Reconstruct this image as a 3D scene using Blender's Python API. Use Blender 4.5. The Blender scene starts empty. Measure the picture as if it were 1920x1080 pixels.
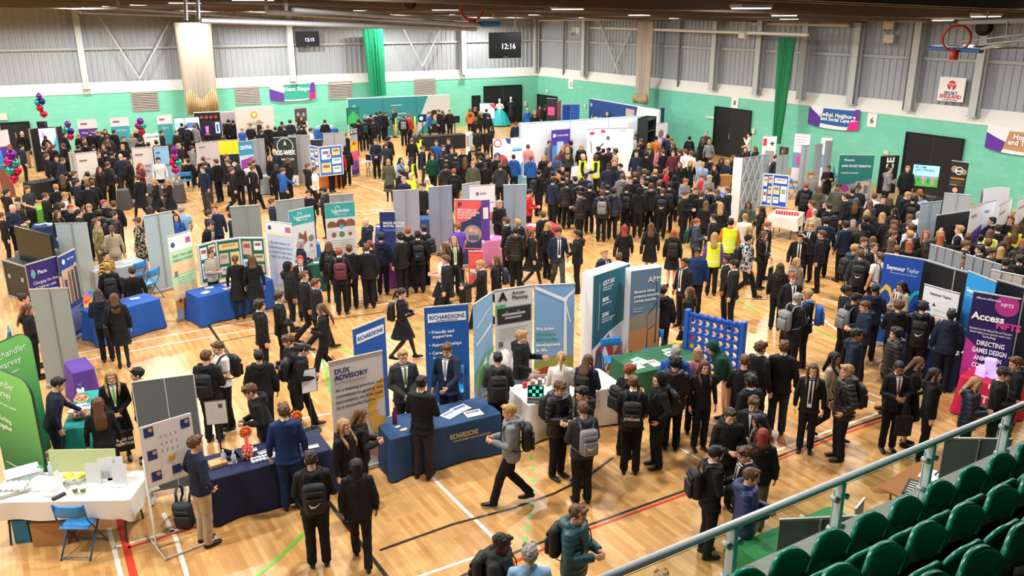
LP, LPB, WORLD, EXPO = 430, 480, .5, -.06
import bpy, bmesh, math, random
import numpy as np
from mathutils import Vector, Matrix, noise
from mathutils.bvhtree import BVHTree
PI = math.pi
R = math.radians
C = bpy.context.scene.collection
rnd = random.Random(7)
# ---------------------------------------------------------------- camera model (used to read floor positions off the photo)
F_PX, PITCH, ROLL, YAW, CAM_H = 1596.3, R(18.01), R(-.15), R(58.72), 7.1

def ray(px, py):
    x = (px-960)/F_PX; y = (py-540)/F_PX
    c, s = math.cos(ROLL), math.sin(ROLL)
    X = x*c+y*s; Y = -x*s+y*c
    d = (X, math.cos(PITCH)-Y*math.sin(PITCH), -math.sin(PITCH)-Y*math.cos(PITCH))
    return Vector((d[0]*math.sin(YAW)+d[1]*math.cos(YAW), -d[0]*math.cos(YAW)+d[1]*math.sin(YAW), d[2]))

def P(px, py, z=0.0):
    d = ray(px, py); t = (z-CAM_H)/d.z
    return Vector((d.x*t, d.y*t, z))

def PX(px, py, X):          # point of the vertical plane x = X
    d = ray(px, py); t = X/d.x
    return Vector((X, d.y*t, CAM_H+d.z*t))

def PD(px, py, D):          # point at horizontal distance D
    d = ray(px, py); t = D/math.hypot(d.x, d.y)
    return Vector((d.x*t, d.y*t, CAM_H+d.z*t))

def proj(p):
    r = p.x*math.sin(YAW)-p.y*math.cos(YAW); f = p.x*math.cos(YAW)+p.y*math.sin(YAW); u = p.z-CAM_H
    Z = f*math.cos(PITCH)-u*math.sin(PITCH); Y = -(f*math.sin(PITCH)+u*math.cos(PITCH))
    c, s = math.cos(ROLL), math.sin(ROLL)
    x = r*c-Y*s; y = r*s+Y*c
    return 960+F_PX*x/Z, 540+F_PX*y/Z
# ---------------------------------------------------------------- colour and materials
def lin(c):
    return tuple((v/12.92 if v <= .04045 else ((v+.055)/1.055)**2.4) for v in c)
def hx(h):
    return lin(tuple(int(h[i:i+2], 16)/255 for i in (0, 2, 4)))
_mats = {}
def mat(name, col, rough=.7, metal=0., noise_amt=.12, scale=30, emit=0, bump=0., spec=.35, alpha=1, sheen=0):
    if name in _mats: return _mats[name]
    m = bpy.data.materials.new(name); m.use_nodes = True
    nt = m.node_tree; b = nt.nodes['Principled BSDF']
    if isinstance(col, str): col = hx(col)
    b.inputs['Base Color'].default_value = (*col, 1); b.inputs['Roughness'].default_value = rough
    b.inputs['Metallic'].default_value = metal; b.inputs['Specular IOR Level'].default_value = spec
    if emit:
        b.inputs['Emission Color'].default_value = (*col, 1); b.inputs['Emission Strength'].default_value = emit
    if noise_amt or bump:
        tc = nt.nodes.new('ShaderNodeTexCoord'); n = nt.nodes.new('ShaderNodeTexNoise'); n.inputs['Scale'].default_value = scale
        n.inputs['Detail'].default_value = 3
        nt.links.new(tc.outputs['Object'], n.inputs['Vector'])
        if noise_amt:
            mr = nt.nodes.new('ShaderNodeMapRange'); mr.inputs['To Min'].default_value = 1-noise_amt; mr.inputs['To Max'].default_value = 1+noise_amt
            nt.links.new(n.outputs['Fac'], mr.inputs['Value'])
            mx = nt.nodes.new('ShaderNodeVectorMath'); mx.operation = 'SCALE'; mx.inputs[0].default_value = col
            nt.links.new(mr.outputs[0], mx.inputs['Scale']); nt.links.new(mx.outputs[0], b.inputs['Base Color'])
        if bump:
            bp = nt.nodes.new('ShaderNodeBump'); bp.inputs['Strength'].default_value = bump; bp.inputs['Distance'].default_value = .02
            nt.links.new(n.outputs['Fac'], bp.inputs['Height']); nt.links.new(bp.outputs[0], b.inputs['Normal'])
    _mats[name] = m; return m
def pm(h, rough=.55, **k):       # printed / painted colour by hex
    return mat('paint_%s_%d' % (h, int(rough*100)) + ''.join(sorted(k)), h, rough, noise_amt=0, **k)
# ---------------------------------------------------------------- object helpers
def link(o, parent=None):
    C.objects.link(o)
    if parent is not None: o.parent = parent
    return o
def tag(o, label=None, cat=None, group=None, kind=None):
    if label: o['label'] = label
    if cat: o['category'] = cat
    if group: o['group'] = group
    if kind: o['kind'] = kind
    return o
def empty(name, loc=(0, 0, 0), rz=0, label=None, cat=None, group=None):
    o = bpy.data.objects.new(name, None); o.location = loc; o.rotation_euler = (0, 0, rz); o.empty_display_size = .1
    link(o); return tag(o, label, cat, group)
class MB:
    """collects shapes into one mesh"""
    def __init__(s): s.v = []; s.f = []; s.m = []; s.cur = 0; s.sm = []; s.smooth = False
    def mat(s, i, smooth=None):
        s.cur = i
        if smooth is not None: s.smooth = smooth
        return s
    def add(s, vs, fs, M=None):
        b = len(s.v)
        if M is not None: vs = [M @ Vector(v) for v in vs]
        s.v.extend([tuple(v) for v in vs])
        for f in fs: s.f.append(tuple(i+b for i in f)); s.m.append(s.cur); s.sm.append(s.smooth)
        return s
    def box(s, c, d, M=None):
        x, y, z = [k/2 for k in d]; cx, cy, cz = c
        vs = [(cx+i*x, cy+j*y, cz+k*z) for k in (-1, 1) for j in (-1, 1) for i in (-1, 1)]
        return s.add(vs, [(0, 2, 3, 1), (4, 5, 7, 6), (0, 1, 5, 4), (2, 6, 7, 3), (0, 4, 6, 2), (1, 3, 7, 5)], M)
    def bbox(s, c, d, b=.01, M=None):     # box with chamfered edges
        bm = bmesh.new(); bmesh.ops.create_cube(bm, size=1)
        for v in bm.verts: v.co = Vector((v.co.x*d[0]+c[0], v.co.y*d[1]+c[1], v.co.z*d[2]+c[2]))
        bmesh.ops.bevel(bm, geom=bm.edges[:], offset=min(b, min(d)*.45), segments=2, affect='EDGES', profile=.5)
        bm.verts.index_update(); vs = [v.co.copy() for v in bm.verts]; fs = [[v.index for v in f.verts] for f in bm.faces]; bm.free()
        return s.add(vs, fs, M)
    def tube(s, pts, r, n=8, M=None, closed=False, cap=True):
        pts = [Vector(p) for p in pts]; rs = r if isinstance(r, (list, tuple)) else [r]*len(pts)
        vs = []; fs = []; N = len(pts); up = None
        for i, p in enumerate(pts):
            a = pts[i-1] if (i > 0 or closed) else p; b = pts[(i+1) % N] if (i < N-1 or closed) else p
            t = (b-a)
            t = t.normalized() if t.length > 1e-9 else Vector((0, 0, 1))
            if up is None: up = Vector((0, 0, 1)) if abs(t.z) < .9 else Vector((0, 1, 0))
            u = (up - t*up.dot(t))
            u = u.normalized() if u.length > 1e-6 else t.orthogonal().normalized()
            up = u; w = t.cross(u); rr = rs[i]
            ra, rb = rr if isinstance(rr, (tuple, list)) else (rr, rr)
            vs += [p+u*(ra*math.cos(2*PI*k/n))+w*(rb*math.sin(2*PI*k/n)) for k in range(n)]
        L = N if closed else N-1
        for i in range(L):
            j = (i+1) % N
            for k in range(n): fs.append((i*n+k, i*n+(k+1) % n, j*n+(k+1) % n, j*n+k))
        if cap and not closed: fs.append(tuple(range(n-1, -1, -1))); fs.append(tuple((N-1)*n+k for k in range(n)))
        return s.add(vs, fs, M)
    def rings(s, rings, n=16, M=None, cap=True):   # vertical loft: (z, rx, ry, cx, cy)
        vs = []; fs = []
        for z, rx, ry, cx, cy in rings: vs += [(cx+rx*math.cos(2*PI*k/n), cy+ry*math.sin(2*PI*k/n), z) for k in range(n)]
        for i in range(len(rings)-1):
            for k in range(n): fs.append((i*n+k, i*n+(k+1) % n, (i+1)*n+(k+1) % n, (i+1)*n+k))
        if cap: fs.append(tuple(range(n-1, -1, -1))); fs.append(tuple((len(rings)-1)*n+k for k in range(n)))
        return s.add(vs, fs, M)
    def ball(s, c, r, M=None, n=10, m=6):
        if not isinstance(r, (tuple, list)): r = (r, r, r)
        rg = []
        for i in range(1, m): a = PI*i/m; rg.append((c[2]-r[2]*math.cos(a), r[0]*math.sin(a), r[1]*math.sin(a), c[0], c[1]))
        rg = [(c[2]-r[2], r[0]*.05, r[1]*.05, c[0], c[1])]+rg+[(c[2]+r[2], r[0]*.05, r[1]*.05, c[0], c[1])]
        return s.rings(rg, n, M)
    def poly(s, pts, M=None): return s.add(pts, [tuple(range(len(pts)))], M)
    def prism(s, pts, h0, h1, M=None):     # xy outline extruded in z
        n = len(pts); vs = [(x, y, h0) for x, y in pts]+[(x, y, h1) for x, y in pts]
        return s.add(vs, [tuple(range(n-1, -1, -1)), tuple(range(n, 2*n))]+[(i, (i+1) % n, n+(i+1) % n, n+i) for i in range(n)], M)
    def mesh(s, name='m', mats=()):
        me = bpy.data.meshes.new(name); me.from_pydata(s.v, [], s.f)
        for m in mats: me.materials.append(m)
        me.polygons.foreach_set('material_index', s.m); me.polygons.foreach_set('use_smooth', s.sm); me.update(); return me
    def build(s, name, mats, parent=None, loc=None, rz=None):
        if not isinstance(mats, (list, tuple)): mats = [mats]
        o = bpy.data.objects.new(name, s.mesh(name, mats))
        if loc is not None: o.location = loc
        if rz is not None: o.rotation_euler = (0, 0, rz)
        return link(o, parent)
def structure(o): o['kind'] = 'structure'; return o
SC2 = bpy.data.scenes.new('bench')
def baked(o):          # evaluate one object by itself, away from the full scene
    SC2.collection.objects.link(o); vl = SC2.view_layers[0]; vl.update(); me = bpy.data.meshes.new_from_object(o.evaluated_get(vl.depsgraph), depsgraph=vl.depsgraph); return me
_tcache = {}
FONT = [None]
def text_mesh(t, size, bold=0.):
    """lettering as a flat mesh in the XZ plane, facing -Y, origin at left baseline; returns mesh, width"""
    k = (t, round(size, 4), bold)
    if k in _tcache: return _tcache[k]
    cu = bpy.data.curves.new('lettering', 'FONT'); cu.body = t; cu.size = size; cu.extrude = .0012; cu.resolution_u = 2; cu.offset = bold*size; cu.space_line = 1.0
    o = bpy.data.objects.new('lettering', cu)
    me = baked(o); bpy.data.objects.remove(o); bpy.data.curves.remove(cu)
    me.transform(Matrix.Rotation(PI/2, 4, 'X'))
    xs = [v.co.x for v in me.vertices] or [0]
    _tcache[k] = (me, max(xs)-min(xs)); return _tcache[k]
def letters(t, size, m, parent, loc, rz=0, M=None, bold=.02, align='l', fit=None, sx=1.0):
    me, w = text_mesh(t, size, bold)
    me = me.copy(); me.materials.clear(); me.materials.append(m)
    s = sx
    if fit and w*s > fit: s = fit/w
    T = Matrix.Diagonal((s, 1, 1, 1))
    off = {'l': 0, 'c': -w*s/2, 'r': -w*s}[align]
    me.transform(Matrix.Translation((off, 0, 0)) @ T)
    o = bpy.data.objects.new('lettering', me); link(o, parent)
    base = Matrix.Translation(loc) @ Matrix.Rotation(rz, 4, 'Z')
    o.matrix_local = (M @ base) if M is not None else base
    return o
# ================================================================= people
UPPER_PIVOT = Vector((0, 0, .95))
def ev_mesh(mb, voxel=.01, smooth=2, dec=None, fac=.5):
    o = bpy.data.objects.new('tmp', mb.mesh('tmp'))
    m = o.modifiers.new('r', 'REMESH'); m.mode = 'VOXEL'; m.voxel_size = voxel; m.use_smooth_shade = True
    if smooth: q = o.modifiers.new('s', 'SMOOTH'); q.factor = fac; q.iterations = smooth
    if dec: q = o.modifiers.new('d', 'DECIMATE'); q.ratio = dec
    me = baked(o)
    old = o.data; bpy.data.objects.remove(o); bpy.data.meshes.remove(old)
    return me
# arm poses: for each arm (elbow, wrist); x given for the right arm (+x), mirrored for the left unless a pair is given
ARMS = {
 'd': (((.245, .02, 1.12), (.255, -.05, .88)),)*2,
 'f': (((.235, -.02, 1.11), (.07, -.29, 1.13)),)*2,
 'g': (((.235, .0, 1.10), (.03, -.25, .98)),)*2,
 'c': (((.24, -.05, 1.13), (-.09, -.22, 1.15)), ((.24, -.06, 1.14), (-.08, -.235, 1.2))),
 'p': (((.30, .06, 1.13), (.215, -.08, .95)),)*2,
 'w': (((.25, -.06, 1.12), (.22, -.26, .98)), ((.26, .14, 1.14), (.27, .12, .90))),
 'r': (((.23, -.17, 1.17), (.14, -.42, 1.08)), ((.245, .02, 1.12), (.24, -.10, .90))),
 'h': (((.24, -.08, 1.15), (.09, -.20, 1.38)), ((.245, .0, 1.11), (.05, -.24, 1.02))),
 'u': (((.32, -.10, 1.38), (.12, -.12, 1.62)), ((.245, .02, 1.12), (.255, -.05, .88))),
 'q': (((.26, -.05, 1.12), (.24, -.33, 1.16)), ((.26, -.05, 1.12), (.20, -.30, 1.05))),
}
NOD = {'f': 16, 'g': 8, 'r': 14, 'h': 6, 'd': 3, 'p': 6, 'q': 4, 'u': 20}
LEGS = {   # hip, knee, ankle per leg, toe direction deg
 's': (((.085, 0, .90), (.09, -.01, .49), (.095, .03, .08)), ((-.085, 0, .90), (-.09, -.01, .49), (-.095, .03, .08))),
 'o': (((.085, 0, .90), (.13, -.02, .49), (.16, .02, .08)), ((-.085, 0, .90), (-.12, -.01, .49), (-.15, .04, .08))),
 'w': (((.085, 0, .90), (.09, -.17, .52), (.08, -.27, .10)), ((-.085, 0, .90), (-.09, -.02, .50), (-.08, .30, .16))),
 't': (((.09, 0, .90), (.11, -.40, .93), (.11, -.36, .50)), ((-.09, 0, .90), (-.11, -.40, .93), (-.11, -.36, .50))),
}
SIT_DZ = -.42
def upper_m(pose):
    bend = {'b': 32, 'm': 14}.get(pose[2:3], 0)
    return Matrix.Translation(UPPER_PIVOT) @ Matrix.Rotation(R(bend), 4, 'X') @ Matrix.Translation(-UPPER_PIVOT)
def head_m(pose):
    bend = {'b': 32, 'm': 14}.get(pose[2:3], 0)
    nod = NOD.get(pose[0], 0); nod = nod - bend*.3
    turn = {'L': 35, 'Q': -35}.get(pose[3:4], 0)
    return upper_m(pose) @ Matrix.Translation((0, .005, 1.50)) @ Matrix.Rotation(R(turn), 4, 'Z') @ Matrix.Rotation(R(nod), 4, 'X') @ Matrix.Translation((0, -.005, .09))
def mir(p, s): return Vector((p[0]*s, p[1], p[2]))
def arm_pts(a):
    out = []
    pr = ARMS[a]
    for k, s in ((0, 1), (1, -1)): out.append((Vector((.165*s, 0, 1.385)), mir(pr[k][0], s), mir(pr[k][1], s), s))
    return out
TORSO = [(.80, .13, .095, 0), (.86, .162, .112, .005), (.92, .165, .115, .005), (1.0, .146, .103, 0), (1.08, .138, .098, -.002), (1.18, .150, .106, -.002), (1.28, .165, .110, 0), (1.35, .168, .104, .004), (1.405, .135, .082, .008), (1.44, .075, .062, .008)]
HEAD = [(-.118, .022, .024, -.058), (-.10, .042, .045, -.043), (-.07, .056, .068, -.022), (-.035, .066, .083, -.01), (0, .072, .091, -.003), (.03, .076, .096, .0), (.06, .074, .094, .003), (.09, .061, .079, .005), (.11, .036, .048, .006), (.118, .01, .014, .006)]
def hand(mb, w, d, s, M=None, curl=24):
    d = d.normalized(); inward = Vector((-s, 0, 0)); inward = (inward-d*inward.dot(d))
    inward = inward.normalized() if inward.length > .2 else Vector((0, 0, -1))
    a = d.cross(inward).normalized()          # across the palm
    if a.y > 0: a = -a                         # +a points forward: thumb side
    def seg(pts, rs): mb.tube(pts, rs, 6, M)
    pe = w+d*.088
    # palm as a flattened block
    vs = []
    for t, wd, th in ((-.03, .025, .022), (.0, .027, .02), (.035, .038, .017), (.075, .042, .014), (.092, .038, .010)):
        c = w+d*t
        vs.append([c+a*(wd*math.cos(2*PI*k/8))+inward*(th*math.sin(2*PI*k/8)) for k in range(8)])
    fl = [v for r in vs for v in r]; fs = [(i*8+k, i*8+(k+1) % 8, (i+1)*8+(k+1) % 8, (i+1)*8+k) for i in range(4) for k in range(8)]+[tuple(range(7, -1, -1)), tuple(32+k for k in range(8))]
    mb.add(fl, fs, M)
    for q, (off, L) in enumerate(((.031, .066), (.0105, .076), (-.0105, .070), (-.031, .055))):
        p = pe-d*.012+a*off; ang = R(curl*(.7+.12*q)); pts = [p]; dd = d+a*off*3.2
        for L2 in (.42, .33, .28):
            dd = (dd*math.cos(ang)+inward*math.sin(ang)).normalized(); p = p+dd*L*L2; pts.append(p)
        seg(pts, [.0098, .0092, .0085, .0065])
    p = w+d*.022+a*.026; seg([p, p+(d*.6+a*.75+inward*.25)*.034, p+(d*1.1+a*.9+inward*.55)*.047], [.013, .0105, .0075])
_cache = {}
def body_mesh(pose):
    k = ('body', pose)
    if k in _cache: return _cache[k]
    U = upper_m(pose); H = head_m(pose); mb = MB()
    mb.rings([(z, rx, ry, 0, cy) for z, rx, ry, cy in TORSO], 16, U)
    mb.rings([(1.40, .075, .07, 0, .01), (1.46, .054, .056, 0, .008), (1.52, .05, .054, 0, .0), (1.56, .05, .055, 0, 0)], 12, U)
    mb.rings([(z, rx, ry, 0, cy) for z, rx, ry, cy in HEAD], 16, H)
    mb.tube([(0, -.088, .012), (0, -.101, -.008), (0, -.108, -.026), (0, -.095, -.036)], [.007, .009, .0135, .008], 6, H)
    mb.ball((0, -.086, -.058), (.026, .014, .013), H); mb.ball((0, -.072, -.098), (.024, .02, .016), H)
    for s in (-1, 1):
        mb.ball((s*.076, .008, -.006), (.011, .019, .031), H); mb.ball((s*.04, -.066, -.03), (.024, .02, .024), H)
        mb.tube([(s*.016, -.091, .022), (s*.036, -.086, .026), (s*.056, -.07, .018)], [.008, .009, .007], 6, H)
    for sh, el, wr, s in arm_pts(pose[0]):
        mb.tube([sh+Vector((-.05*s, 0, .01)), sh, sh.lerp(el, .35), sh.lerp(el, .8), el, el.lerp(wr, .3), el.lerp(wr, .8), wr], [.05, .055, .05, .042, .04, .042, .031, .026], 8, U)
        hand(mb, wr, (wr-el), s, U, 40 if pose[0] in 'fghu' else 24)
    for i, (hp, kn, an) in enumerate(LEGS[pose[1]]):
        hp, kn, an = Vector(hp), Vector(kn), Vector(an); s = 1 if i == 0 else -1
        mb.tube([hp+Vector((0, 0, .03)) if pose[1] != 't' else hp, hp.lerp(kn, .25), hp.lerp(kn, .8), kn, kn.lerp(an, .3), kn.lerp(an, .75), an], [.085, .083, .058, .052, .056, .04, .036], 10)
        f = Vector((.04*s, -1, 0)).normalized(); b = Vector((an.x, an.y, an.z-.045))
        lift = Vector((0, 0, -.035)) if an.z > .12 else Vector((0, 0, 0))
        mb.tube([b-f*.055, b+f*.0, b+f*.08+lift, b+f*.17+lift*1.3], [(.025, .025), (.034, .034), (.03, .042), (.015, .03)], 8)
    me = ev_mesh(mb, .0085, 1, .42)
    me.transform(Matrix.Identity(4))
    nb = MB(); n0 = len(me.polygons)
    # eyes, brows, lips set into the head
    Hi = H
    bm = bmesh.new(); bm.from_mesh(me)
    ex = MB()
    for s in (-1, 1):
        ex.mat(5).ball((s*.031, -.0865, .001), (.0115, .007, .0050), Hi, 8, 5)
        ex.mat(3).ball((s*.031, -.092, .001), (.0062, .004, .0062), Hi, 6, 4)
        ex.mat(3).tube([(s*.014, -.100, .021), (s*.032, -.097, .027), (s*.052, -.083, .021)], [.003, .0038, .0025], 5, Hi)
    ex.mat(4).tube([(-.023, -.092, -.058), (0, -.103, -.056), (.023, -.092, -.058)], [.003, .0062, .003], 6, Hi)
    b0 = [bm.verts.new(v) for v in ex.v]; bm.verts.index_update()
    nf = []
    for f, m in zip(ex.f, ex.m):
        try: q = bm.faces.new([b0[i] for i in f]); q.material_index = m; q.smooth = True
        except ValueError: pass
    bm.to_mesh(me); bm.free()
    for _ in range(6): me.materials.append(None)
    sit = pose[1] == 't'
    for p in me.polygons:
        c = p.center; p.use_smooth = True
        if p.index >= n0: continue
        p.material_index = 0
        if not sit:
            if c.z < .95 and abs(c.x) < .21 and (c.z < .8 or abs(c.x) < .17): p.material_index = 2 if c.z < .10 or (pose[1] == 'w' and c.z < .155 and c.y > .2) else 1
        else:
            if c.z < .5: p.material_index = 2
            elif c.z < 1.0 and c.y < -.05 and c.z < .99: p.material_index = 1
    if sit: me.transform(Matrix.Translation((0, 0, SIT_DZ)))
    me.name = 'person_body'; _cache[k] = me; return me
TOPS = {  # torso offset, sleeve radii, hem z, hem flare, sleeve end
 'b': (.022, (.070, .056, .043), .80, .022, .98), 'x': (.022, (.070, .056, .043), .80, .022, .98),
 'p': (.048, (.088, .080, .052), .79, -.01, .99), 'h': (.033, (.076, .064, .046), .82, -.005, .99),
 'j': (.021, (.068, .050, .037), .85, -.002, .97), 's': (.021, (.072, .060, .056), .87, .002, .42),
 'l': (.021, (.068, .052, .040), .86, .004, .97), 'c': (.03, (.074, .062, .05), .42, .06, .98), 'g': (.035, (.09, .10, .11), .06, .16, .95),
 'v': (.024, (.070, .056, .043), .82, .0, .98),
}
def top_mesh(kind, arms):
    if kind == 'x': kind = 'b'
    k = ('top', kind, arms)
    if k in _cache: return _cache[k]
    off, sl, hem, fl, send = TOPS[kind]; mb = MB()
    rg = []
    if hem < .80:
        n = 5
        for i in range(n): t = i/n; z = hem+(.86-hem)*t; q = fl*(1-t); rg.append((z, .170+off+q, .118+off+q*.8, 0, .005))
    else: rg.append((hem, .170+off+fl, .118+off+fl*.8, 0, .005))
    for z, rx, ry, cy in TORSO:
        if z <= max(hem, .84): continue
        o2 = off*(1 if z < 1.38 else .8)
        rg.append((z, max(rx, .150 if kind in 'bhvp' else rx)+o2, max(ry, .104 if kind in 'bhvp' else ry)+o2, 0, cy))
    rg.append((1.462, .062+off*.5, .056+off*.5, 0, .008))
    mb.rings(rg, 22)
    for sh, el, wr, s in arm_pts(arms):
        pts = [sh+Vector((-.06*s, 0, .0)), sh, sh.lerp(el, .45), el, el.lerp(wr, .5), el.lerp(wr, .97)]
        rs = [sl[0]*.95, sl[0], (sl[0]+sl[1])/2, sl[1], (sl[1]+sl[2])/2, sl[2]]
        if send < .6: pts = pts[:3]+[sh.lerp(el, .72)]; rs = rs[:3]+[sl[1]]
        mb.tube(pts, rs, 10)
    if kind in 'hp':     # hood lying on the back
        r = .040 if kind == 'h' else .05
        mb.tube([(-.085, -.045, 1.455), (-.112, .04, 1.47), (-.07, .125, 1.45), (0, .155, 1.425), (.07, .125, 1.45), (.112, .04, 1.47), (.085, -.045, 1.455)], [r*.6, r*.9, r*1.1, r*1.35, r*1.1, r*.9, r*.6], 8)
        mb.ball((0, .13, 1.37), (.10, .055, .085))
    if kind in 'bclv': mb.tube([(-.045, -.05, 1.44), (-.068, .01, 1.475), (0, .07, 1.49), (.068, .01, 1.475), (.045, -.05, 1.44)], [.012, .016, .018, .016, .012], 6)
    me = ev_mesh(mb, .0135, 3)
    if kind == 'p':
        no = [v.normal.copy() for v in me.vertices]
        for v, n in zip(me.vertices, no):
            if v.co.z < 1.42: v.co += n*(.011*abs(math.sin(v.co.z*PI/.075))-.009)
    else:
        no = [v.normal.copy() for v in me.vertices]; a = .005 if kind in 'bj' else .007
        for v, n in zip(me.vertices, no): v.co += n*a*(noise.noise(Vector((v.co.x*9, v.co.y*9, v.co.z*14)))*1.2)
    for p in me.polygons: p.use_smooth = True
    me.materials.append(None); me.materials.append(None)
    me.name = 'garment'
    _cache[k] = me; _cache[('bvh', kind, arms)] = BVHTree.FromPolygons([v.co.copy() for v in me.vertices], [tuple(p.vertices) for p in me.polygons])
    return me
def drape(kind, arms, quads, off, name, nx=4, ny=14):
    """thin cloth lying on the front of a garment: quads = list of 4 (x,z) corners (l-top, r-top, r-bottom, l-bottom)"""
    key = ('drape', name, 'b' if kind == 'x' else kind, arms)
    if key in _cache: return _cache[key]
    top_mesh(kind, arms); bvh = _cache[('bvh', 'b' if kind == 'x' else kind, arms)]; mb = MB(); mb.smooth = True
    torso = MB()
    for q in quads:
        g = []
        for j in range(ny+1):
            v = j/ny; lft = Vector(q[0]).lerp(Vector(q[3]), v); rgt = Vector(q[1]).lerp(Vector(q[2]), v)
            row = []
            for i in range(nx+1):
                p = lft.lerp(rgt, i/nx); x, z = p.x, p.y
                # smooth chest profile instead of the arms that may lie before it
                ry = np.interp(z, [.80, .9, 1.0, 1.1, 1.28, 1.36, 1.42, 1.47], [.162, .150, .140, .136, .142, .134, .105, .08])+{'b': 0, 'x': 0, 'v': .0, 'p': .03, 'h': .012, 'c': .008, 'l': -.008, 's': -.006, 'j': -.006}.get(kind, 0)
                rx = np.interp(z, [.8, 1.1, 1.3, 1.42, 1.47], [.2, .17, .19, .15, .08])
                yy = -ry*math.sqrt(max(0, 1-(x/rx)**2))
                h = bvh.ray_cast(Vector((x, -.6, z)), Vector((0, 1, 0)))[0]
                y = yy-off
                if h is not None and (z > 1.33 or abs(h.y-yy) < .045): y = h.y-off
                row.append((x, y, z))
            g.append(row)
        vs = [p for r in g for p in r]; w = nx+1
        mb.add(vs, [(j*w+i, j*w+i+1, (j+1)*w+i+1, (j+1)*w+i) for j in range(ny) for i in range(nx)])
    me = mb.mesh(name); me.materials.append(None); _cache[key] = me; return me
def bottom_mesh(kind, leg):
    k = ('bot', kind, leg)
    if k in _cache: return _cache[k]
    mb = MB(); sit = leg == 't'
    if kind == 'k':
        if sit:
            mb.rings([(.84, .17, .13, 0, .0), (.93, .175, .135, 0, 0), (1.02, .155, .115, 0, 0)], 18)
            mb.tube([(0, .05, .93), (0, -.12, .94), (0, -.33, .94)], [(.11, .18), (.11, .19), (.10, .2)], 14)
        else:
            n = 28; vs = []; lv = [(1.0, .158, .112), (.92, .180, .128), (.80, .205, .15), (.68, .225, .175), (.56, .24, .195)]
            for zi, (z, rx, ry) in enumerate(lv):
                for q in range(n):
                    a = 2*PI*q/n; w = 1+.035*zi/4*math.sin(a*14)
                    vs.append((rx*w*math.cos(a), (ry+(.10 if leg == 'w' else 0)*zi/4)*w*math.sin(a), z))
            mb.add(vs, [(i*n+q, i*n+(q+1) % n, (i+1)*n+(q+1) % n, (i+1)*n+q) for i in range(4) for q in range(n)]+[tuple(range(n)), tuple(range(5*n-1, 4*n-1, -1))])
            me = mb.mesh('skirt')
            for p in me.polygons: p.use_smooth = True
            me.materials.append(None); _cache[k] = me; return me
    else:
        mb.rings([(.80, .165, .125, 0, .005), (.88, .178, .130, 0, .005), (.95, .168, .122, 0, .003), (1.02, .153, .112, 0, 0)], 16)
        end = .06 if kind == 't' else .0
        for hp, kn, an in LEGS[leg]:
            hp, kn, an = Vector(hp), Vector(kn), Vector(an)
            if kind == 'o':      # shorts
                mb.tube([hp, hp.lerp(kn, .5), hp.lerp(kn, .92)], [.10, .10, .095], 12); continue
            mb.tube([hp, hp.lerp(kn, .35), kn, kn.lerp(an, .5), an+(an-kn).normalized()*.015], [.099, .095, .074, .069, .066], 12)
    me = ev_mesh(mb, .0145, 3)
    no = [v.normal.copy() for v in me.vertices]
    for v, n in zip(me.vertices, no): v.co += n*.008*noise.noise(Vector((v.co.x*7, v.co.y*7, v.co.z*12)))
    if sit: me.transform(Matrix.Translation((0, 0, SIT_DZ)))
    me.materials.append(None); me.name = 'trousers'; _cache[k] = me; return me
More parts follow.
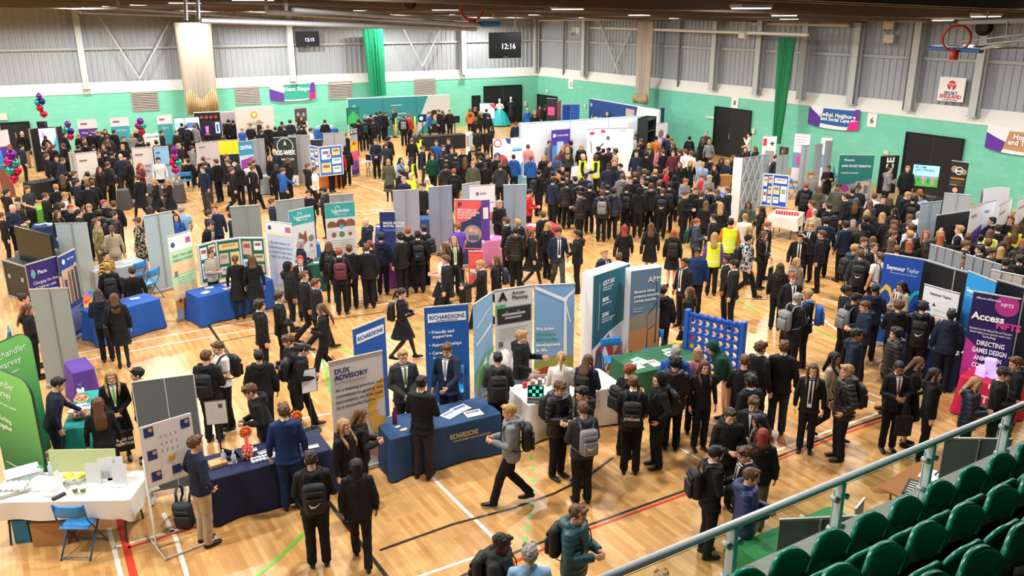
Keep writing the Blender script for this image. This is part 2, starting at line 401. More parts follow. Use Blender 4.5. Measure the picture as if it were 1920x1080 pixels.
def hair_mesh(st, var=0):
    k = ('hair', st, var)
    if k in _cache: return _cache[k]
    mb = MB(); rr = random.Random(var*17+3); vox = .0085; amp, fr = .005, 38
    cap = (.087, .112, .097)
    if st == 'b': cap = (.078, .099, .088); amp = .001
    if st == 'a': cap = (.103, .125, .112); amp, fr = .016, 26
    if st == 'C': cap = (.089, .113, .10); amp = .001
    mb.ball((0, .012, .032), cap, None, 16, 10)
    if st in 'sC' and st != 'C':
        for i in range(9):
            mb.ball((rr.uniform(-.055, .055), rr.uniform(-.085, -.03), rr.uniform(.085, .105)), (.026, .026, .02))
        if var % 3 == 1:
            for i in range(7): mb.ball((-.06+.02*i, -.09+.25*abs(-.06+.02*i)**1.0*.5, .065+rr.uniform(-.008, .008)), (.017, .014, .024))
        amp = (.007, .014, .010)[var % 3]; fr = (34, 48, 24)[var % 3]
    if st == 'a':
        for i in range(14): a = rr.uniform(0, 2*PI); mb.ball((.07*math.cos(a), .02+.07*math.sin(a), rr.uniform(.03, .11)), .035)
    if st in 'lLpu':
        amp = .003
        if st != 'l' or var % 2 == 0:
            pass
    if st == 'l':
        L = (-.30, -.40, -.22)[var % 3]
        mb.tube([(0, .055, .06), (0, .085, -.03), (0, .115, -.12), (0, .150, -.20), (0, .158, L+.06), (0, .15, L)], [(.07, .075), (.05, .085), (.042, .09), (.03, .105), (.026, .10), (.012, .065)], 14)
        for s in (-1, 1): mb.tube([(s*.05, -.045, .09), (s*.084, -.03, .03), (s*.092, -.015, -.06), (s*.104, -.05, -.14), (s*.10, -.145, -.22), (s*.085, -.160, -.30)], [.02, .024, .026, .028, .026, .012], 8)
    if st == 'm':          # shoulder length bob
        mb.tube([(0, .04, .06), (0, .05, -.04), (0, .06, -.12)], [(.08, .09), (.065, .098), (.05, .09)], 14)
    if st == 'p':
        mb.ball((0, .115, .035), .028); mb.tube([(0, .125, .04), (0, .155, 0), (0, .165, -.10), (0, .175, -.21)], [.024, .032, .028, .008], 8)
    if st == 'u': mb.ball((0, .10, .085), (.043, .04, .04))
    if st in 'HC':
        if st == 'H':      # head scarf or raised hood
            mb.ball((0, .02, .02), (.098, .118, .118), None, 16, 10)
            mb.tube([(0, .03, .02), (0, .025, -.10), (0, .01, -.17)], [(.105, .092), (.088, .08), (.10, .12)], 14); mb.tube([(0, -.03, -.13), (0, -.04, -.18), (0, -.06, -.28)], [(.07, .07), (.08, .12), (.03, .09)], 12)
            amp = .003
    me = ev_mesh(mb, vox if st not in 'lHa' else .011, 2, .6)
    no = [v.normal.copy() for v in me.vertices]
    for v, n in zip(me.vertices, no):
        c = v.co
        v.co += n*amp*noise.noise(Vector((c.x*fr, c.y*fr, c.z*(fr if st not in 'lpm' else 8)+var*5)))*1.4
    hl = .058 if st not in 'H' else .062
    for v in me.vertices:
        c = v.co
        if st == 'H':
            if c.y < -.02 and -.112 < c.z < .062 and abs(c.x) < .066: c.y = -.02
            continue
        if st in 'lL' and (abs(c.x) > .066 or c.z < -.13): continue
        if c.y < -.012 and c.z < (hl if abs(c.x) < .058 else .03 if abs(c.x) < .068 else -.02) and c.z > -.16: c.y = max(c.y, -.02); c.x *= .82
    for p in me.polygons: p.use_smooth = True
    me.materials.append(None); me.materials.append(None); me.name = 'hair'
    _cache[k] = me; return me
def shoe_mesh(leg, i):
    k = ('shoe', leg, i)
    if k in _cache: return _cache[k]
    hp, kn, an = [Vector(q) for q in LEGS[leg][i]]; s = 1 if i == 0 else -1; mb = MB()
    f = Vector((.04*s, -1, 0)).normalized(); b = Vector((an.x, an.y, an.z-.042))
    lift = Vector((0, 0, -.035)) if an.z > .12 and leg != 't' else Vector((0, 0, 0))
    mb.tube([b-f*.068, b-f*.03, b+f*.04, b+f*.11+lift, b+f*.175+lift*1.2, b+f*.2+lift*1.3], [(.02, .02), (.043, .038), (.046, .042), (.032, .047), (.025, .04), (.012, .02)], 10)
    mb.tube([an+Vector((0, 0, .03)), an-Vector((0, 0, .02))], .046, 10)
    me = ev_mesh(mb, .009, 2)
    for v in me.vertices:
        if leg in 'so' and v.co.z < .004: v.co.z = .004
    if leg == 't': me.transform(Matrix.Translation((0, 0, SIT_DZ)))
    me.materials.append(None); me.name = 'shoe'; _cache[k] = me; return me
def pack_mesh():
    if 'pack' in _cache: return _cache['pack']
    mb = MB(); mb.smooth = True
    mb.bbox((0, .235, 1.17), (.29, .15, .42), .065); mb.bbox((0, .325, 1.10), (.23, .06, .22), .03); mb.bbox((0, .225, 1.37), (.10, .02, .03), .008)
    mb.bbox((0, .318, 1.27), (.22, .03, .06), .012)
    for s in (-1, 1):
        mb.tube([(s*.09, .17, 1.34), (s*.10, .12, 1.455), (s*.115, .03, 1.472), (s*.12, -.06, 1.44), (s*.125, -.142, 1.33), (s*.14, -.155, 1.2), (s*.175, -.09, 1.08), (s*.19, .05, 1.02), (s*.14, .17, 1.0)], [(.007, .022)]*9, 6)
    me = mb.mesh('backpack'); me.materials.append(None)
    for p in me.polygons: p.use_smooth = True
    _cache['pack'] = me; return me
def bag_mesh():
    if 'bag' in _cache: return _cache['bag']
    mb = MB(); mb.smooth = True
    mb.bbox((.27, .06, .93), (.10, .30, .26), .035)
    mb.tube([(.25, -.06, 1.04), (.20, -.12, 1.25), (.13, -.07, 1.46), (.125, .03, 1.475), (.14, .12, 1.42), (.22, .17, 1.2), (.26, .17, 1.05)], [(.006, .014)]*7, 6)
    me = mb.mesh('bag'); me.materials.append(None); _cache['bag'] = me; return me
def tote_mesh():
    if 'tote' in _cache: return _cache['tote']
    mb = MB(); mb.prism([(-.15, -.02), (-.06, -.045), (.06, -.04), (.15, -.015), (.15, .02), (.05, .04), (-.07, .045), (-.15, .02)], -.62, -.26)
    for y in (-.03, .03): mb.tube([(-.08, y, -.26), (-.05, y*.7, -.10), (0, 0, -.01), (.05, y*.7, -.10), (.08, y, -.26)], [(.003, .01)]*5, 6)
    me = mb.mesh('tote'); me.materials.append(None); _cache['tote'] = me; return me
COL = dict(k='17181b', c='2e3034', n='1b2438', b='2255a0', r='b5252b', o='4c5040', w='d8d6d2', g='77797c', y='dfe84a', p='5b3fa0', t='a3937c', m='5c2733', s='7fa6cc', d='0f3d30', i='c77f86', e='3a434e', z='c26a2a', B='15191f', T='1f4a50')
CNAME = dict(k='black', c='charcoal', n='navy', b='blue', r='red', o='olive green', w='white', g='grey', y='yellow', p='purple', t='beige', m='maroon', s='light blue', d='dark green', i='pink', e='slate blue', z='orange', B='black', T='teal')
HC = dict(k='100e0d', d='2b1d15', m='54371f', y='a07d4c', r='8a4826', g='8d8a86', x='7d2a20', w='cfc6b4', f='a61f1c')
HNAME = dict(k='black', d='dark brown', m='brown', y='blond', r='ginger', g='grey', x='dyed red', w='white', f='bright red')
SKIN = {'1': 'd9a88c', '2': '9c6b4a', '3': '55382a', '4': 'c28f6c'}
def cloth(c): return mat('cloth_'+c, COL[c], .82 if c != 'y' else .6, noise_amt=.22, scale=9, spec=.25)
def pufm(c): return mat('padded_'+c, COL[c], .48, noise_amt=.18, scale=14, spec=.4)
def trom(c): return mat('trouser_'+c, {'k': '1a1a1d', 'g': '3f3f42', 't': 'a8977c', 'j': '5f7891', 'n': '1c2740', 'c': '2f2e31', 'w': 'c9c5bd', 'b': '1a2d50', 'o': '5a5a48'}.get(c, '1a1a1d'), .85, noise_amt=.2, scale=10, spec=.2)
def hairm(c): return mat('hair_'+c, HC[c], .55, noise_amt=.45, scale=60, spec=.4)
def skinm(c): return mat('skin_'+c, SKIN[c], .55, noise_amt=.06, scale=12, spec=.35)
CAMO = []
def pattern(kind):
    n = 'cloth_pattern_'+kind
    if n in _mats: return _mats[n]
    m = mat(n, 'ffffff', .85, noise_amt=0); nt = m.node_tree; b = nt.nodes['Principled BSDF']
    tc = nt.nodes.new('ShaderNodeTexCoord'); cr = nt.nodes.new('ShaderNodeValToRGB'); cr.color_ramp.interpolation = 'CONSTANT'
    if kind in 'CSF':
        t = nt.nodes.new('ShaderNodeTexNoise'); t.inputs['Scale'].default_value = {'C': 14, 'S': 11, 'F': 13}[kind]; t.inputs['Detail'].default_value = 2
        cols = {'C': ['5d5a3c', '8b8259', '6b5a40', 'a3966e'], 'S': ['23252b', '8a8f98', 'c9ccd2', '3b3f48'], 'F': ['141414', '141414', 'b9b3a3', '141414']}[kind]; pos = [0, .44, .52, .6]
        out = t.outputs['Fac']
    else:
        t = nt.nodes.new('ShaderNodeTexWave'); t.wave_type = 'BANDS'; t.bands_direction = 'Z' if kind == 'N' else 'DIAGONAL'
        t.inputs['Scale'].default_value = 11 if kind == 'N' else 6; t.inputs['Distortion'].default_value = .4
        cols = {'N': ['d9cfc0', '3a3029'], 'Y': ['1b1a18', 'c9a034']}[kind]; pos = [0, .62 if kind == 'N' else .5]; out = t.outputs['Fac']
    while len(cr.color_ramp.elements) < len(cols): cr.color_ramp.elements.new(.5)
    for e, q, c in zip(cr.color_ramp.elements, pos, cols): e.position = q; e.color = (*hx(c), 1)
    nt.links.new(tc.outputs['Object'], t.inputs['Vector']); nt.links.new(out, cr.inputs[0]); nt.links.new(cr.outputs[0], b.inputs['Base Color'])
    return m
def inst(name, me, parent, mats, M=None):
    o = bpy.data.objects.new(name, me); C.objects.link(o); o.parent = parent
    if M is not None: o.matrix_local = M
    for i, m in enumerate(mats):
        if i < len(o.material_slots): o.material_slots[i].link = 'OBJECT'; o.material_slots[i].material = m
    return o
TOPNAME = dict(b='blazer', x='suit jacket', p='puffer jacket', h='jacket', j='jumper', s='t-shirt', l='shirt', c='long coat', g='gown', v='jacket')
TOPPART = dict(b='blazer', x='suit_jacket', p='puffer_jacket', h='jacket', j='jumper', s='tshirt', l='shirt', c='coat', g='gown', v='jacket')
TIE = dict(k='1a1a20', r='8f1f24', g='5f7a35', b='2b4a86', s='8496a8', y='b9a23c', L='7fae3a')
SHIRTQ = [((-.06, 1.452), (.06, 1.452), (.012, 1.08), (-.012, 1.08))]
SHIRTW = [((-.05, 1.452), (.05, 1.452), (.04, .93), (-.04, .93))]
TIEQ = [((-.017, 1.435), (.017, 1.435), (.012, 1.405), (-.012, 1.405)), ((-.013, 1.405), (.013, 1.405), (.022, 1.14), (-.022, 1.14))]
TIEW = [((-.017, 1.435), (.017, 1.435), (.012, 1.405), (-.012, 1.405)), ((-.013, 1.405), (.013, 1.405), (.028, 1.0), (-.028, 1.0))]
VESTB = [((-.02, .84), (.02, .84), (.02, .84), (-.02, .84))]
def vest_mesh():
    if 'vest' in _cache: return _cache['vest']
    mb = MB(); rg = [(.80, .205, .158, 0, .005)]
    for z, rx, ry, cy in TORSO:
        if z > .84: o2 = .046 if z < 1.34 else .036; rg.append((z, max(rx, .152)+o2, max(ry, .104)+o2, 0, cy))
    rg.append((1.455, .072, .068, 0, .01)); mb.rings(rg, 26); me = ev_mesh(mb, .016, 2)
    for p in me.polygons:
        z = p.center.z; p.use_smooth = True; p.material_index = 1 if (.925 < z < .965 or 1.09 < z < 1.13) else 0
    me.materials.append(None); me.materials.append(None); me.name = 'vest'; _cache['vest'] = me; return me
def make_person(rec, detail=True):
    """rec: dict with loc, rz, s (scale), top, tc, hair, hc, pose, bot, bc, bag, skin, tie"""
    root = bpy.data.objects.new('person', None); root.empty_display_size = .2
    root.location = rec['loc']; root.rotation_euler = (0, 0, rec['rz']); s = rec.get('s', 1); root.scale = (s*rec.get('w', 1), s*rec.get('w', 1), s)
    C.objects.link(root)
    pose = rec['pose']; top = rec['top']; tc = rec['tc']; U = upper_m(pose); sit = pose[1:2] == 't'
    if sit: U = Matrix.Translation((0, 0, SIT_DZ)) @ U
    H = head_m(pose)
    if sit: H = Matrix.Translation((0, 0, SIT_DZ)) @ H
    bc = rec.get('bc', 'k'); bot = rec.get('bot', 't'); sk = skinm(rec.get('skin', '1')); hc = rec['hc']
    legm = sk if bc in 'B' or bot == 'o' else (mat('tights', '1d1b1c', .6, noise_amt=.1) if bot == 'k' else sk)
    shoe = rec.get('shoe') or mat('shoe_black', '121214', .4, noise_amt=.05)
    hm = hairm(hc) if hc in HC else hairm('d')
    lip = mat('lip_'+rec.get('skin', '1'), {'1': 'b56c62', '2': '7d4638', '3': '42241e', '4': '9c5f50'}[rec.get('skin', '1')], .5, noise_amt=0)
    inst('body', body_mesh(pose), root, [sk, legm, shoe, hairm('d') if hc in 'ygwmrxf' else hairm('k'), lip, mat('eye_white', '9c948b', .4, noise_amt=0)])
    tm = pattern(tc) if tc in 'CSFNY' else (pufm(tc) if top == 'p' else cloth(tc))
    inst(TOPPART[top], top_mesh(top, pose[0]), root, [tm, tm], U)
    if top == 'v':
        inst('hi_vis_vest', vest_mesh(), root, [mat('hi_vis', 'd3e82a' if rec.get('vest', 'y') == 'y' else 'e06a24', .6, noise_amt=.08, scale=12), mat('reflective_band', 'c9cdd0', .3, noise_amt=0)], U)
    if top != 'g':
        if bot == 'k': inst('skirt', bottom_mesh('k', pose[1]), root, [trom('k' if bc == 'B' else bc)])
        elif bot == 'o': inst('shorts', bottom_mesh('o', pose[1]), root, [trom(bc)])
        else: inst('trousers', bottom_mesh('t', pose[1]), root, [trom(bc)])
    st = rec['hair']; var = rec.get('var', 0)
    if st == 'b' and hc == '0': pass
    else:
        hmat = hm
        nm = 'hair'
        if st == 'H': nm = 'hood'; hmat = cloth(rec.get('hoodc', 'k'))
        if st == 'C': nm = 'hat'; hmat = cloth(rec.get('hoodc', 'k'))
        inst(nm, hair_mesh(st, var if st in 'sl' else 0), root, [hmat, hmat], H)
    if detail:
        for i in (0, 1): inst('shoe', shoe_mesh(pose[1], i), root, [shoe])
        if top in 'bxv' or (top in 'hp' and rec.get('tie', '-') != '-') or (top == 'l' and rec.get('tie', '-') != '-'):
            if top in 'bx' or rec.get('tie', '-') != '-':
                wide = rec.get('open', False)
                if top != 'l': so = inst('shirt', drape(top, pose[0], SHIRTW if wide else SHIRTQ, .008, 'shirtW' if wide else 'shirt'), root, [mat('shirt_white', 'e2e0dc', .8, noise_amt=.04)], U)
                if rec.get('tie', 'k') != '0': tp_ = inst('tie', drape(top, pose[0], TIEW if wide or top == 'l' else TIEQ, .013, 'tieW' if wide or top == 'l' else 'tie', 2, 6), root, [mat('tie_'+rec.get('tie', 'k'), TIE.get(rec.get('tie', 'k'), TIE['k']), .6, noise_amt=.1)], U)
                if rec.get('tie', 'k') != '0' and top != 'l': tp_.parent = so; tp_.matrix_local = Matrix.Identity(4)
    if top in 'bxjh' and rec.get('collar', top in 'bx'):
        if 'collar' not in _cache:
            cb = MB(); cb.smooth = True; cb.tube([(.058*math.cos(a), .008+.064*math.sin(a), 1.474+.012*math.sin(a)) for a in [2*PI*i/14 for i in range(14)]], [(.020, .006)]*14, 6, closed=True)
            me = cb.mesh('collar'); me.materials.append(None); _cache['collar'] = me
        inst('shirt_collar', _cache['collar'], root, [mat('shirt_white', 'e2e0dc', .8, noise_amt=.04)], U)
    root['_U'] = [v for r in U for v in r]
    return root, U
# ================================================================= the hall
XR = 32.0
BA = Vector((-16, 52.6)); BB = Vector((XR, 49.25))       # back wall on plan
BD = (BB-BA).normalized(); BANG = math.atan2(BD.y, BD.x); BN = Vector((BD.y, -BD.x))   # BN points into the hall
def PB(px, py, off=0.0):
    d = ray(px, py); a = BA+BN*off; t = a.dot(BN)/(d.x*BN.x+d.y*BN.y)
    return Vector((d.x*t, d.y*t, CAM_H+d.z*t))
BACK = (Vector((BA.x, BA.y, 0)), BANG)
def onback(u, z, off=0):
    p = BA+BD*u+BN*off; return Vector((p.x, p.y, z))
LB = (BB-BA).length
def wall_mats():
    green = mat('painted_blockwork', '74c6ad', .5, noise_amt=.03, scale=3, spec=.4)
    if 'bw' not in _cache:
        _cache['bw'] = 1; nt = green.node_tree; b = nt.nodes['Principled BSDF']
        tc = nt.nodes.new('ShaderNodeTexCoord'); br = nt.nodes.new('ShaderNodeTexBrick'); br.inputs['Scale'].default_value = 1
        br.inputs['Brick Width'].default_value = .45; br.inputs['Row Height'].default_value = .225; br.inputs['Mortar Size'].default_value = .008
        mp = nt.nodes.new('ShaderNodeMapping'); mp.inputs['Rotation'].default_value = (R(90), 0, 0); nt.links.new(tc.outputs['Object'], mp.inputs[0]); nt.links.new(mp.outputs[0], br.inputs[0])
        bp = nt.nodes.new('ShaderNodeBump'); bp.inputs['Strength'].default_value = .2; bp.inputs['Distance'].default_value = .006; bp.invert = True
        nt.links.new(br.outputs['Fac'], bp.inputs['Height']); nt.links.new(bp.outputs[0], b.inputs['Normal'])
        # individual blocks differ a little in tone
        mx = nt.nodes.new('ShaderNodeMixRGB'); br.inputs['Color1'].default_value = (*hx('70c3aa'), 1); br.inputs['Color2'].default_value = (*hx('78c9b1'), 1); br.inputs['Mortar'].default_value = (*hx('6cbfa6'), 1)
        nt.links.new(br.outputs['Color'], b.inputs['Base Color'])
    return green
def corrug(mb, L, z0, z1, pitch=.30, depth=.045):
    n = int(L/pitch)+1; pr = []
    for i in range(n):
        x = i*pitch
        for dx, dy in ((0, 0), (.60, 0), (.70, 1), (.90, 1)): pr.append((x+dx*pitch, -dy*depth))
    pr = [p for p in pr if p[0] <= L]
    vs = [(x, y, z0) for x, y in pr]+[(x, y, z1) for x, y in pr]; m = len(pr)
    mb.add(vs, [(i, i+1, m+i+1, m+i) for i in range(m-1)])
GREENTOP, LEDGE, CLAD0 = 3.05, 3.55, 3.5
green = wall_mats(); white = mat('white_ledge', 'e2e0da', .6, noise_amt=.04, scale=4)
clad = mat('cladding_grey', '9da3aa', .5, noise_amt=.05, scale=2, metal=.0, spec=.45)
steel = mat('painted_steel', 'b3b9b9', .5, noise_amt=.05, scale=5)
def long_wall(name, L, loc, rz):
    w = MB(); w.box((L/2, .15, GREENTOP/2), (L, .3, GREENTOP)); structure(w.build('wall_'+name, green, None, loc, rz))
    w = MB(); w.add([(0, -.02, GREENTOP), (L, -.02, GREENTOP), (L, .22, LEDGE), (0, .22, LEDGE), (0, .3, GREENTOP), (L, .3, GREENTOP)], [(0, 1, 2, 3), (0, 4, 5, 1)])
    w.box((L/2, -.0, GREENTOP-.03), (L, .06, .08)); structure(w.build('trim_ledge_'+name, white, None, loc, rz))
    w = MB(); corrug(w, L, CLAD0, 9.2); structure(w.build('wall_cladding_'+name, clad, None, (loc[0]-math.sin(rz)*.26, loc[1]+math.cos(rz)*.26, 0), rz))
long_wall('back', LB, BACK[0], BANG)
long_wall('right', 56, (XR, 52, 0), -PI/2)
w = MB(); w.box((8, -3.3, 4.5), (50, .3, 9)); structure(w.build('wall_gallery', mat('gallery_wall_dark', '2b2d2e', .7)))
w = MB(); w.box((-16.6, 24, 4.5), (.3, 58, 9)); structure(w.build('wall_left', mat('gallery_wall_grey', '8f9694', .7)))
# floor with parquet boards running along Y
fl = bpy.data.materials.new('sprung_wood_floor'); fl.use_nodes = True
nt = fl.node_tree; b = nt.nodes['Principled BSDF']; b.inputs['Roughness'].default_value = .30; b.inputs['Specular IOR Level'].default_value = .35
tc = nt.nodes.new('ShaderNodeTexCoord'); mp = nt.nodes.new('ShaderNodeMapping'); mp.inputs['Rotation'].default_value = (0, 0, PI/2)
br = nt.nodes.new('ShaderNodeTexBrick'); br.inputs['Scale'].default_value = 1; br.inputs['Brick Width'].default_value = .62; br.inputs['Row Height'].default_value = .072; br.inputs['Mortar Size'].default_value = .0012; br.offset = .37
br.inputs['Color1'].default_value = (*hx('d9ab70'), 1); br.inputs['Color2'].default_value = (*hx('bd8a50'), 1); br.inputs['Mortar'].default_value = (*hx('a97b47'), 1)
n2 = nt.nodes.new('ShaderNodeTexNoise'); n2.inputs['Scale'].default_value = .6; n2.inputs['Detail'].default_value = 4
mx = nt.nodes.new('ShaderNodeMixRGB'); mx.blend_type = 'MULTIPLY'; mx.inputs[0].default_value = .5
cr = nt.nodes.new('ShaderNodeValToRGB'); cr.color_ramp.elements[0].color = (.80, .76, .70, 1); cr.color_ramp.elements[1].color = (1, 1, 1, 1); cr.color_ramp.elements[0].position = .3; cr.color_ramp.elements[1].position = .7
nt.links.new(tc.outputs['Object'], mp.inputs[0]); nt.links.new(mp.outputs[0], br.inputs[0]); nt.links.new(tc.outputs['Object'], n2.inputs['Vector']); nt.links.new(n2.outputs['Fac'], cr.inputs[0])
nt.links.new(br.outputs['Color'], mx.inputs[1]); nt.links.new(cr.outputs[0], mx.inputs[2]); nt.links.new(mx.outputs[0], b.inputs['Base Color'])
w = MB(); w.box((8, 25, -.1), (50, 60, .2)); structure(w.build('floor', fl))
# court lines: (colour, width, points in the photo)
LINES = [
 ('w', .05, [(120, 668), (300, 632), (478, 602)]), ('w', .05, [(120, 683), (300, 648), (478, 617)]), ('r', .04, [(305, 602), (400, 603), (478, 613)]),
 ('k', .06, [(378, 590), (412, 640), (430, 665)]), ('k', .03, [(412, 641), (480, 628), (560, 622)]), ('r', .10, [(160, 708), (172, 745), (222, 965), (252, 1085)]),
 ('w', .06, [(204, 990), (228, 1085)]), ('w', .06, [(306, 962), (330, 1010), (352, 1085)]), ('w', .05, [(215, 1026), (345, 990), (480, 954)]),
 ('r', .05, [(240, 1027), (355, 992), (440, 962)]), ('g', .06, [(470, 1090), (530, 1040), (576, 994)]), ('k', .06, [(600, 920), (650, 985), (728, 1085)]),
 ('k', .05, [(712, 1032), (850, 983), (962, 953), (1040, 925), (1100, 895), (1150, 858)]), ('w', .06, [(808, 893), (870, 955), (930, 1012)]), ('w', .05, [(780, 1083), (870, 1052), (960, 1022)]),
 ('k', .05, [(860, 1083), (980, 1030), (1095, 988), (1290, 918), (1455, 858), (1600, 800), (1660, 780)]), ('r', .05, [(900, 1083), (1095, 996), (1290, 925), (1455, 864), (1600, 807), (1670, 783)]),
 ('w', .05, [(1262, 833), (1320, 866), (1400, 905)]), ('w', .05, [(1452, 846), (1560, 806), (1660, 770)]), ('r', .05, [(1440, 818), (1485, 842)]),
 ('w', .05, [(1425, 662), (1480, 676), (1660, 750), (1720, 775)]), ('w', .05, [(1440, 672), (1500, 700), (1640, 757)]), ('g', .05, [(1500, 608), (1530, 618), (1570, 636)]), ('g', .05, [(1380, 563), (1425, 588)]),
 ('g', .05, [(930, 470), (1030, 500), (1110, 530), (1200, 545)]), ('w', .05, [(1140, 560), (1200, 590), (1300, 640)]), ('w', .05, [(1443, 440), (1500, 428)]), ('w', .05, [(1443, 452), (1520, 436)]),
 ('r', .04, [(1440, 460), (1500, 478)]), ('w', .05, [(1560, 488), (1590, 480)]), ('w', .05, [(655, 340), (745, 370)]), ('w', .05, [(690, 335), (740, 350), (830, 388)]), ('w', .05, [(650, 398), (745, 390)]), ('w', .05, [(640, 405), (745, 396)]),
 ('w', .05, [(360, 285), (520, 300)]), ('w', .05, [(570, 345), (640, 360)]), ('w', .05, [(830, 225), (960, 250)]), ('w', .05, [(790, 262), (900, 280)]), ('g', .05, [(638, 652), (680, 672)]), ('r', .04, [(622, 668), (632, 678)]),
 ('w', .05, [(575, 650), (608, 690)]), ('k', .04, [(600, 600), (640, 597), (720, 585)]), ('k', .04, [(775, 578), (860, 563), (905, 556)]), ('w', .05, [(690, 575), (760, 563)]), ('w', .05, [(700, 545), (870, 530)]),
 ('w', .05, [(1545, 600), (1570, 620), (1600, 640)]), ('w', .05, [(1540, 560), (1590, 572)]), ('k', .03, [(1530, 570), (1565, 582)]), ('r', .05, [(1080, 625), (1098, 635)]), ('k', .03, [(1080, 578), (1105, 590)]),
 ('w', .05, [(1400, 810), (1320, 790), (1240, 760)]), ('g', .05, [(600, 655), (612, 700), (618, 735)]), ('w', .05, [(380, 820), (480, 800), (620, 775)]), ('w', .05, [(290, 860), (380, 848)]), ('w', .05, [(1690, 850), (1760, 885)]),
 ('w', .06, [(1500, 965), (1560, 1000)]), ('k', .03, [(380, 590), (385, 570)]), ('w', .05, [(650, 560), (700, 552)]), ('k', .03, [(1395, 560), (1440, 562)]),
]
LC = dict(w='e6e2d8', r='c63a24', k='2c2724', g='66b83c')
for c, wd, pts in LINES:
    q = [P(x, y, 0) for x, y in pts]; mb = MB(); L = []; Rr = []
    for i, p in enumerate(q):
        t = (q[min(i+1, len(q)-1)]-q[max(i-1, 0)]); t.z = 0; t.normalize(); n = Vector((-t.y, t.x, 0))*wd/2
        L.append(p+n); Rr.append(p-n)
    zz = {'w': .0020, 'k': .0026, 'r': .0032, 'g': .0038}[c]
    vs = [(v.x, v.y, zz) for v in L+Rr]; m = len(q)
    mb.add(vs, [(i, m+i, m+i+1, i+1) for i in range(m-1)])
    structure(mb.build('floor_marking', mat('floor_paint_'+c, LC[c], .35, noise_amt=.05)))
for pts in ([(992, 838), (996, 858), (999, 878), (1000, 900), (999, 922), (997, 945), (994, 968), (990, 990), (985, 1012)], [(905, 780), (925, 800), (950, 815)], [(770, 605), (785, 615), (800, 625)]):
    mb = MB()
    for i in range(len(pts)):
        a = P(*pts[i]); t = (P(*pts[min(i+1, len(pts)-1)])-P(*pts[max(i-1, 0)])).normalized(); n = Vector((-t.y, t.x, 0))*.03; t = t*.07
        mb.poly([(v.x, v.y, .0038) for v in (a-t-n, a+t-n, a+t+n, a-t+n)])
    structure(mb.build('floor_marking', mat('floor_paint_g', LC['g'], .35)))
# columns, rail and braces on the walls
rail_m = mat('rail_steel', 'a6a9a6', .5, noise_amt=.05)
def column(p, z0, z1, ang, wd=.30, dp=.28):
    mb = MB(); d = dp
    mb.box((0, 0, (z0+z1)/2), (wd, .03, z1-z0)); mb.box((0, -d, (z0+z1)/2), (wd, .03, z1-z0)); mb.box((0, -d/2, (z0+z1)/2), (.03, d, z1-z0)); mb.box((0, -d/2, z0+.01), (wd+.1, d+.1, .03))
    structure(mb.build('column', steel, None, p, ang))
def colR(px, py): return PX(px, py, XR-.0)
def ucol_back(px, y=165): p = PB(px, y); return (Vector((p.x, p.y))-BA).dot(BD)
for px, z0 in ((162, 3.25), (550, 3.25), (868, 3.25), (-250, 3.25)): column(onback(ucol_back(px), 0), z0, 8.9, BANG)
for px, py in ((1008, 120), (1098, 138), (1340, 160), (1422, 172), (1506, 178), (1601, 187), (1710, 200), (1830, 214), (1985, 235)):
    p = PX(px, py-8, XR); column(Vector((XR, p.y, 0)), 3.25, 8.9, -PI/2, .30, .26)
for px in (1055, 1270, 1700):
    p = PX(px, 150, XR); mb = MB(); mb.tube([(XR+.05, p.y, 3.2), (XR+.05, p.y, 7.4)], .06, 8); structure(mb.build('trim_downpipe', mat('pipe_brown', '6e6862' if px == 1055 else '9a9a98', .6)))
def purlin(u0, u1, z, back=True):
    mb = MB(); mb.box(((u0+u1)/2, .17, z), (u1-u0, .10, .12))
    if back: structure(mb.build('trim_rail', rail_m, None, BACK[0], BANG))
    else: structure(mb.build('trim_rail', rail_m, None, (XR, 52, 0), -PI/2))
purlin(0, LB, 5.27); purlin(2.6, 56, 5.27, False); purlin(0, LB, 7.35); purlin(2.6, 56, 7.0, False)
def brace(p, q, parent=None, r=.055): mb = MB(); mb.tube([p, q], r, 8); structure(mb.build('trim_brace', steel))
for (a, b, c) in (((185, 30), (262, 148), (318, 40)), ((755, 50), (792, 125), (825, 57))):
    A, B_, C_ = [PB(x, y, .12) for x, y in (a, b, c)]; brace(A, B_); brace(C_, B_)
A, B1, B2, C_ = PX(1120, 25, XR-.12), PX(1160, 137, XR-.12), PX(1149, 135, XR-.12), PX(1198, 25, XR-.12)
brace(A, B1); brace(C_, B2)
# ceiling and beams
def ceil_z(x): return 6.95+.024*(XR-x)
brown = mat('ceiling_deck', '4c4641', .8, noise_amt=.15, scale=3); beam_m = mat('ceiling_beam_brown', '75695c', .7, noise_amt=.12, scale=4)
mb = MB(); mb.add([(-17, -4, ceil_z(-17)), (XR+.3, -4, ceil_z(XR)), (XR+.3, 54, ceil_z(XR)), (-17, 54, ceil_z(-17))], [(0, 3, 2, 1)]); structure(mb.build('ceiling', brown))
for y in [6, 9, 12, 15, 18, 21, 24, 27, 30, 33, 36, 39, 42, 45, 48]:
    mb = MB(); d = .26 if y % 6 else .36
    vs = []
    for x in (-16.5, XR-.3):
        for dy in (-.09, .09):
            for dz in (0, -d): vs.append((x, y+dy, ceil_z(x)+dz))
    mb.add(vs, [(0, 1, 3, 2), (4, 6, 7, 5), (0, 4, 5, 1), (2, 3, 7, 6), (1, 5, 7, 3)]); structure(mb.build('ceiling_beam', beam_m))
for x in (4, 12, 20, 27): mb = MB(); mb.box((x, 25, ceil_z(x)-.06), (.14, 52, .12)); structure(mb.build('ceiling_beam', beam_m))
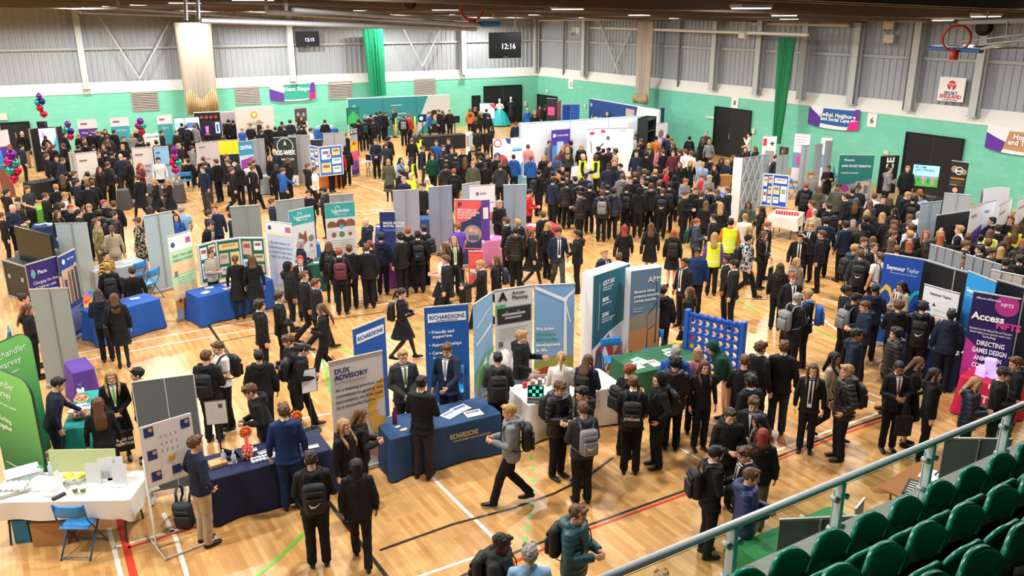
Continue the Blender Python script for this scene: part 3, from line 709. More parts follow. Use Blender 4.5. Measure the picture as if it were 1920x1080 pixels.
# grey eaves duct over the right wall
a = PX(1670, 30, XR-.5); mb = MB(); mb.bbox((XR-.45, (a.y+6)/2, ceil_z(XR)-.14), (.5, a.y-6, .3), .05); tag(mb.build('air_duct', mat('duct_grey', '5f6b6b', .5)), 'long grey duct under the ceiling above the right hand wall', 'duct')
# ---------------------------------------------------------------- fittings on the walls
def vent(px0, py0, px1, py1, lab):
    a = PB(px0, py0, .01); b_ = PB(px1, py1, .01); w = (b_.xy-a.xy).length; z0, z1 = b_.z, a.z
    t = empty('wall_vent', (a.x, a.y, z0), BANG, lab, 'vent', 'louvred vents in the green back wall')
    mb = MB(); mb.box((w/2, -.01, 0), (w+.06, .05, .05)); mb.box((w/2, -.01, z1-z0), (w+.06, .05, .05))
    for x in (0, w): mb.box((x, -.01, (z1-z0)/2), (.05, .05, z1-z0))
    mb.build('frame', mat('vent_grey', '9b9389', .5), t)
    mb = MB(); n = 11
    for i in range(n): z = (z1-z0)*(i+.5)/n; mb.add([(0, .0, z+.03), (w, .0, z+.03), (w, -.05, z-.02), (0, -.05, z-.02)], [(0, 1, 2, 3)])
    mb.mat(1).box((w/2, .01, (z1-z0)/2), (w, .01, z1-z0)); mb.build('louvre', [mat('vent_slat', 'b0a69c', .5), mat('vent_dark', '3a322f', .8)], t)
vent(246, 174, 298, 206, 'slatted vent in the green wall, left of the beige curtain net'); vent(440, 164, 488, 194, 'slatted vent in the green wall, between the beige net and the sagging banner')
vent(616, 154, 660, 184, 'slatted vent in the green wall, beside the green net'); vent(777, 149, 816, 176, 'slatted vent in the green wall, right above the teal display wall')
blk = mat('door_black', '15161a', .35, noise_amt=.1, spec=.5)
def door(n, A, B_, ztop, ang, lab=None, leaves=2):
    w = (B_.xy-A.xy).length; mb = MB(); mb.box((w/2, -.02, ztop/2), (w, .06, ztop))
    d = mb.build('door_%d' % n, blk, None, (A.x, A.y, 0), ang); structure(d)
    mb = MB(); mb.box((w/2, -.055, ztop+.03), (w+.16, .05, .08))
    for x in (-.04, w+.04): mb.box((x, -.055, ztop/2), (.08, .05, ztop))
    mb.build('door_frame', mat('frame_black', '0c0d10', .4), d)
    if leaves == 2: mb = MB(); mb.box((w/2, -.052, ztop/2), (.015, .01, ztop)); mb.build('door_gap', mat('gap_grey', '44464a', .5), d)
    mb = MB(); mb.box((w*.46, -.07, 1.05), (.05, .04, .3)); mb.build('door_handle', mat('chrome', 'b9bcc0', .25, metal=.9), d)
    return d
def bdoor(n, x0, x1, y, **k): a = PB(x0, y, .03); b_ = PB(x1, y, .03); door(n, a, b_, (a.z+b_.z)/2, BANG, **k)
def rdoor(n, x0, x1, y0, y1, **k):
    a = PX(x0, y0, XR-.03); b_ = PX(x1, y1, XR-.03); door(n, a, b_, (a.z+b_.z)/2, -PI/2, **k)
bdoor(1, 3, 52, 231); bdoor(2, 908, 976, 162); bdoor(3, 886, 898, 181, leaves=1); rdoor(4, 1344, 1408, 202, 209); rdoor(5, 1704, 1806, 249, 264); rdoor(6, 1010, 1044, 178, 183)
def wall_text_sign(txt, A, w, h, ang, lab, cat, size=None, bg='e9e7e2', fg='2a2a30', name='number_sign', grp=None):
    t = empty(name, A, ang, lab, cat, grp); mb = MB(); mb.bbox((w/2, -.015, h/2), (w, .02, h), .004); mb.build('sign_board', pm(bg), t)
    letters(txt, size or h*.6, pm(fg), t, (w/2, -.028, h*.28), align='c', fit=w*.85); return t
for txt, x0, y0, x1, y1, lab in (('12', 1066, 148, 1075, 166, 'white sign with the number twelve on the green wall'), ('10', 1199, 163, 1208, 181, 'white sign with the number ten, partly behind the beige net'), ('8', 1371, 181, 1384, 202, 'white sign with the number eight on the green wall, above the black doors'), ('6', 1625, 211, 1643, 237, 'white sign with the number six on the green wall')):
    a = PX(x0, y1, XR-.01); c = PX(x0, y0, XR-.01); d = PX(x1, y1, XR-.01); wall_text_sign(txt, a, abs(d.y-a.y), c.z-a.z, -PI/2, lab, 'sign')
# SPORT ENGLAND panel
a = PX(1757, 188, XR-.12); c = PX(1760, 143, XR-.12); d = PX(1793, 196, XR-.12); W, Hh = abs(d.y-a.y)+.25, c.z-a.z
t = empty('sport_sign', a, -PI/2, 'white panel with a red figure emblem and red and blue lettering on the cladding', 'sign')
mb = MB(); mb.bbox((W/2, 0, Hh/2), (W, .04, Hh), .008); mb.build('sign_board', pm('ece9e6'), t)
mb = MB(); cx, cz = W/2, Hh*.66; r = Hh*.2
def arcpoly(mb, cx, cz, r0, r1, a0, a1, y, n=10):
    o = [(cx+r1*math.cos(R(a0+(a1-a0)*i/n)), y, cz+r1*math.sin(R(a0+(a1-a0)*i/n))) for i in range(n+1)]; q = [(cx+r0*math.cos(R(a1-(a1-a0)*i/n)), y, cz+r0*math.sin(R(a1-(a1-a0)*i/n))) for i in range(n+1)]
    for i in range(n): mb.add([o[i], o[i+1], q[n-i-1], q[n-i]], [(0, 1, 2, 3)])
def disc(mb, cx, cz, r, y, n=18): mb.add([(cx+r*math.cos(2*PI*i/n), y, cz+r*math.sin(2*PI*i/n)) for i in range(n)], [tuple(range(n))])
arcpoly(mb, cx, cz, r*.45, r, 35, 145, -.025); arcpoly(mb, cx, cz, r*.35, r, 160, 250, -.025); arcpoly(mb, cx, cz, r*.35, r, -70, 20, -.025); disc(mb, cx, cz+.05*r, r*.26, -.027)
mb.build('emblem', pm('c8313c'), t)
letters('SPORT', .19, pm('2a3f80'), t, (cx, -.03, Hh*.27), align='c', bold=.02, fit=W*.6); letters('ENGLAND', .19, pm('c8313c'), t, (cx, -.03, Hh*.13), align='c', bold=.03, fit=W*.85); letters('LOTTERY FUNDED', .07, pm('555555'), t, (cx, -.03, Hh*.04), align='c', fit=W*.7)
# hanging cloth banners on the walls (sagging)
def sag_banner(pts, shapes, texts, lab, y=-.06, name='wall_banner', ang=None, sag=.10):
    (tl, tr, br_, bl) = pts; A = bl.copy(); w = (Vector(tr.xy)-Vector(tl.xy)).length; H0 = tl.z; z0 = (bl.z+br_.z)/2; h = (tl.z+tr.z)/2-z0
    t = empty(name, (tl.x, tl.y, z0), ang, lab, 'banner'); n = 20; mb = MB(); mb.smooth = True
    def S(u, v, off=0): return (u*w, y-off-.03*math.sin(u*9)-.05*math.sin(PI*u)*v, h*(1-v)-sag*math.sin(PI*u)*(.35+.65*v)+(tr.z-tl.z)*(u-.5))
    vs = [S(i/n, j/6) for j in range(7) for i in range(n+1)]
    mb.add(vs, [(j*(n+1)+i, (j+1)*(n+1)+i, (j+1)*(n+1)+i+1, j*(n+1)+i+1) for j in range(6) for i in range(n)]); mb.build('fabric', pm('e8e6ea'), t)
    pr = MB(); ms = []
    for k, (poly, colr) in enumerate(shapes):
        m = pm(colr)
        if m not in ms: ms.append(m)
        pr.mat(ms.index(m)); (u0, v0), (u1, v1), (u2, v2), (u3, v3) = poly
        vs = []
        for j in range(5):
            for i in range(11):
                a = i/10; b2 = j/4; u = (u0*(1-a)+u1*a)*(1-b2)+(u3*(1-a)+u2*a)*b2; v = (v0*(1-a)+v1*a)*(1-b2)+(v3*(1-a)+v2*a)*b2; vs.append(S(u, v, .004+.003*k))
        pr.add(vs, [(j*11+i, (j+1)*11+i, (j+1)*11+i+1, j*11+i+1) for j in range(4) for i in range(10)])
    pr.build('print', ms, t)
    for txt, u, v, sz, colr in texts:
        s = S(u, v); letters(txt, sz, pm(colr), t, (s[0], s[1]-.05, s[2]), align='c')
    return t
sag_banner([PB(504, 157, .02), PB(589, 154, .02), PB(590, 184, .02), PB(505, 188, .02)], [([(0, .3), (.32, .55), (.3, 1), (0, 1)], '5c2f96'), ([(.3, .05), (.92, .05), (.86, .92), (.3, .92)], '2f9c86'), ([(.92, 0), (1, 0), (1, .6), (.86, .6)], '6a2f9a'), ([(.87, .6), (1, .6), (1, 1), (.85, 1)], 'd81f7b')],
           [('Next Steps', .58, .42, .34, 'ffffff')], 'sagging banner in purple, teal and pink on the green back wall', ang=BANG)
sag_banner([PX(1520, 195, XR-.02), PX(1615, 206, XR-.02), PX(1612, 246, XR-.02), PX(1517, 230, XR-.02)], [([(0, .1), (.28, .55), (.26, 1), (0, 1)], '5c2f96'), ([(.3, .08), (.92, .05), (.82, .85), (.26, .8)], '1f5c9c'), ([(.92, 0), (1, 0), (1, .55), (.86, .5)], '6a2f9a'), ([(.85, .6), (1, .55), (1, 1), (.8, 1)], 'd81f7b')],
           [('Medical, Healthcare', .58, .42, .24, 'ffffff'), ('and Social Care', .55, .62, .24, 'ffffff')], 'sagging banner in purple, blue and pink on the green wall beside the number six', ang=-PI/2)
sag_banner([PX(1855, 231, XR-.02), PX(1970, 246, XR-.02), PX(1965, 292, XR-.02), PX(1848, 277, XR-.02)], [([(0, .35), (.36, .6), (.3, 1), (0, 1)], '5c2f96'), ([(.38, .15), (1, .1), (1, .9), (.32, .85)], 'b98d62')],
           [('Hospitality', .72, .42, .26, 'ffffff'), ('and Tourism', .70, .64, .26, 'ffffff')], 'sagging banner in white, purple and tan at the end of the green wall', ang=-PI/2)
# curtain nets
def net(px0, px1, y0, y1, plane, m, lab, knots, seed=1, taper=1.0, waist=None, lean=0, depth=.16):
    a, b_, c = plane(px0, y0), plane(px1, y0), plane((px0+px1)/2, y1); top = (a+b_)/2; w = (b_-a); w.z = 0; W = w.length; t = w.normalized(); n = Vector((t.y, -t.x, 0)); H = top.z-c.z
    rr = random.Random(seed); root = empty('curtain_net', (top.x, top.y, c.z), math.atan2(t.y, t.x), lab, 'net')
    mb = MB(); mb.smooth = True; cols = 60; rows = 22; front = []
    for side in (0, 1):
        vs = []
        for j in range(rows+1):
            v = j/rows
            for i in range(cols+1):
                u = i/cols-.5; ww = W*(1-(1-taper)*v); f = .05*math.sin(i*1.9+rr.uniform(-.2, .2))+.03*math.sin(i*.7+v*3)
                vs.append((u*ww+lean*v, (-1 if side == 0 else 1)*depth*math.sqrt(max(0, 1-(2*u)**2))+f*(1-abs(2*u))*1.2, H*(1-v)))
        mb.add(vs, [((j*(cols+1)+i), (j*(cols+1)+i+1), ((j+1)*(cols+1)+i+1), ((j+1)*(cols+1)+i)) for j in range(rows) for i in range(cols)])
    mb.build('netting', m, root)
    if knots:
        kb = MB(); kb.smooth = True
        for i in range(14):
            u = (i+.5)/14-.5; ww = W*taper; hh = H*knots*(1-.25*math.cos(u*9)); kb.tube([(u*ww+lean, -depth*.9, -.02), (u*ww*1.02+lean, -depth*1.2, hh*.5), (u*ww*.98+lean*.9, -depth*1.05, hh)], [.05, .07, .035], 8)
        kb.build('gathered_hem', mat('net_hem', 'a88f68', .9, noise_amt=.2), root)
    return root
netm = mat('net_beige', 'a9a093', .9, noise_amt=.25, scale=25); netg = mat('net_green', '1c8f66', .8, noise_amt=.3, scale=25); netgd = mat('net_deep_green', '1f7a4e', .75, noise_amt=.35, scale=18)
net(325, 396, 42, 213, lambda x, y: PB(x, y, 1.3), netm, 'wide beige curtain net bundled against the back wall', .22, 1, .85, depth=.35)
net(679, 718, 54, 180, lambda x, y: PB(x, y, .9), netg, 'bright green curtain net hanging against the back wall', 0, 2, .78, lean=.15)
net(1196, 1226, 41, 194, lambda x, y: PX(x, y, XR-.9), netm, 'beige curtain net hanging over the number ten on the wall', .1, 3, .85)
net(1460, 1492, 71, 272, lambda x, y: PX(x, y, XR-1.3), netgd, 'dark green curtain net hanging in a long bundle before the wall', 0, 4, .42, lean=-.05)
# tracks the nets run on
trk = mat('track_white', 'd5d2c8', .45, noise_amt=.04)
def rail3(pts, r, name, lab, cat, m=trk, hang=(), hz=1.6):
    t = empty(name, pts[0], 0, lab, cat); o = Vector(pts[0]); mb = MB(); mb.tube([Vector(p)-o for p in pts], r, 8); mb.build('rail_bar', m, t)
    for h in hang: mb = MB(); q = Vector(h)-o; mb.tube([q, q+Vector((0, 0, hz))], .025, 6); mb.build('hanger', m, t)
    return t
def PXY(px, py, z): return P(px, py, z)
a = P(-10, 57.5, 6.15); b_ = P(960, 47, 6.15)
rail3([a, b_], .07, 'net_track', 'long pale track for the curtain nets, running along the back wall', 'track', hang=[P(150, 56.5, 6.15), P(545, 51, 6.15)])
a = P(945, 46, 6.15); b_ = P(1515, 65, 6.15)
rail3([a, b_], .07, 'net_track', 'long pale track for the curtain nets, running along the right hand wall', 'track', hang=[P(980, 47, 6.15), P(1077, 48, 6.15), P(1200, 51, 6.15), P(1302, 55, 6.15), P(1392, 59, 6.15)])
a = P(0, 36, 6.7); b_ = P(470, 33, 6.7); rail3([a, b_], .05, 'ceiling_pipe', 'thin pale pipe under the ceiling along the back wall', 'pipe')
rail3([P(1390, 30, 6.75), P(1392, 44, 6.5), P(1590, 48, 6.5), P(1596, 30, 6.75)], .055, 'ceiling_pipe', 'cream pipe with elbows under the ceiling before the right hand wall', 'pipe', mat('pipe_cream', 'c9bda5', .5))
rail3([P(1010, 38, 6.6), P(1390, 34, 6.7)], .05, 'ceiling_pipe', 'cream pipe under the ceiling above the beige net on the wall', 'pipe', mat('pipe_cream', 'c9bda5', .5))
# folded basketball frames
gal = mat('galvanised', 'a9acb0', .4, metal=.3, noise_amt=.08)
def fc(x, y): p = P(x, y+60); return math.atan2(-p.y, -p.x)+PI/2
def hoop(c, r, lab, tilt=0, rz=0, board=None):
    t = empty('basketball_hoop', c, rz, lab, 'basketball hoop'); mb = MB(); mb.smooth = True
    M = Matrix.Rotation(tilt, 4, 'X'); mb.tube([M @ Vector((r*math.cos(a), r*math.sin(a), 0)) for a in [2*PI*i/20 for i in range(20)]], .022, 6, closed=True); mb.build('rim', pm('c23a22', .4), t)
    mb = MB(); mb.smooth = True; mb.box((0, 0, 0), (.14, .16, .1), Matrix.Translation(M @ Vector((0, r+.06, 0))) @ M); mb.build('bracket', pm('c23a22', .4), t); return t
D = 20
GS = .6
f = empty('basketball_gantry', PD(640, 45, 16), 0, 'folded basketball backboard frame with long grey struts, hung under the ceiling', 'basketball gantry'); o = Vector(f.location)
def strut(par, A, B_, w=.06, m=gal): mb = MB(); mb.tube([A-o, B_-o], w*GS, 6); mb.build('strut', m, par)
for a, b_, w in (((375, 38, 12), (892, 55, 17), .06), ((500, 22, 14), (905, 47, 17.5), .07), ((550, 18, 13), (880, 42, 18), .05), ((225, 15, 16), (600, 42, 15), .035), ((150, 23, 15), (355, 30, 16), .035), ((740, 38, 17), (895, 50, 17.5), .035)): strut(f, PD(*a), PD(*b_), w)
for x, y0, y1, d in ((347, -8, 38, 12), (370, -8, 37, 12), (498, -5, 22, 14), (535, -5, 22, 13.5), (220, -5, 15, 16)): strut(f, PD(x, y0, d), PD(x+2, y1, d), .045)
mb = MB(); q = PD(918, 45, 17.5)-o; mb.bbox(tuple(q), (.42, .2, .10), .03, None); mb.build('board_padding', pm('2b6fa8'), f)
hoop(PD(885, 16, 17.5), .22, 'orange basketball hoop folded up beside the black hanging screen', R(-80), fc(885, 12))
f = empty('basketball_gantry', PD(1830, 75, 17), 0, 'folded basketball frame with grey struts, under the ceiling near the far right end', 'basketball gantry'); o = Vector(f.location)
for a, b_, w in (((1840, 92, 17), (1960, 62, 14), .045), ((1835, 84, 17), (1950, 72, 14), .03), ((1805, 78, 18), (1935, 62, 15), .03), ((1889, 40, 15), (1888, 66, 15), .03), ((1800, 42, 17.5), (1960, 36, 14), .07)): strut(f, PD(*a), PD(*b_), w)
A, B_ = PD(1741, 90, 18), PD(1841, 96, 17)
t = empty('backboard', (A+B_)/2, math.atan2((B_-A).y, (B_-A).x), 'horizontal clear backboard with blue padded edge, folded up near the ceiling', 'backboard'); wv = (B_-A).length
mb = MB(); mb.bbox((0, 0, 0), (wv, .10, .07), .02); mb.build('board_padding', pm('2b5f98'), t); mb = MB(); mb.box((0, .45, .04), (wv*.96, .85, .02)); mb.build('board', mat('board_pale', 'c2c8ca', .3), t)
hoop(PD(1794, 70, 17.3)-Vector((0, 0, .02)), .22, 'orange basketball hoop folded up above the clear backboard', R(-80), fc(1794, 70))
# another small folded hoop at the back
hoop(PD(431, 17, 34), .24, 'small distant orange hoop under the ceiling by the back wall', R(-70), fc(431, 17))
# clock screens, loudspeakers, boxes
def clock(txt, A, B_, h, ang, lab):
    w = (B_.xy-A.xy).length; t = empty('clock_screen', A, ang, lab, 'screen'); mb = MB(); mb.bbox((w/2, .04, h/2), (w, .09, h), .012); mb.build('casing', mat('screen_black', '11151c', .25, noise_amt=0, spec=.5), t)
    o = letters(txt, h*.30, mat('clock_digits', 'dfe8ff', .5, noise_amt=0, emit=3.0), t, (w*.56, -.01, h*.36), align='c', bold=.0); disc_ = MB(); disc(disc_, w*.2, h*.43, h*.03, -.008); disc_.build('clock_symbol', pm('6a7078'), t)
    letters('SAMSUNG', h*.045, pm('9aa0a8'), t, (w*.5, -.01, h*.03), align='c'); return t
a, b_ = PB(556, 88, .2), PB(599, 87, .2); clock('12:15', a, b_, PB(556, 59, .2).z-a.z, BANG, 'black wall screen with white clock digits, further of the two, on the cladding')
a, b_ = PD(918, 110, 31), PD(983, 110, 31.3); tvh = clock('12:16', a, b_, PD(918, 61, 31).z-a.z, BANG, 'black screen with white clock digits hung from the ceiling, larger of the two')
mb = MB(); w2 = (b_-a).length
for x in (.2, w2-.2): mb.tube([(x, .08, 1.0), (x, .08, 2.3)], .02, 6)
mb.build('hanger_pole', steel, tvh)
def speaker(c, s, lab, rz):
    t = empty('loudspeaker', c, rz, lab, 'loudspeaker'); mb = MB(); mb.smooth = True; mb.tube([(0, .18*s, 0), (0, 0, 0), (0, -.14*s, 0)], [.11*s, .19*s, .21*s], 16); mb.build('cabinet', pm('191a1d'), t)
    mb = MB(); disc(mb, 0, 0, .09*s, -.142*s); mb.build('cone', pm('9a2a2a' if s < .7 else '3a3c42'), t)
    mb = MB(); mb.tube([(0, .05, .1*s), (0, .05, 1.2)], .015, 6); mb.build('bracket', steel, t)
speaker(PD(766, 5, 18), .62, 'black round loudspeaker hanging under the ceiling, with a red centre', BANG); speaker(PD(1847, 51, 20), .8, 'black round loudspeaker under the ceiling above the backboard', -PI/2+.4)
for px, py, s, lab in ((1667, 46, .5, 'cream control box on the cladding, upper of the two'), (1667, 73, .45, 'cream twin lamp box on the cladding, lower of the two'), (1392, 67, .3, 'small cream twin emergency lamp below the net track, further right'), (1079, 57, .28, 'small cream twin emergency lamp below the net track, nearer the corner')):
    c = PX(px, py, XR-.1) if px > 1500 else PD(px, py, 32)
    t = empty('wall_box', c, -PI/2, lab, 'box'); mb = MB(); mb.bbox((0, 0, 0), (s, .12, s*.8), .02); mb.build('housing', pm('cfc8b8'), t)
    mb = MB()
    for dx in (-.12, .12): mb.ball((dx*s*2, -.07, -s*.45), .06)
    mb.build('lamp', pm('8f8b82'), t)
# small wall fittings
for c, ang, s, lab in ((PB(985, 194, .03), BANG, (.22, .3), 'small cream notice on the green corner wall'), (PX(1097, 198, XR-.05), -PI/2, (.16, .22), 'small grey box on the green wall beside the blue screen'), (PX(1413, 246, XR-.05), -PI/2, (.18, .26), 'small dark box on the green wall beside the brown doors'), (PX(1332, 220, XR-.06), -PI/2, (.55, .14), 'cream bar fitting on the green wall left of the brown doors'), (PX(1026, 171, XR-.05), -PI/2, (.3, .16), 'small pale exit light over the black door by the corner'), (PB(3, 219, .04), BANG, (.5, .35), 'small white sign at the left end of the back wall'), (PX(1662, 286, XR-.04), -PI/2, (.25, .15), 'small white box on the wall above the black vertical banner')):
    mb = MB(); mb.bbox((0, 0, 0), (s[0], .06, s[1]), .012); o2 = mb.build('wall_fitting', pm('cfcabb'), None, c, ang); tag(o2, lab, 'wall fitting')
# ---------------------------------------------------------------- lamps
lamp_m = mat('lamp_diffuser', 'f4f6ff', .5, noise_amt=0, emit=9)
LAMPS = []
def lamp(x, y, l=.75, w=.30, lab=None, power=70, drop=.30):
    z = ceil_z(x)-drop; t = empty('ceiling_light', (x, y, z), 0, lab, 'ceiling light', 'twin strip lights under the hall ceiling')
    mb = MB(); mb.bbox((0, 0, .035), (l, w, .07), .015); mb.build('housing', pm('c9cbcb'), t)
    mb = MB(); mb.box((0, 0, -.008), (l*.92, w*.82, .014)); mb.build('diffuser', lamp_m, t)
    la = bpy.data.lights.new('hall_lamp', 'AREA'); la.shape = 'RECTANGLE'; la.size = l*.92; la.size_y = w*.8; la.energy = power; la.color = (1, .955, .89)
    lo = bpy.data.objects.new('hall_lamp', la); lo.location = (0, 0, -.02); C.objects.link(lo); lo.parent = t
k = 0
for j, y in enumerate((5.8, 11, 16.5, 22.5, 28.5, 35, 41.5)):
    for i, x in enumerate((-10, -3, 4.5, 11.5, 18.5, 25.5)):
        if (x, y) in ((4.5, 4),): pass
        lamp(x, y, lab='twin strip light under the ceiling, %s across in row %d from the seating' % (['first', 'second', 'third', 'fourth', 'fifth', 'sixth'][i], j+1), power=LP*(.45 if j == 0 else 1))
for i, x in enumerate((-9, -2.5, 4.5, 10, 14.5, 21, 27)):
    lamp(x, 47.6, .9, .4, 'strip light close to the back wall, %s of seven from the left' % ['first', 'second', 'third', 'fourth', 'fifth', 'sixth', 'last'][i], LPB, .22)
# ================================================================= stands, banners, tables
SZ = []
def vP(px, z):      # px is (x, y)
    return P(px[0], px[1], z)
def art_on(root, w, h, z0, shapes, texts, y=-.012, M=None):
    """shapes: ('r',u0,v0,u1,v1,col) ('p',[(u,v)..],col) ('c',u,v,r_m,col) ; texts: (txt,u,v,size,col,align[,bold[,fit]])"""
    def S(u, v, k=0): return ((min(1, max(0, u))-.5)*w, y-.0015*(k+1), z0+h*(1-min(1, max(0, v))))
    if shapes:
        pr = MB(); ms = []
        for k, s in enumerate(shapes):
            m = pm(s[-1])
            if m not in ms: ms.append(m)
            pr.mat(ms.index(m)); kk = k*.35
            if s[0] == 'r': pr.poly([S(s[1], s[4], kk), S(s[3], s[4], kk), S(s[3], s[2], kk), S(s[1], s[2], kk)])
            elif s[0] == 'p': pr.poly([S(u, v, kk) for u, v in s[1]])
            elif s[0] == 'c':
                pr.poly([S(s[1]+s[3]/w*math.cos(2*PI*i/20), s[2]+s[3]/h*math.sin(-2*PI*i/20), kk) for i in range(20)])
        o = pr.build('print', ms, root)
        if M is not None: o.matrix_local = M
    for t in texts:
        txt, u, v, sz, colr, al = t[:6]; c = S(u, v, len(shapes)*.35+1.5)
        letters(txt, sz, pm(colr), root, c, align=al, bold=t[6] if len(t) > 6 else .015, fit=t[7]*w if len(t) > 7 else None, M=M)
def banner(tl, tr, bg, shapes=(), texts=(), lab='', h=2.0, z0=.09, back=False, name='roll_up_banner', cat='banner', wmax=None, foot=True, rail='c2c4c4', tilt=None):
    A, B_ = vP(tl, h), vP(tr, h)
    d = B_-A; d.z = 0; w = d.length; c = (A+B_)/2
    if wmax and w > wmax: w = wmax
    SZ.append((lab[:40], round(w, 2), round(h, 1)))
    ang = math.atan2(d.y, d.x)
    t = empty(name, (c.x, c.y, 0), ang, lab, cat)
    mb = MB(); mb.box((0, 0, (h+z0)/2), (w, .012, h-z0)); pn = mb.build('panel', pm(bg, .6), t)
    mb = MB(); mb.bbox((0, 0, h), (w+.02, .03, .03), .006); mb.build('top_rail', mat('alu_'+rail, rail, .35, metal=.6, noise_amt=0), t)
    if foot:
        mb = MB(); mb.bbox((0, 0, z0*.55), (w+.03, .10, z0*.9), .02)
        for x in (-w*.32, w*.32): mb.box((x, 0, .008), (.05, .32, .016))
        mb.build('base', mat('alu_base', 'a9abac', .4, metal=.5, noise_amt=0), t)
    mb = MB(); s = -1 if back else 1; mb.tube([(0, .03*s, z0*.8), (0, .028*s, h)], .011, 6); mb.build('pole', mat('alu_base', 'a9abac', .4), t)
    if back is False: art_on(pn, w, h-z0, z0, shapes, texts)
    return t
def lines(n, v0, dv, col='8a8f96', u0=.1, u1=.9, th=.006): return [('r', u0, v0+i*dv, u1-(.12*((i*7) % 3)), v0+i*dv+th, col) for i in range(n)]
GR = '9aa5ac'
# ---- accountants' stands in the middle foreground
banner((616, 680), (716, 658), 'd3d1cf', [('p', [(.70, .32), (1, .22), (1, .80), (.78, .72), (.66, .56)], 'e3b04c'), ('c', 1.02, .50, .17, 'd3d1cf'), ('p', [(.62, .76), (.80, .74), (.84, .80), (.68, .83)], 'e3b04c'), ('c', .78, 1.0-.13, .12, 'b98d72'), ('r', .60, .80, .96, .84, '3c2c22'), ('r', .10, .70, .22, .76, '6d6a70')]+lines(3, .515, .022, '9a9ba5')+lines(12, .72, .016, '9a9ba5', .6, .95, .005)[:3],
       [('DUX', .08, .11, .115, '3a3864', 'l', .04), ('ADVISORY', .08, .165, .115, '3a3864', 'l', .04), ('Your Accountant People', .08, .20, .05, '9a9ba5', 'l'), ('As a training practice, we\'re', .08, .27, .075, '4a4a68', 'l'), ('committed to guiding new', .08, .32, .075, '4a4a68', 'l'), ('accountants on their path', .08, .37, .075, '4a4a68', 'l'), ('to a successful future.', .08, .42, .075, '4a4a68', 'l')],
       'pale grey roll-up banner with a yellow ring and dark lettering about accountants')
banner((661, 618), (721, 594), '2458a8', [('r', .08, .06, .94, .15, 'e9edf2')], [('RICHARDSONS', .5, .125, .105, '1f4c94', 'c', .02, .78)], 'blue roll-up banner standing behind the pale grey one with the yellow ring')
banner((795, 577), (878, 570), '1f5aa8', [('r', .07, .065, .94, .155, 'eef1f5'), ('r', .085, .07, .925, .072, '1f4c94')],
       [('RICHARDSONS', .5, .125, .11, '1f3f7a', 'c', .02, .8), ('CHARTERED ACCOUNTANTS', .5, .148, .03, '1f3f7a', 'c'), ('\u2022 Friendly and', .08, .27, .085, 'f2f5f8', 'l', .02), ('   supportive', .08, .315, .085, 'f2f5f8', 'l', .02), ('\u2022 Apprenticeships', .08, .40, .085, 'f2f5f8', 'l', .02, .86), ('\u2022 Career', .08, .485, .085, 'f2f5f8', 'l', .02), ('   support', .08, .53, .085, 'f2f5f8', 'l', .02)],
       'blue roll-up banner with white bullet points, behind the two men in suits')
banner((887, 572), (923, 548), '8fbbe0', [('p', [(.1, .25), (.85, .12), (.86, .14), (.12, .27)], 'dcebf6'), ('p', [(.1, .42), (.9, .30), (.9, .34), (.1, .45)], 'e6f1f9'), ('p', [(.0, .75), (.5, .60), (1, .58), (1, .80), (0, .92)], '6fb58e'), ('p', [(.3, .72), (.62, .62), (.66, .70)], 'f2f7f5')], [], 'light blue roll-up banner with white arrows, turned edge-on to the grey one')
banner((928, 545), (998, 535), 'c9cbcb', [('r', 0, .16, .5, .28, '5aa56f'), ('p', [(.28, .16), (1, .16), (1, .19), (.28, .19)], 'c9cbcb'), ('r', .05, .20, .96, .37, '2d2d33'), ('r', .18, .26, .8, .285, 'b0b0b4'), ('r', .25, .30, .7, .32, 'b0b0b4'), ('c', .30, .25, .03, '77777c'), ('c', .62, .25, .03, '77777c'), ('r', .08, .56, .20, .62, '60646a')]+lines(5, .42, .028, 'a0a2a5'),
       [('A', .10, .115, .23, '17171a', 'l', .05), ('Arrow', .44, .065, .10, '17171a', 'l'), ('Planning', .44, .115, .10, '17171a', 'l')],
       'grey roll-up banner with a large black letter A and a green block')
banner((1002, 535), (1078, 532), '7ba7d6', [('p', [(.74, .17), (.80, .17), (.84, 1), (.74, 1)], 'e8edf2'), ('p', [(.75, .15), (.0, .0), (.02, .04), (.74, .19)], 'e8edf2'), ('p', [(.78, .17), (1, .08), (1, .05), (.76, .14)], 'e8edf2'), ('p', [(.78, .18), (.92, .42), (.88, .42), (.76, .2)], 'dfe6ee'), ('c', .77, .165, .045, 'f2f5f8'), ('p', [(0, .86), (.5, .80), (1, .80), (1, 1), (0, 1)], '8b9a4c'), ('p', [(0, .97), (.3, .92), (1, .94), (1, 1), (0, 1)], 'a23a33')],
       [('We bring', .04, .50, .095, 'eef2f6', 'l', .03), ('innovative,', .04, .56, .095, '4fa07a', 'l', .03), ('high-quality', .04, .62, .095, '4fa07a', 'l', .03), ('development', .04, .68, .095, 'eef2f6', 'l', .03), ('to life.', .04, .74, .095, 'eef2f6', 'l', .03)],
       'sky blue roll-up banner showing a white wind turbine', h=1.98)
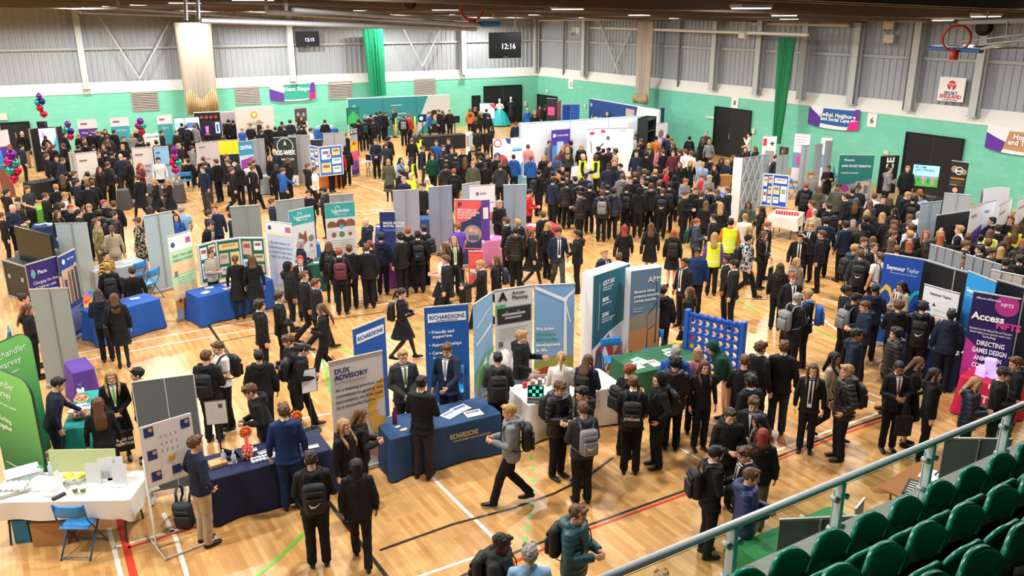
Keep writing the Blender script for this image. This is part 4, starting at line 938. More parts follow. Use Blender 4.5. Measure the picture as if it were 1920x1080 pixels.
# thick light box walls of the project management stand
def lightbox(tl, tr, bg, shapes, texts, lab, h=2.2, th=.30):
    A, B_ = vP(tl, h), vP(tr, h); d = B_-A; d.z = 0; w = d.length; ang = math.atan2(d.y, d.x); c = (A+B_)/2; SZ.append((lab[:40], round(w, 2), h))
    t = empty('display_wall', (c.x, c.y, 0), ang, lab, 'display wall'); mb = MB(); mb.bbox((0, th/2, h/2), (w, th, h), .02); mb.build('frame', pm('e4e6e8'), t)
    mb = MB(); mb.box((0, -.006, h/2), (w-.02, .012, h-.04)); pn = mb.build('panel', pm(bg), t); art_on(pn, w, h-.04, .02, shapes, texts, -.013); return t
lightbox((1113, 516), (1181, 493), '1f5f73', [('p', [(0, .72), (.45, .60), (1, .52), (1, 1), (0, 1)], 'dfe5ea'), ('p', [(.05, 1), (.1, .75), (.45, .62), (.6, .8), (.55, 1)], 'b8343c'), ('p', [(.2, .9), (.35, .70), (.5, .9), (.4, 1)], 'e8ecf0'), ('p', [(.12, .82), (.25, .75), (.3, .95), (.1, .98)], '2f6aa0'), ('r', .155, .09, .165, .55, 'cfe0e4'), ('p', [(.6, .85), (.95, .72), (.95, .95), (.7, 1)], 'c05a5a')],
         [('\u00a357.5K', .24, .12, .13, 'eef4f5', 'l', .02), ('average salary for', .24, .15, .05, 'cfe0e4', 'l'), ('APM holders*', .24, .175, .05, 'cfe0e4', 'l'), ('80%', .24, .28, .12, 'eef4f5', 'l', .02), ('job satisfaction', .24, .31, .05, 'cfe0e4', 'l'), ('25M', .24, .43, .12, 'eef4f5', 'l', .02), ('Project Professionals', .24, .46, .05, 'cfe0e4', 'l'), ('needed by 2030*', .24, .485, .05, 'cfe0e4', 'l')],
         'teal display wall with white salary figures and a red crane picture')
lightbox((1183, 507), (1241, 499), '5f7a90', [('p', [(0, .45), (1, .40), (1, 1), (0, 1)], '8d8276'), ('p', [(0, .60), (1, .56), (1, 1), (0, 1)], 'b98152'), ('p', [(0, .86), (.12, .78), (.2, .86), (.36, .80), (.5, .88), (.8, .84), (1, .88), (1, 1), (0, 1)], '40362c'), ('p', [(.58, .90), (.605, .60), (.625, .60), (.635, .90)], '37424c'), ('p', [(.61, .60), (.55, .45), (.565, .45), (.625, .595)], '37424c'), ('p', [(.61, .60), (.84, .56), (.84, .57), (.615, .61)], '37424c'), ('p', [(.86, .75), (.88, .32), (.90, .32), (.91, .75)], '37424c'), ('p', [(.88, .32), (.82, .08), (.84, .08), (.90, .31)], '37424c'), ('p', [(.88, .33), (.60, .45), (.60, .46), (.89, .345)], '37424c')],
         [('APM', .55, .13, .17, 'e8edf2', 'l', .0), ('Because when', .12, .22, .085, 'e8edf2', 'l', .01), ('projects succeed,', .12, .265, .085, 'e8edf2', 'l', .01, .85), ('society benefits', .12, .31, .085, 'e8edf2', 'l', .01), ('The power of', .12, .38, .04, 'cfd6dc', 'l'), ('Management', .12, .405, .04, 'cfd6dc', 'l')],
         'grey-blue display wall with a wind farm at sunset, joined to the teal one', th=.22)
# ---- left foreground
def curved_banner(tl, tr, c1, texts, lab, h=2.15, z=None):
    A, B_ = vP(tl, h), vP(tr, h); d = B_-A; d.z = 0; w = max(d.length, .85); ang = math.atan2(d.y, d.x); c = (A+B_)/2
    t = empty('fabric_banner', (c.x, c.y, 0), ang, lab, 'banner'); n = 12; rc = .25; pts = []
    o = [(-w/2, 0), (w/2, 0), (w/2, h-rc)]+[(w/2-rc+rc*math.cos(a), h-rc+rc*math.sin(a)) for a in [PI/2*i/6 for i in range(7)]]+[(-w/2+rc+rc*math.cos(a), h-rc+rc*math.sin(a)) for a in [PI/2+PI/2*i/6 for i in range(7)]]
    mb = MB(); m = len(o); mb.add([(x, -.02, z) for x, z in o]+[(x, .02, z) for x, z in o], [tuple(range(m)), tuple(range(2*m-1, m-1, -1))]+[(i, m+i, m+(i+1) % m, (i+1) % m) for i in range(m)])
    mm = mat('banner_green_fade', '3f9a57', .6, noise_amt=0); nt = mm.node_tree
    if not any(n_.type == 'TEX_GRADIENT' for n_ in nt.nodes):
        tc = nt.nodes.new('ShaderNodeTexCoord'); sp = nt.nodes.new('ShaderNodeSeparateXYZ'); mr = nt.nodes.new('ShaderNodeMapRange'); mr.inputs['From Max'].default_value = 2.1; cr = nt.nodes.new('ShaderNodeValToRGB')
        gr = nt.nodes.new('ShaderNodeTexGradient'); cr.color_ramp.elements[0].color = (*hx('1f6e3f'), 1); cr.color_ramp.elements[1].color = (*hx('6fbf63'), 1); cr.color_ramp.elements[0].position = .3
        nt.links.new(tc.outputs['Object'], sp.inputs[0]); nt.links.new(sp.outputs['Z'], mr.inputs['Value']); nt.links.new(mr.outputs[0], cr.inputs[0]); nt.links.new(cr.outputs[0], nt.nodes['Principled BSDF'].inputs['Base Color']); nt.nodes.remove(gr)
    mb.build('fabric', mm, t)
    mb = MB(); mb.tube([(x, 0, z) for x, z in o], .018, 6, closed=True); mb.build('tube_frame', pm('1d3a2c'), t)
    mb = MB(); mb.bbox((0, 0, .012), (w*.5, .4, .024), .006); mb.build('base', pm('5a5d60'), t)
    art_on(t, w, h, 0, [('c', .13, .13, .045, 'd7eed8'), ('c', .13, .13, .035, '3f9a57')], texts, -.021); return t
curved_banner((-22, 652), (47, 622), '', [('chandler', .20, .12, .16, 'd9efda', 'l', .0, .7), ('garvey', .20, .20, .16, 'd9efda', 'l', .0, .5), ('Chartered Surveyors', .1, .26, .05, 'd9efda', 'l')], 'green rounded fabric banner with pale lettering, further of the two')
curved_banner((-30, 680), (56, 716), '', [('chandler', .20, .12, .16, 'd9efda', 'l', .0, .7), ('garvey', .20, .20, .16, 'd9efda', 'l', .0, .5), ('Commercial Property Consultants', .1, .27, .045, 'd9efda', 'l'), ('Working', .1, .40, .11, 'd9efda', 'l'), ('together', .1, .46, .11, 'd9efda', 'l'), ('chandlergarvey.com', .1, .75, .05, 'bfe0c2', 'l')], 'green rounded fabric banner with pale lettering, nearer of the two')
banner((55, 543), (126, 540), '8f9899', lab='tall plain grey roll-up banner seen from behind, beside the purple table', back=True, h=2.05)
banner((103, 419), (163, 418), '9fb0b6', lab='plain pale grey roll-up banner seen from behind, left of the man in camouflage', back=True, h=2.0)
banner((268, 406), (322, 396), '9fb0b8', lab='plain pale grey roll-up banner seen from behind, beside the green and orange one', back=True, h=2.1)
banner((48, 497), (103, 481), '33256e', [('p', [(.10, .10), (.22, .08), (.26, .13), (.18, .18), (.10, .15)], '55b09a'), ('p', [(.10, .08), (.18, .06), (.18, .1)], 'c76a8a')], [('Pace', .32, .14, .12, 'e8e6f0', 'l', .01), ('Changing the lives', .12, .25, .10, 'd9d6e6', 'l', 0, .85), ('of children with', .12, .31, .10, 'd9d6e6', 'l', 0, .75), ('neurodisabilities', .12, .37, .10, 'd9d6e6', 'l', 0, .8), ('thepacecentre.org', .4, .46, .06, 'd9d6e6', 'l')], 'purple roll-up banner with white lettering in front of the black flight case')
banner((109, 482), (139, 467), '23408e', [('r', .0, .17, 1, .60, 'b9a99c'), ('r', .08, .28, .26, .60, '5a4a48'), ('r', .34, .24, .5, .60, '7d5a4c'), ('r', .55, .20, .7, .60, '4c3c3a'), ('r', .76, .18, .95, .60, '39465a'), ('c', .17, .27, .05, 'c79a80'), ('c', .42, .23, .05, '9c6b4a'), ('c', .62, .19, .05, 'c79a80'), ('c', .85, .17, .05, 'd0a58c'), ('c', .2, .08, .06, 'dfe6f2')]+lines(16, .66, .018, 'aebbe0', .15, .9), [('NHS Trust', .4, .08, .06, 'dfe6f2', 'l')], 'blue roll-up banner with a photo of young people, beside the purple one')
banner((313, 445), (357, 432), 'bfe3b8', [('r', 0, 0, 1, .19, 'e9ecef'), ('c', .17, .11, .065, '3458a0'), ('r', .72, .06, .92, .13, 'c25a82'), ('r', 0, .33, 1, .48, 'f0cfa0'), ('r', 0, .60, 1, .78, 'e9cfa6'), ('r', .1, .43, .24, .50, '7c7c80'), ('r', 0, .78, 1, .92, 'c98f5f'), ('c', .2, .80, .06, '8a4a30'), ('c', .4, .82, .06, 'c88a60'), ('c', .6, .80, .06, 'b4603a'), ('c', .8, .82, .06, '5c3a2c'), ('r', 0, .92, 1, 1, '8fa4d0')]+lines(6, .52, .03, '8fb08c', .2, .9), [('Early Years and', .5, .26, .095, '3f8f80', 'c', 0, .8), ('Childcare Careers', .5, .315, .095, '3f8f80', 'c', 0, .85)], 'green and orange roll-up banner with a photo of children at the bottom', h=2.1)
banner((498, 414), (547, 420), 'c3cfe3', [('r', 0, 0, 1, .13, 'e4e7ea'), ('r', 0, .13, 1, .17, 'e8dfc8'), ('c', .14, .08, .06, '3458a0'), ('r', .74, .05, .95, .12, 'b86a9a'), ('r', .28, .58, .44, .68, 'e8c9d0'), ('r', .6, .56, .8, .66, 'dfe6ee'), ('r', 0, .85, 1, .9, 'efe3b8')], [('At the heart of', .5, .28, .10, '6478a8', 'c', 0, .75), ('everything we do is', .5, .34, .10, '6478a8', 'c', 0, .85), ('a belief in the best', .5, .40, .10, '6478a8', 'c', 0, .85), ('start for children', .5, .46, .10, '6478a8', 'c', 0, .8)], 'pale blue roll-up banner with blue handwriting-like lines, beside the green poster board', h=2.1)
TG = [('r', 0, 0, 1, .20, '3da3a3'), ('c', .42, .07, .07, 'bfe3e2'), ('c', .42, .075, .055, '3da3a3')]
banner((540, 397), (587, 387), 'd5d6d6', TG+[('p', [(.3, .42), (.36, .30), (.5, .36), (.62, .29), (.66, .44), (.5, .50)], '8a5238'), ('c', .82, .42, .09, '77797a'), ('c', .8, .52, .05, 'b5704c')]+lines(8, .60, .035, 'b0b4b6'), [('Tiggywinkles', .5, .125, .12, 'e4f3f2', 'c', .02, .7), ('Wildlife Hospital', .5, .155, .05, 'e4f3f2', 'c')], 'teal and white roll-up banner with a fox picture', h=2.1)
banner((608, 383), (664, 378), 'd5d6d6', [TG[0]]+TG[1:]+[('c', .2, .31, .13, '7a5638'), ('c', .52, .30, .15, '7a4a38'), ('c', .82, .30, .14, '8a5a4c'), ('r', 0, .335, 1, .40, 'd5d6d6'), ('c', .52, .33, .06, '3fa0c0'), ('c', .25, .44, .07, '8a5a4a'), ('c', .52, .44, .08, '5a8050'), ('c', .8, .44, .05, 'a04a38')]+lines(9, .52, .035, 'b0b4b6'), [('Tiggywinkles', .5, .125, .12, 'e4f3f2', 'c', .02, .62), ('Wildlife Hospital', .5, .165, .05, 'e4f3f2', 'c')], 'teal and white roll-up banner with hedgehog pictures', h=2.1)
banner((431, 388), (487, 384), '7d8583', lab='plain grey roll-up banner seen from behind, near the green poster board', back=True, h=2.0)
banner((516, 377), (570, 371), '848c8d', lab='plain grey roll-up banner seen from behind, above the fox banner', back=True, h=2.0)
banner((617, 366), (662, 363), '848c8d', lab='plain grey roll-up banner seen from behind, above the hedgehog banner', back=True, h=2.0)
banner((736, 358), (785, 355), '9b9fae', lab='grey roll-up banner seen from behind, left one of the two in the centre', back=True, h=2.1)
banner((803, 351), (847, 348), '8492a6', lab='blue-grey roll-up banner seen from behind, in the centre, next to the red banner', back=True, h=2.1)
banner((866, 346), (900, 341), '8e9aa8', lab='low blue-grey banner back beside the white banner that says take action', back=True, h=1.8)
banner((944, 347), (987, 346), '8a99ab', lab='blue-grey roll-up banner seen from behind, left of the person in the red top', back=True, h=2.1)
banner((880, 349), (928, 346), 'e6e7e9', [('r', .25, .1, .35, .15, '7a5aa0'), ('r', .4, .11, .65, .14, '9a9ba5'), ('r', .5, .42, 1, .55, 'c9855f'), ('r', .1, .55, .4, .7, '444850')], [('Take action today to', .5, .28, .085, '33363c', 'c', 0, .9)], 'white roll-up banner behind the red one, seen above it', h=2.1)
banner((853, 374), (902, 375), 'dc5a5c', [('p', [(0, .38), (.45, .32), (.8, .22), (1, .08), (1, 1), (0, 1)], '27375e'), ('c', .66, .52, .26, '9b8a86'), ('c', .6, .46, .07, 'd0a58c'), ('c', .78, .48, .06, 'c79a80'), ('r', .5, .54, .9, .62, '50566a'), ('r', 0, .74, 1, .76, 'dc5a5c')], [('p', .12, .09, .22, '2a2440', 'l', .02), ('EMPOWERING', .08, .17, .085, 'f6d9d6', 'l', .02, .75), ('NEUROINCLUSION', .08, .21, .085, 'f6d9d6', 'l', .02, .85), ('IN EDUCATION', .08, .25, .085, 'f6d9d6', 'l', .02, .7), ('AND WORK', .08, .29, .085, 'f6d9d6', 'l', .02, .55)], 'red and navy roll-up banner with a round photo, beside the pink table', h=2.0)
banner((902, 375), (918, 374), '5a3f9a', [('r', .2, .12, .8, .3, 'e4e2ee')], [], 'narrow purple panel with a white square, right of the red banner', h=1.95)
banner((878, 471), (905, 471), 'd94f4a', [('r', .1, .55, .5, .75, 'eceae8')]+lines(6, .12, .06, 'f2c9c4'), [('Na', .3, .74, .12, '2a3f80', 'c')], 'short red display board standing under the round-photo banner', h=.95, z0=.05)
banner((711, 397), (740, 397), '1d2f63', [('r', .2, .33, 1, .39, '3a62a8')], [('MADE IN THE', .22, .24, .10, 'dfe4ef', 'l', .02), ('ROYAL NAVY', .22, .30, .10, 'dfe4ef', 'l', .02)], 'navy blue roll-up banner with white capitals beside the blue folding chairs', h=1.6, wmax=1.0)
banner((924, 260), (957, 259), 'eceaea', [('c', .27, .10, .17, 'c8404c'), ('c', .27, .10, .12, 'eceaea'), ('p', [(.7, .0), (1, 0), (1, .12), (.82, .1)], '2a52a8'), ('c', .42, .50, .34, 'dd4030'), ('c', .24, .36, .15, '2a4fa8')], [('We are hiring', .42, .50, .12, 'ffffff', 'c', .02, .6)], 'white banner with red rings and a blue dot', h=2.1)
banner((958, 259), (980, 257), 'eef0f2', [('r', .1, .20, .9, .28, '8fd0e6'), ('p', [(.3, .7), (1, .5), (1, 1), (0, 1)], '5a9fd0')], [('Care Choices', .5, .27, .12, '1f5a8a', 'c', .02, .8)], 'narrow white banner with a light blue stripe beside the one with red rings', h=2.1)
banner((873, 246), (885, 247), 'e0e4e8', [('r', .1, .1, .6, .35, 'c98a7a'), ('r', .5, .05, 1, .4, '8fc6c8'), ('r', .1, .62, .9, .70, 'c43a3a'), ('r', .1, .76, .9, .84, '3a62a8')], [], 'thin pale banner with red and blue stripes, alone near the middle of the hall', h=2.0)
banner((655, 244), (669, 241), 'e9b93c', [('r', 0, 0, 1, .12, '4c525c'), ('r', 0, .12, 1, .25, '9aa0a8'), ('r', 0, .48, 1, .70, 'd95a80'), ('r', 0, .70, 1, .90, '7a4aa8'), ('r', 0, .90, 1, 1, '4a2f88')], [('BE THE', .5, .08, .16, 'e6e8ea', 'c', .02, .8), ('BIG', .5, .34, .2, 'c23a30', 'c', .02, .7)], 'tall yellow, pink and purple roll-up banner beside the orange table', h=2.1)
banner((512, 258), (554, 257), '2c3a37', [('c', .5, .18, .34, 'dfe5e2'), ('c', .5, .18, .31, '2c3a37'), ('p', [(.44, .16), (.5, .06), (.56, .16)], 'dfe5e2'), ('p', [(.3, .58), (.5, .66), (.7, .58), (.5, .62)], '5aa34a'), ('r', 0, .8, 1, 1, 'e4e6e6')], [('KC WEX', .5, .36, .26, 'f2f5f4', 'c', .05, .88), ('TRAINING LTD', .5, .48, .12, 'f2f5f4', 'c', .03, .72)], 'dark green banner with a white tree emblem', h=2.1)
banner((540, 254), (581, 253), '9a9da0', lab='plain grey banner back immediately right of the dark green tree banner', back=True, h=2.15)
banner((605, 250), (647, 249), '9b9ea2', lab='plain grey banner back in front of the blue draped table by the back wall', back=True, h=2.0)
banner((581, 262), (604, 262), '2b2d31', [('r', .1, .2, .6, .4, 'dddddd')], [], 'small black banner between two grey banner backs', h=1.9)
banner((446, 266), (473, 263), 'b9d6ea', [('r', 0, 0, 1, .28, '3f93c0'), ('p', [(.08, .38), (.95, .32), (.95, .55), (.08, .60)], '9a3fa0')], [('CENTRAL', .5, .16, .2, 'f2f7fa', 'c', .03, .85)], 'light blue banner with a purple ribbon, left of a grey banner back', h=2.1)
banner((473, 262), (495, 260), '9a9da3', lab='plain grey banner back right of the light blue banner with a purple ribbon', back=True, h=2.1)
banner((366, 269), (409, 265), 'cbbfbd', [('r', .55, .55, .85, .65, 'c0404c'), ('r', .12, .08, .4, .10, '6a6468')], [('Law', .5, .34, .12, '8a6a70', 'c')], 'pinkish grey banner with faint lettering, behind the group in grey trousers', h=2.1)
banner((141, 288), (180, 284), 'd9d5d0', [('r', .12, .13, .5, .16, '77706c'), ('r', .3, .74, .85, .86, 'e3b53c')], [('Business', .55, .46, .17, '5c5450', 'c', .01, .7)], 'cream banner with a yellow bar, at the edge of the left hand crowd', h=2.1)
banner((128, 286), (141, 288), 'a9adae', lab='narrow grey side panel next to the cream banner with a yellow bar', back=True, h=2.1)
banner((246, 278), (285, 275), 'd6cfcb', [('r', .12, .12, .5, .15, '77706c'), ('c', .75, .78, .12, '6a4a44')], [('Two-year', .5, .38, .17, '5a3f3c', 'c', .01, .7), ('Courses', .5, .48, .17, '5a3f3c', 'c', .01, .5)], 'cream banner with brown lettering behind the bearded man in white', h=2.1)
banner((287, 276), (315, 274), '8fc0e0', [('r', .12, .1, .4, .13, '4a6a88')], [('Courses', .55, .38, .14, '3f6a90', 'c')], 'light blue banner behind the bearded man in white, right of the cream one', h=2.1)
for a, b_, c, lab, tx in (((144, 225), (180, 223), '5a2f96', 'purple banner with a white top against the back wall', 'Hospitality'), ((205, 221), (240, 219), '3aa5b4', 'turquoise banner with a white top against the back wall, wider of the two', 'Health & Childcare'), ((293, 217), (321, 215), '3f9fa8', 'turquoise banner with a white top by the white draped table, narrower of the two', 'Sport')):
    banner(a, b_, c, [('r', 0, 0, 1, .22, 'e6e0e4'), ('r', .14, .08, .5, .13, '9a6a80')], [(tx, .5, .34, .14, 'e2e8ee', 'c', .01, .7)], lab, h=2.1)
banner((-12, 247), (14, 243), '5a2f96', [('r', 0, 0, 1, .35, 'd9d4dc')], [], 'purple banner cut by the left edge, in front of the black doorway', h=2.1)
banner((550, 203), (575, 200), 'c9cbcd', [('r', .05, .03, .95, .38, '4a4a50'), ('c', .3, .18, .1, 'a9a9ad'), ('c', .7, .2, .1, 'a9a9ad'), ('r', .1, .5, .9, .54, '8a8a90')], [], 'pale banner with a black and white photo against the back wall', h=2.1)
banner((1431, 255), (1457, 256), 'e6e0e2', [('r', .05, .05, .3, .2, 'c8323c'), ('r', .25, .3, .9, .55, '9a8a90'), ('r', 0, .6, .85, 1, 'd2404e')]+lines(3, .7, .08, 'f0c9cc'), [('+', .7, .2, .3, '33363c', 'c', .05)], 'white and red banner with a small cross, above the grey partition backs', h=2.1)
banner((1491, 250), (1520, 252), 'e0dde8', [('r', 0, .40, 1, .72, '7a8fc8'), ('p', [(.2, .5), (.7, .4), (.8, .6), (.4, .7)], 'd0508a')]+lines(4, .06, .06, 'c0708a'), [], 'white and lilac banner between the dark green net and the teal poster, nearer the net', h=2.1)
banner((1541, 257), (1561, 259), 'e0dde8', [('r', 0, .35, 1, .62, '7a8fc8')]+lines(3, .06, .06, 'c0708a'), [], 'white and lilac banner left of the wide teal poster, nearer the poster', h=2.1)
for i, (a, b_, h) in enumerate((((1427, 290), (1444, 289), 2.0), ((1457, 292), (1480, 290), 2.0), ((1503, 272), (1519, 272), 2.1), ((1528, 271), (1543, 270), 2.1), ((1548, 265), (1562, 264), 2.1))):
    banner(a, b_, '98a6ae', lab='grey partition back near the dark green net, %s of five from the left' % ['first', 'second', 'third', 'fourth', 'fifth'][i], back=True, h=h)
banner((1575, 290), (1640, 291), '7a8088', [('p', [(0, 0), (1, 0), (1, .42), (0, .60)], '1f6a66'), ('c', .18, .64, .22, '8a2f78'), ('r', .55, .48, .95, 1, 'b0a090'), ('r', .6, .5, .68, .95, '4a4440'), ('r', .8, .55, .92, .7, '5c646c'), ('c', .36, .74, .15, 'b98468'), ('p', [(.15, 1), (.22, .85), (.5, .84), (.58, 1)], '1f2c55')], [('INSPIRE THE NEXT GENERATION', .08, .22, .11, 'e6f0ee', 'l', .01, .84), ('Phoenix', .14, .11, .11, 'e6f0ee', 'l', .01), ('CAREERS IN RUGBY', .08, .34, .07, 'c9dedb', 'l')], 'wide teal and grey poster banner with a seated man, beside the black vertical banner', h=2.1)
t = banner((1652, 292), (1687, 291), '16171a', [('r', 0, .80, .3, .98, 'c8b9a8'), ('r', .66, .8, .98, .98, 'd0b8a0')], [], 'black vertical banner with large white sideways letters, behind the man with folded arms', h=1.9)
for i, ch in enumerate('ECE'): letters(ch, .42, pm('eeeeee'), t, (0, 0, 0), M=Matrix.Translation((.17, -.016, 1.62-.32*i)) @ Matrix.Rotation(-PI/2, 4, 'Y'), bold=.03)
banner((1785, 301), (1817, 305), '1c1a1a', [('c', .25, .14, .12, '8a7a68'), ('c', .53, .16, .14, 'd9d9d9'), ('c', .53, .16, .11, '2a2a2c'), ('c', .8, .17, .10, '8a7a68'), ('r', .1, .28, .9, .31, 'a87a3c'), ('r', .1, .40, .5, .42, '9a9a9a'), ('r', .1, .60, .4, .66, 'b07a38'), ('c', .45, .5, .09, 'c79a80'), ('r', .3, .56, .6, .8, '1f2738')]+lines(4, .34, .02, '8a6a48'), [('BASE', .53, .18, .10, 'eeeeee', 'c', .02)], 'black roll-up banner with three round pictures, right of the football screen', h=2.1)
banner((1771, 362), (1821, 366), 'a8adb2', lab='pale grey banner back under the black banner with round pictures', back=True, h=2.0)
banner((1727, 381), (1766, 377), '9dadb8', lab='pale blue-grey banner back standing in the right hand crowd', back=True, h=2.1)
banner((1757, 404), (1821, 394), '1b1d20', [('r', .12, .2, .22, .4, 'e2e2e2')], [], 'black display board with one small white sheet, in the right hand crowd', h=1.9, foot=False, name='display_board', cat='display board')
LV = [('p', [(0, .4), (1, .3), (1, 1), (0, 1)], '5c3f8a'), ('p', [(.3, .7), (1, .4), (1, 1), (.4, 1)], '3a98a0'), ('r', .1, .12, .5, .15, 'a08ab0')]
for a, b_, lab in (((1821, 389), (1847, 379), 'white and violet banner beside the black display board, nearest to it'), ((1847, 379), (1868, 375), 'white and turquoise banner behind the black display board'), ((1874, 385), (1899, 370), 'white and violet banner between dark boards at the far right'), ((1910, 374), (1935, 362), 'pale banner cut off by the right edge of the photo')):
    banner(a, b_, 'dcdfe6', LV, [], lab, h=2.1)
for i, (a, b_) in enumerate((((1745, 458), (1773, 466)), ((1774, 466), (1804, 475)), ((1812, 477), (1844, 487)), ((1846, 487), (1878, 497)))):
    banner(a, b_, '8b949e', lab='grey partition back in the right hand crowd, %s of four from the left' % ['first', 'second', 'third', 'last'][i], back=True, h=2.0)
banner((1859, 506), (1899, 514), 'c7b8ae', lab='pale pinkish banner back above the black partition, nearer one', back=True, h=2.1)
banner((1900, 514), (1940, 523), 'c7b8ae', lab='pale pinkish banner back above the black partition, cut by the photo edge', back=True, h=2.1)
ZL = [('p', [(0, .42), (.15, .33), (.27, .36), (.36, .46), (.30, .48), (.22, .41), (.14, .39), (.02, .46)], 'e0b84c'), ('p', [(.6, .5), (.74, .46), (.88, .36), (1, .34), (1, .38), (.9, .40), (.78, .50), (.64, .54)], '2fb0c0'), ('c', .46, .5, .09, 'cfe2f2'), ('c', .58, .49, .10, 'dcebf6'), ('c', .68, .52, .07, 'cfe2f2'), ('c', .42, .39, .05, 'bcd8f0'), ('p', [(.5, .48), (.6, .36), (.64, .38), (.56, .5)], 'd9957a')]
banner((1659, 475), (1733, 487), '1b4aa8', ZL, [('Seymour', .10, .16, .13, 'eef2fa', 'l', .03, .48), ('Taylor', .61, .16, .13, 'eef2fa', 'l', .0, .32), ('Accountants and Tax Advisers', .2, .20, .05, 'cfd9f0', 'l', 0, .7), ('Start your journey', .12, .64, .09, 'f2f5fa', 'l', .03, .8), ('in accounting and tax', .12, .70, .09, 'f2f5fa', 'l', .03, .8), ('with Seymour Taylor', .12, .76, .09, 'f2f5fa', 'l', .03, .8), ('Recommended', .1, .84, .06, 'e0607a', 'l', .02)], 'dark blue roll-up banner with clouds and a yellow ribbon, behind the woman in tan', h=2.1)
banner((1816, 508), (1869, 529), '2a93d6', [('p', [(0, .55), (.06, .4), (.4, 1), (.25, 1)], '1f6fb8')], [('Seymour', .07, .20, .12, 'eef6fc', 'l', .03, .48), ('Taylor', .58, .20, .12, 'eef6fc', 'l', .0, .34), ('Accountants and Tax Advisers', .1, .24, .05, 'cfe4f6', 'l', 0, .7), ('Start your', .1, .60, .1, 'e6f2fb', 'l')], 'bright blue roll-up banner beside the purple and pink one', h=2.1)
banner((1826, 546), (1914, 561), '231b55', [('c', .76, .08, .20, 'b8358f'), ('p', [(0, .42), (.3, .5), (.35, .75), (0, .80)], 'b8358f'), ('p', [(0, .8), (.3, .75), (1, .8), (1, 1), (0, 1)], '1a1440')],
       [('nfts.co.uk/access', .08, .055, .06, 'e4e0f0', 'l', .02), ('Access', .05, .24, .19, 'ffffff', 'l', .03), ('NFTS', .60, .29, .17, 'd9439f', 'l', .04), ('NFTS', .62, .09, .09, 'f2dcec', 'l', .03), ('Outreach from the National Film and Television', .5, .335, .06, 'e4e0f0', 'c', .01, .92), ('School, helping you to discover career roles', .5, .365, .06, 'e4e0f0', 'c', .01, .88), ('including:', .5, .395, .06, 'e4e0f0', 'c', .01), ('DIRECTING', .55, .47, .13, 'ffffff', 'c', .02, .6), ('GAMES DESIGN', .55, .54, .13, 'ffffff', 'c', .02, .75), ('ANIMATION', .55, .61, .13, 'ffffff', 'c', .02, .6), ('COMPOSING', .55, .68, .13, 'ffffff', 'c', .02, .65), ('VFX', .35, .75, .13, 'ffffff', 'c', .02)],
       'purple roll-up banner with a pink circle and large white capitals behind the pink table', h=2.2)
# black partition wall behind the blue banners
def flat_wall(pts, h, colr, lab, name='partition', cat='partition', th=.05, gaps=True, z0=0.0, edge='8a8d90'):
    q = [vP(p, h) for p in pts]; t = empty(name, (q[0].x, q[0].y, 0), 0, lab, cat); o = Vector((q[0].x, q[0].y, 0))
    for i in range(len(q)-1):
        a, b_ = q[i]-o, q[i+1]-o; d = b_-a; d.z = 0; w = d.length; ang = math.atan2(d.y, d.x)
        mb = MB(); M = Matrix.Translation((a.x, a.y, 0)) @ Matrix.Rotation(ang, 4, 'Z'); mb.box((w/2, 0, (h+z0)/2), (w-.02, th, h-z0), M); mb.build('panel', pm(colr), t)
        mb = MB(); mb.box((0, 0, (h+z0)/2), (.03, th+.02, h-z0), M); mb.box((w/2, 0, h), (w, th+.02, .025), M); mb.build('post', pm(edge), t)
    return t
flat_wall([(1733, 487), (1793, 505), (1816, 511)], 2.0, '17181b', 'black partition wall behind the white poster and the ginger haired man')
flat_wall([(1869, 524), (1925, 540), (1980, 556)], 2.0, '17181b', 'black partition wall right of the bright blue banner')
t = banner((1734, 533), (1800, 551), 'dfe1e4', [('c', .2, .42, .05, '3a4a9a'), ('c', .2, .62, .05, '3a4a9a'), ('p', [(.3, .34), (.35, .28), (.4, .34)], '2a2f5a')]+lines(5, .40, .09, '9aa0b0', .35), [('Seymour Taylor', .5, .14, .07, '3a3f5a', 'c')], 'white poster with small blue icons on the black partition, behind the ginger haired man', h=1.75, foot=False, name='poster', cat='poster', z0=.6)
banner((409, 264), (446, 262), 'd6d42a', [('r', 0, .32, 1, 1, '1f2226'), ('c', .3, .5, .1, 'c9c9c9'), ('c', .7, .55, .1, 'c9c9c9')], [], 'yellow and black banner between the pinkish grey banner and the light blue one', h=1.95)
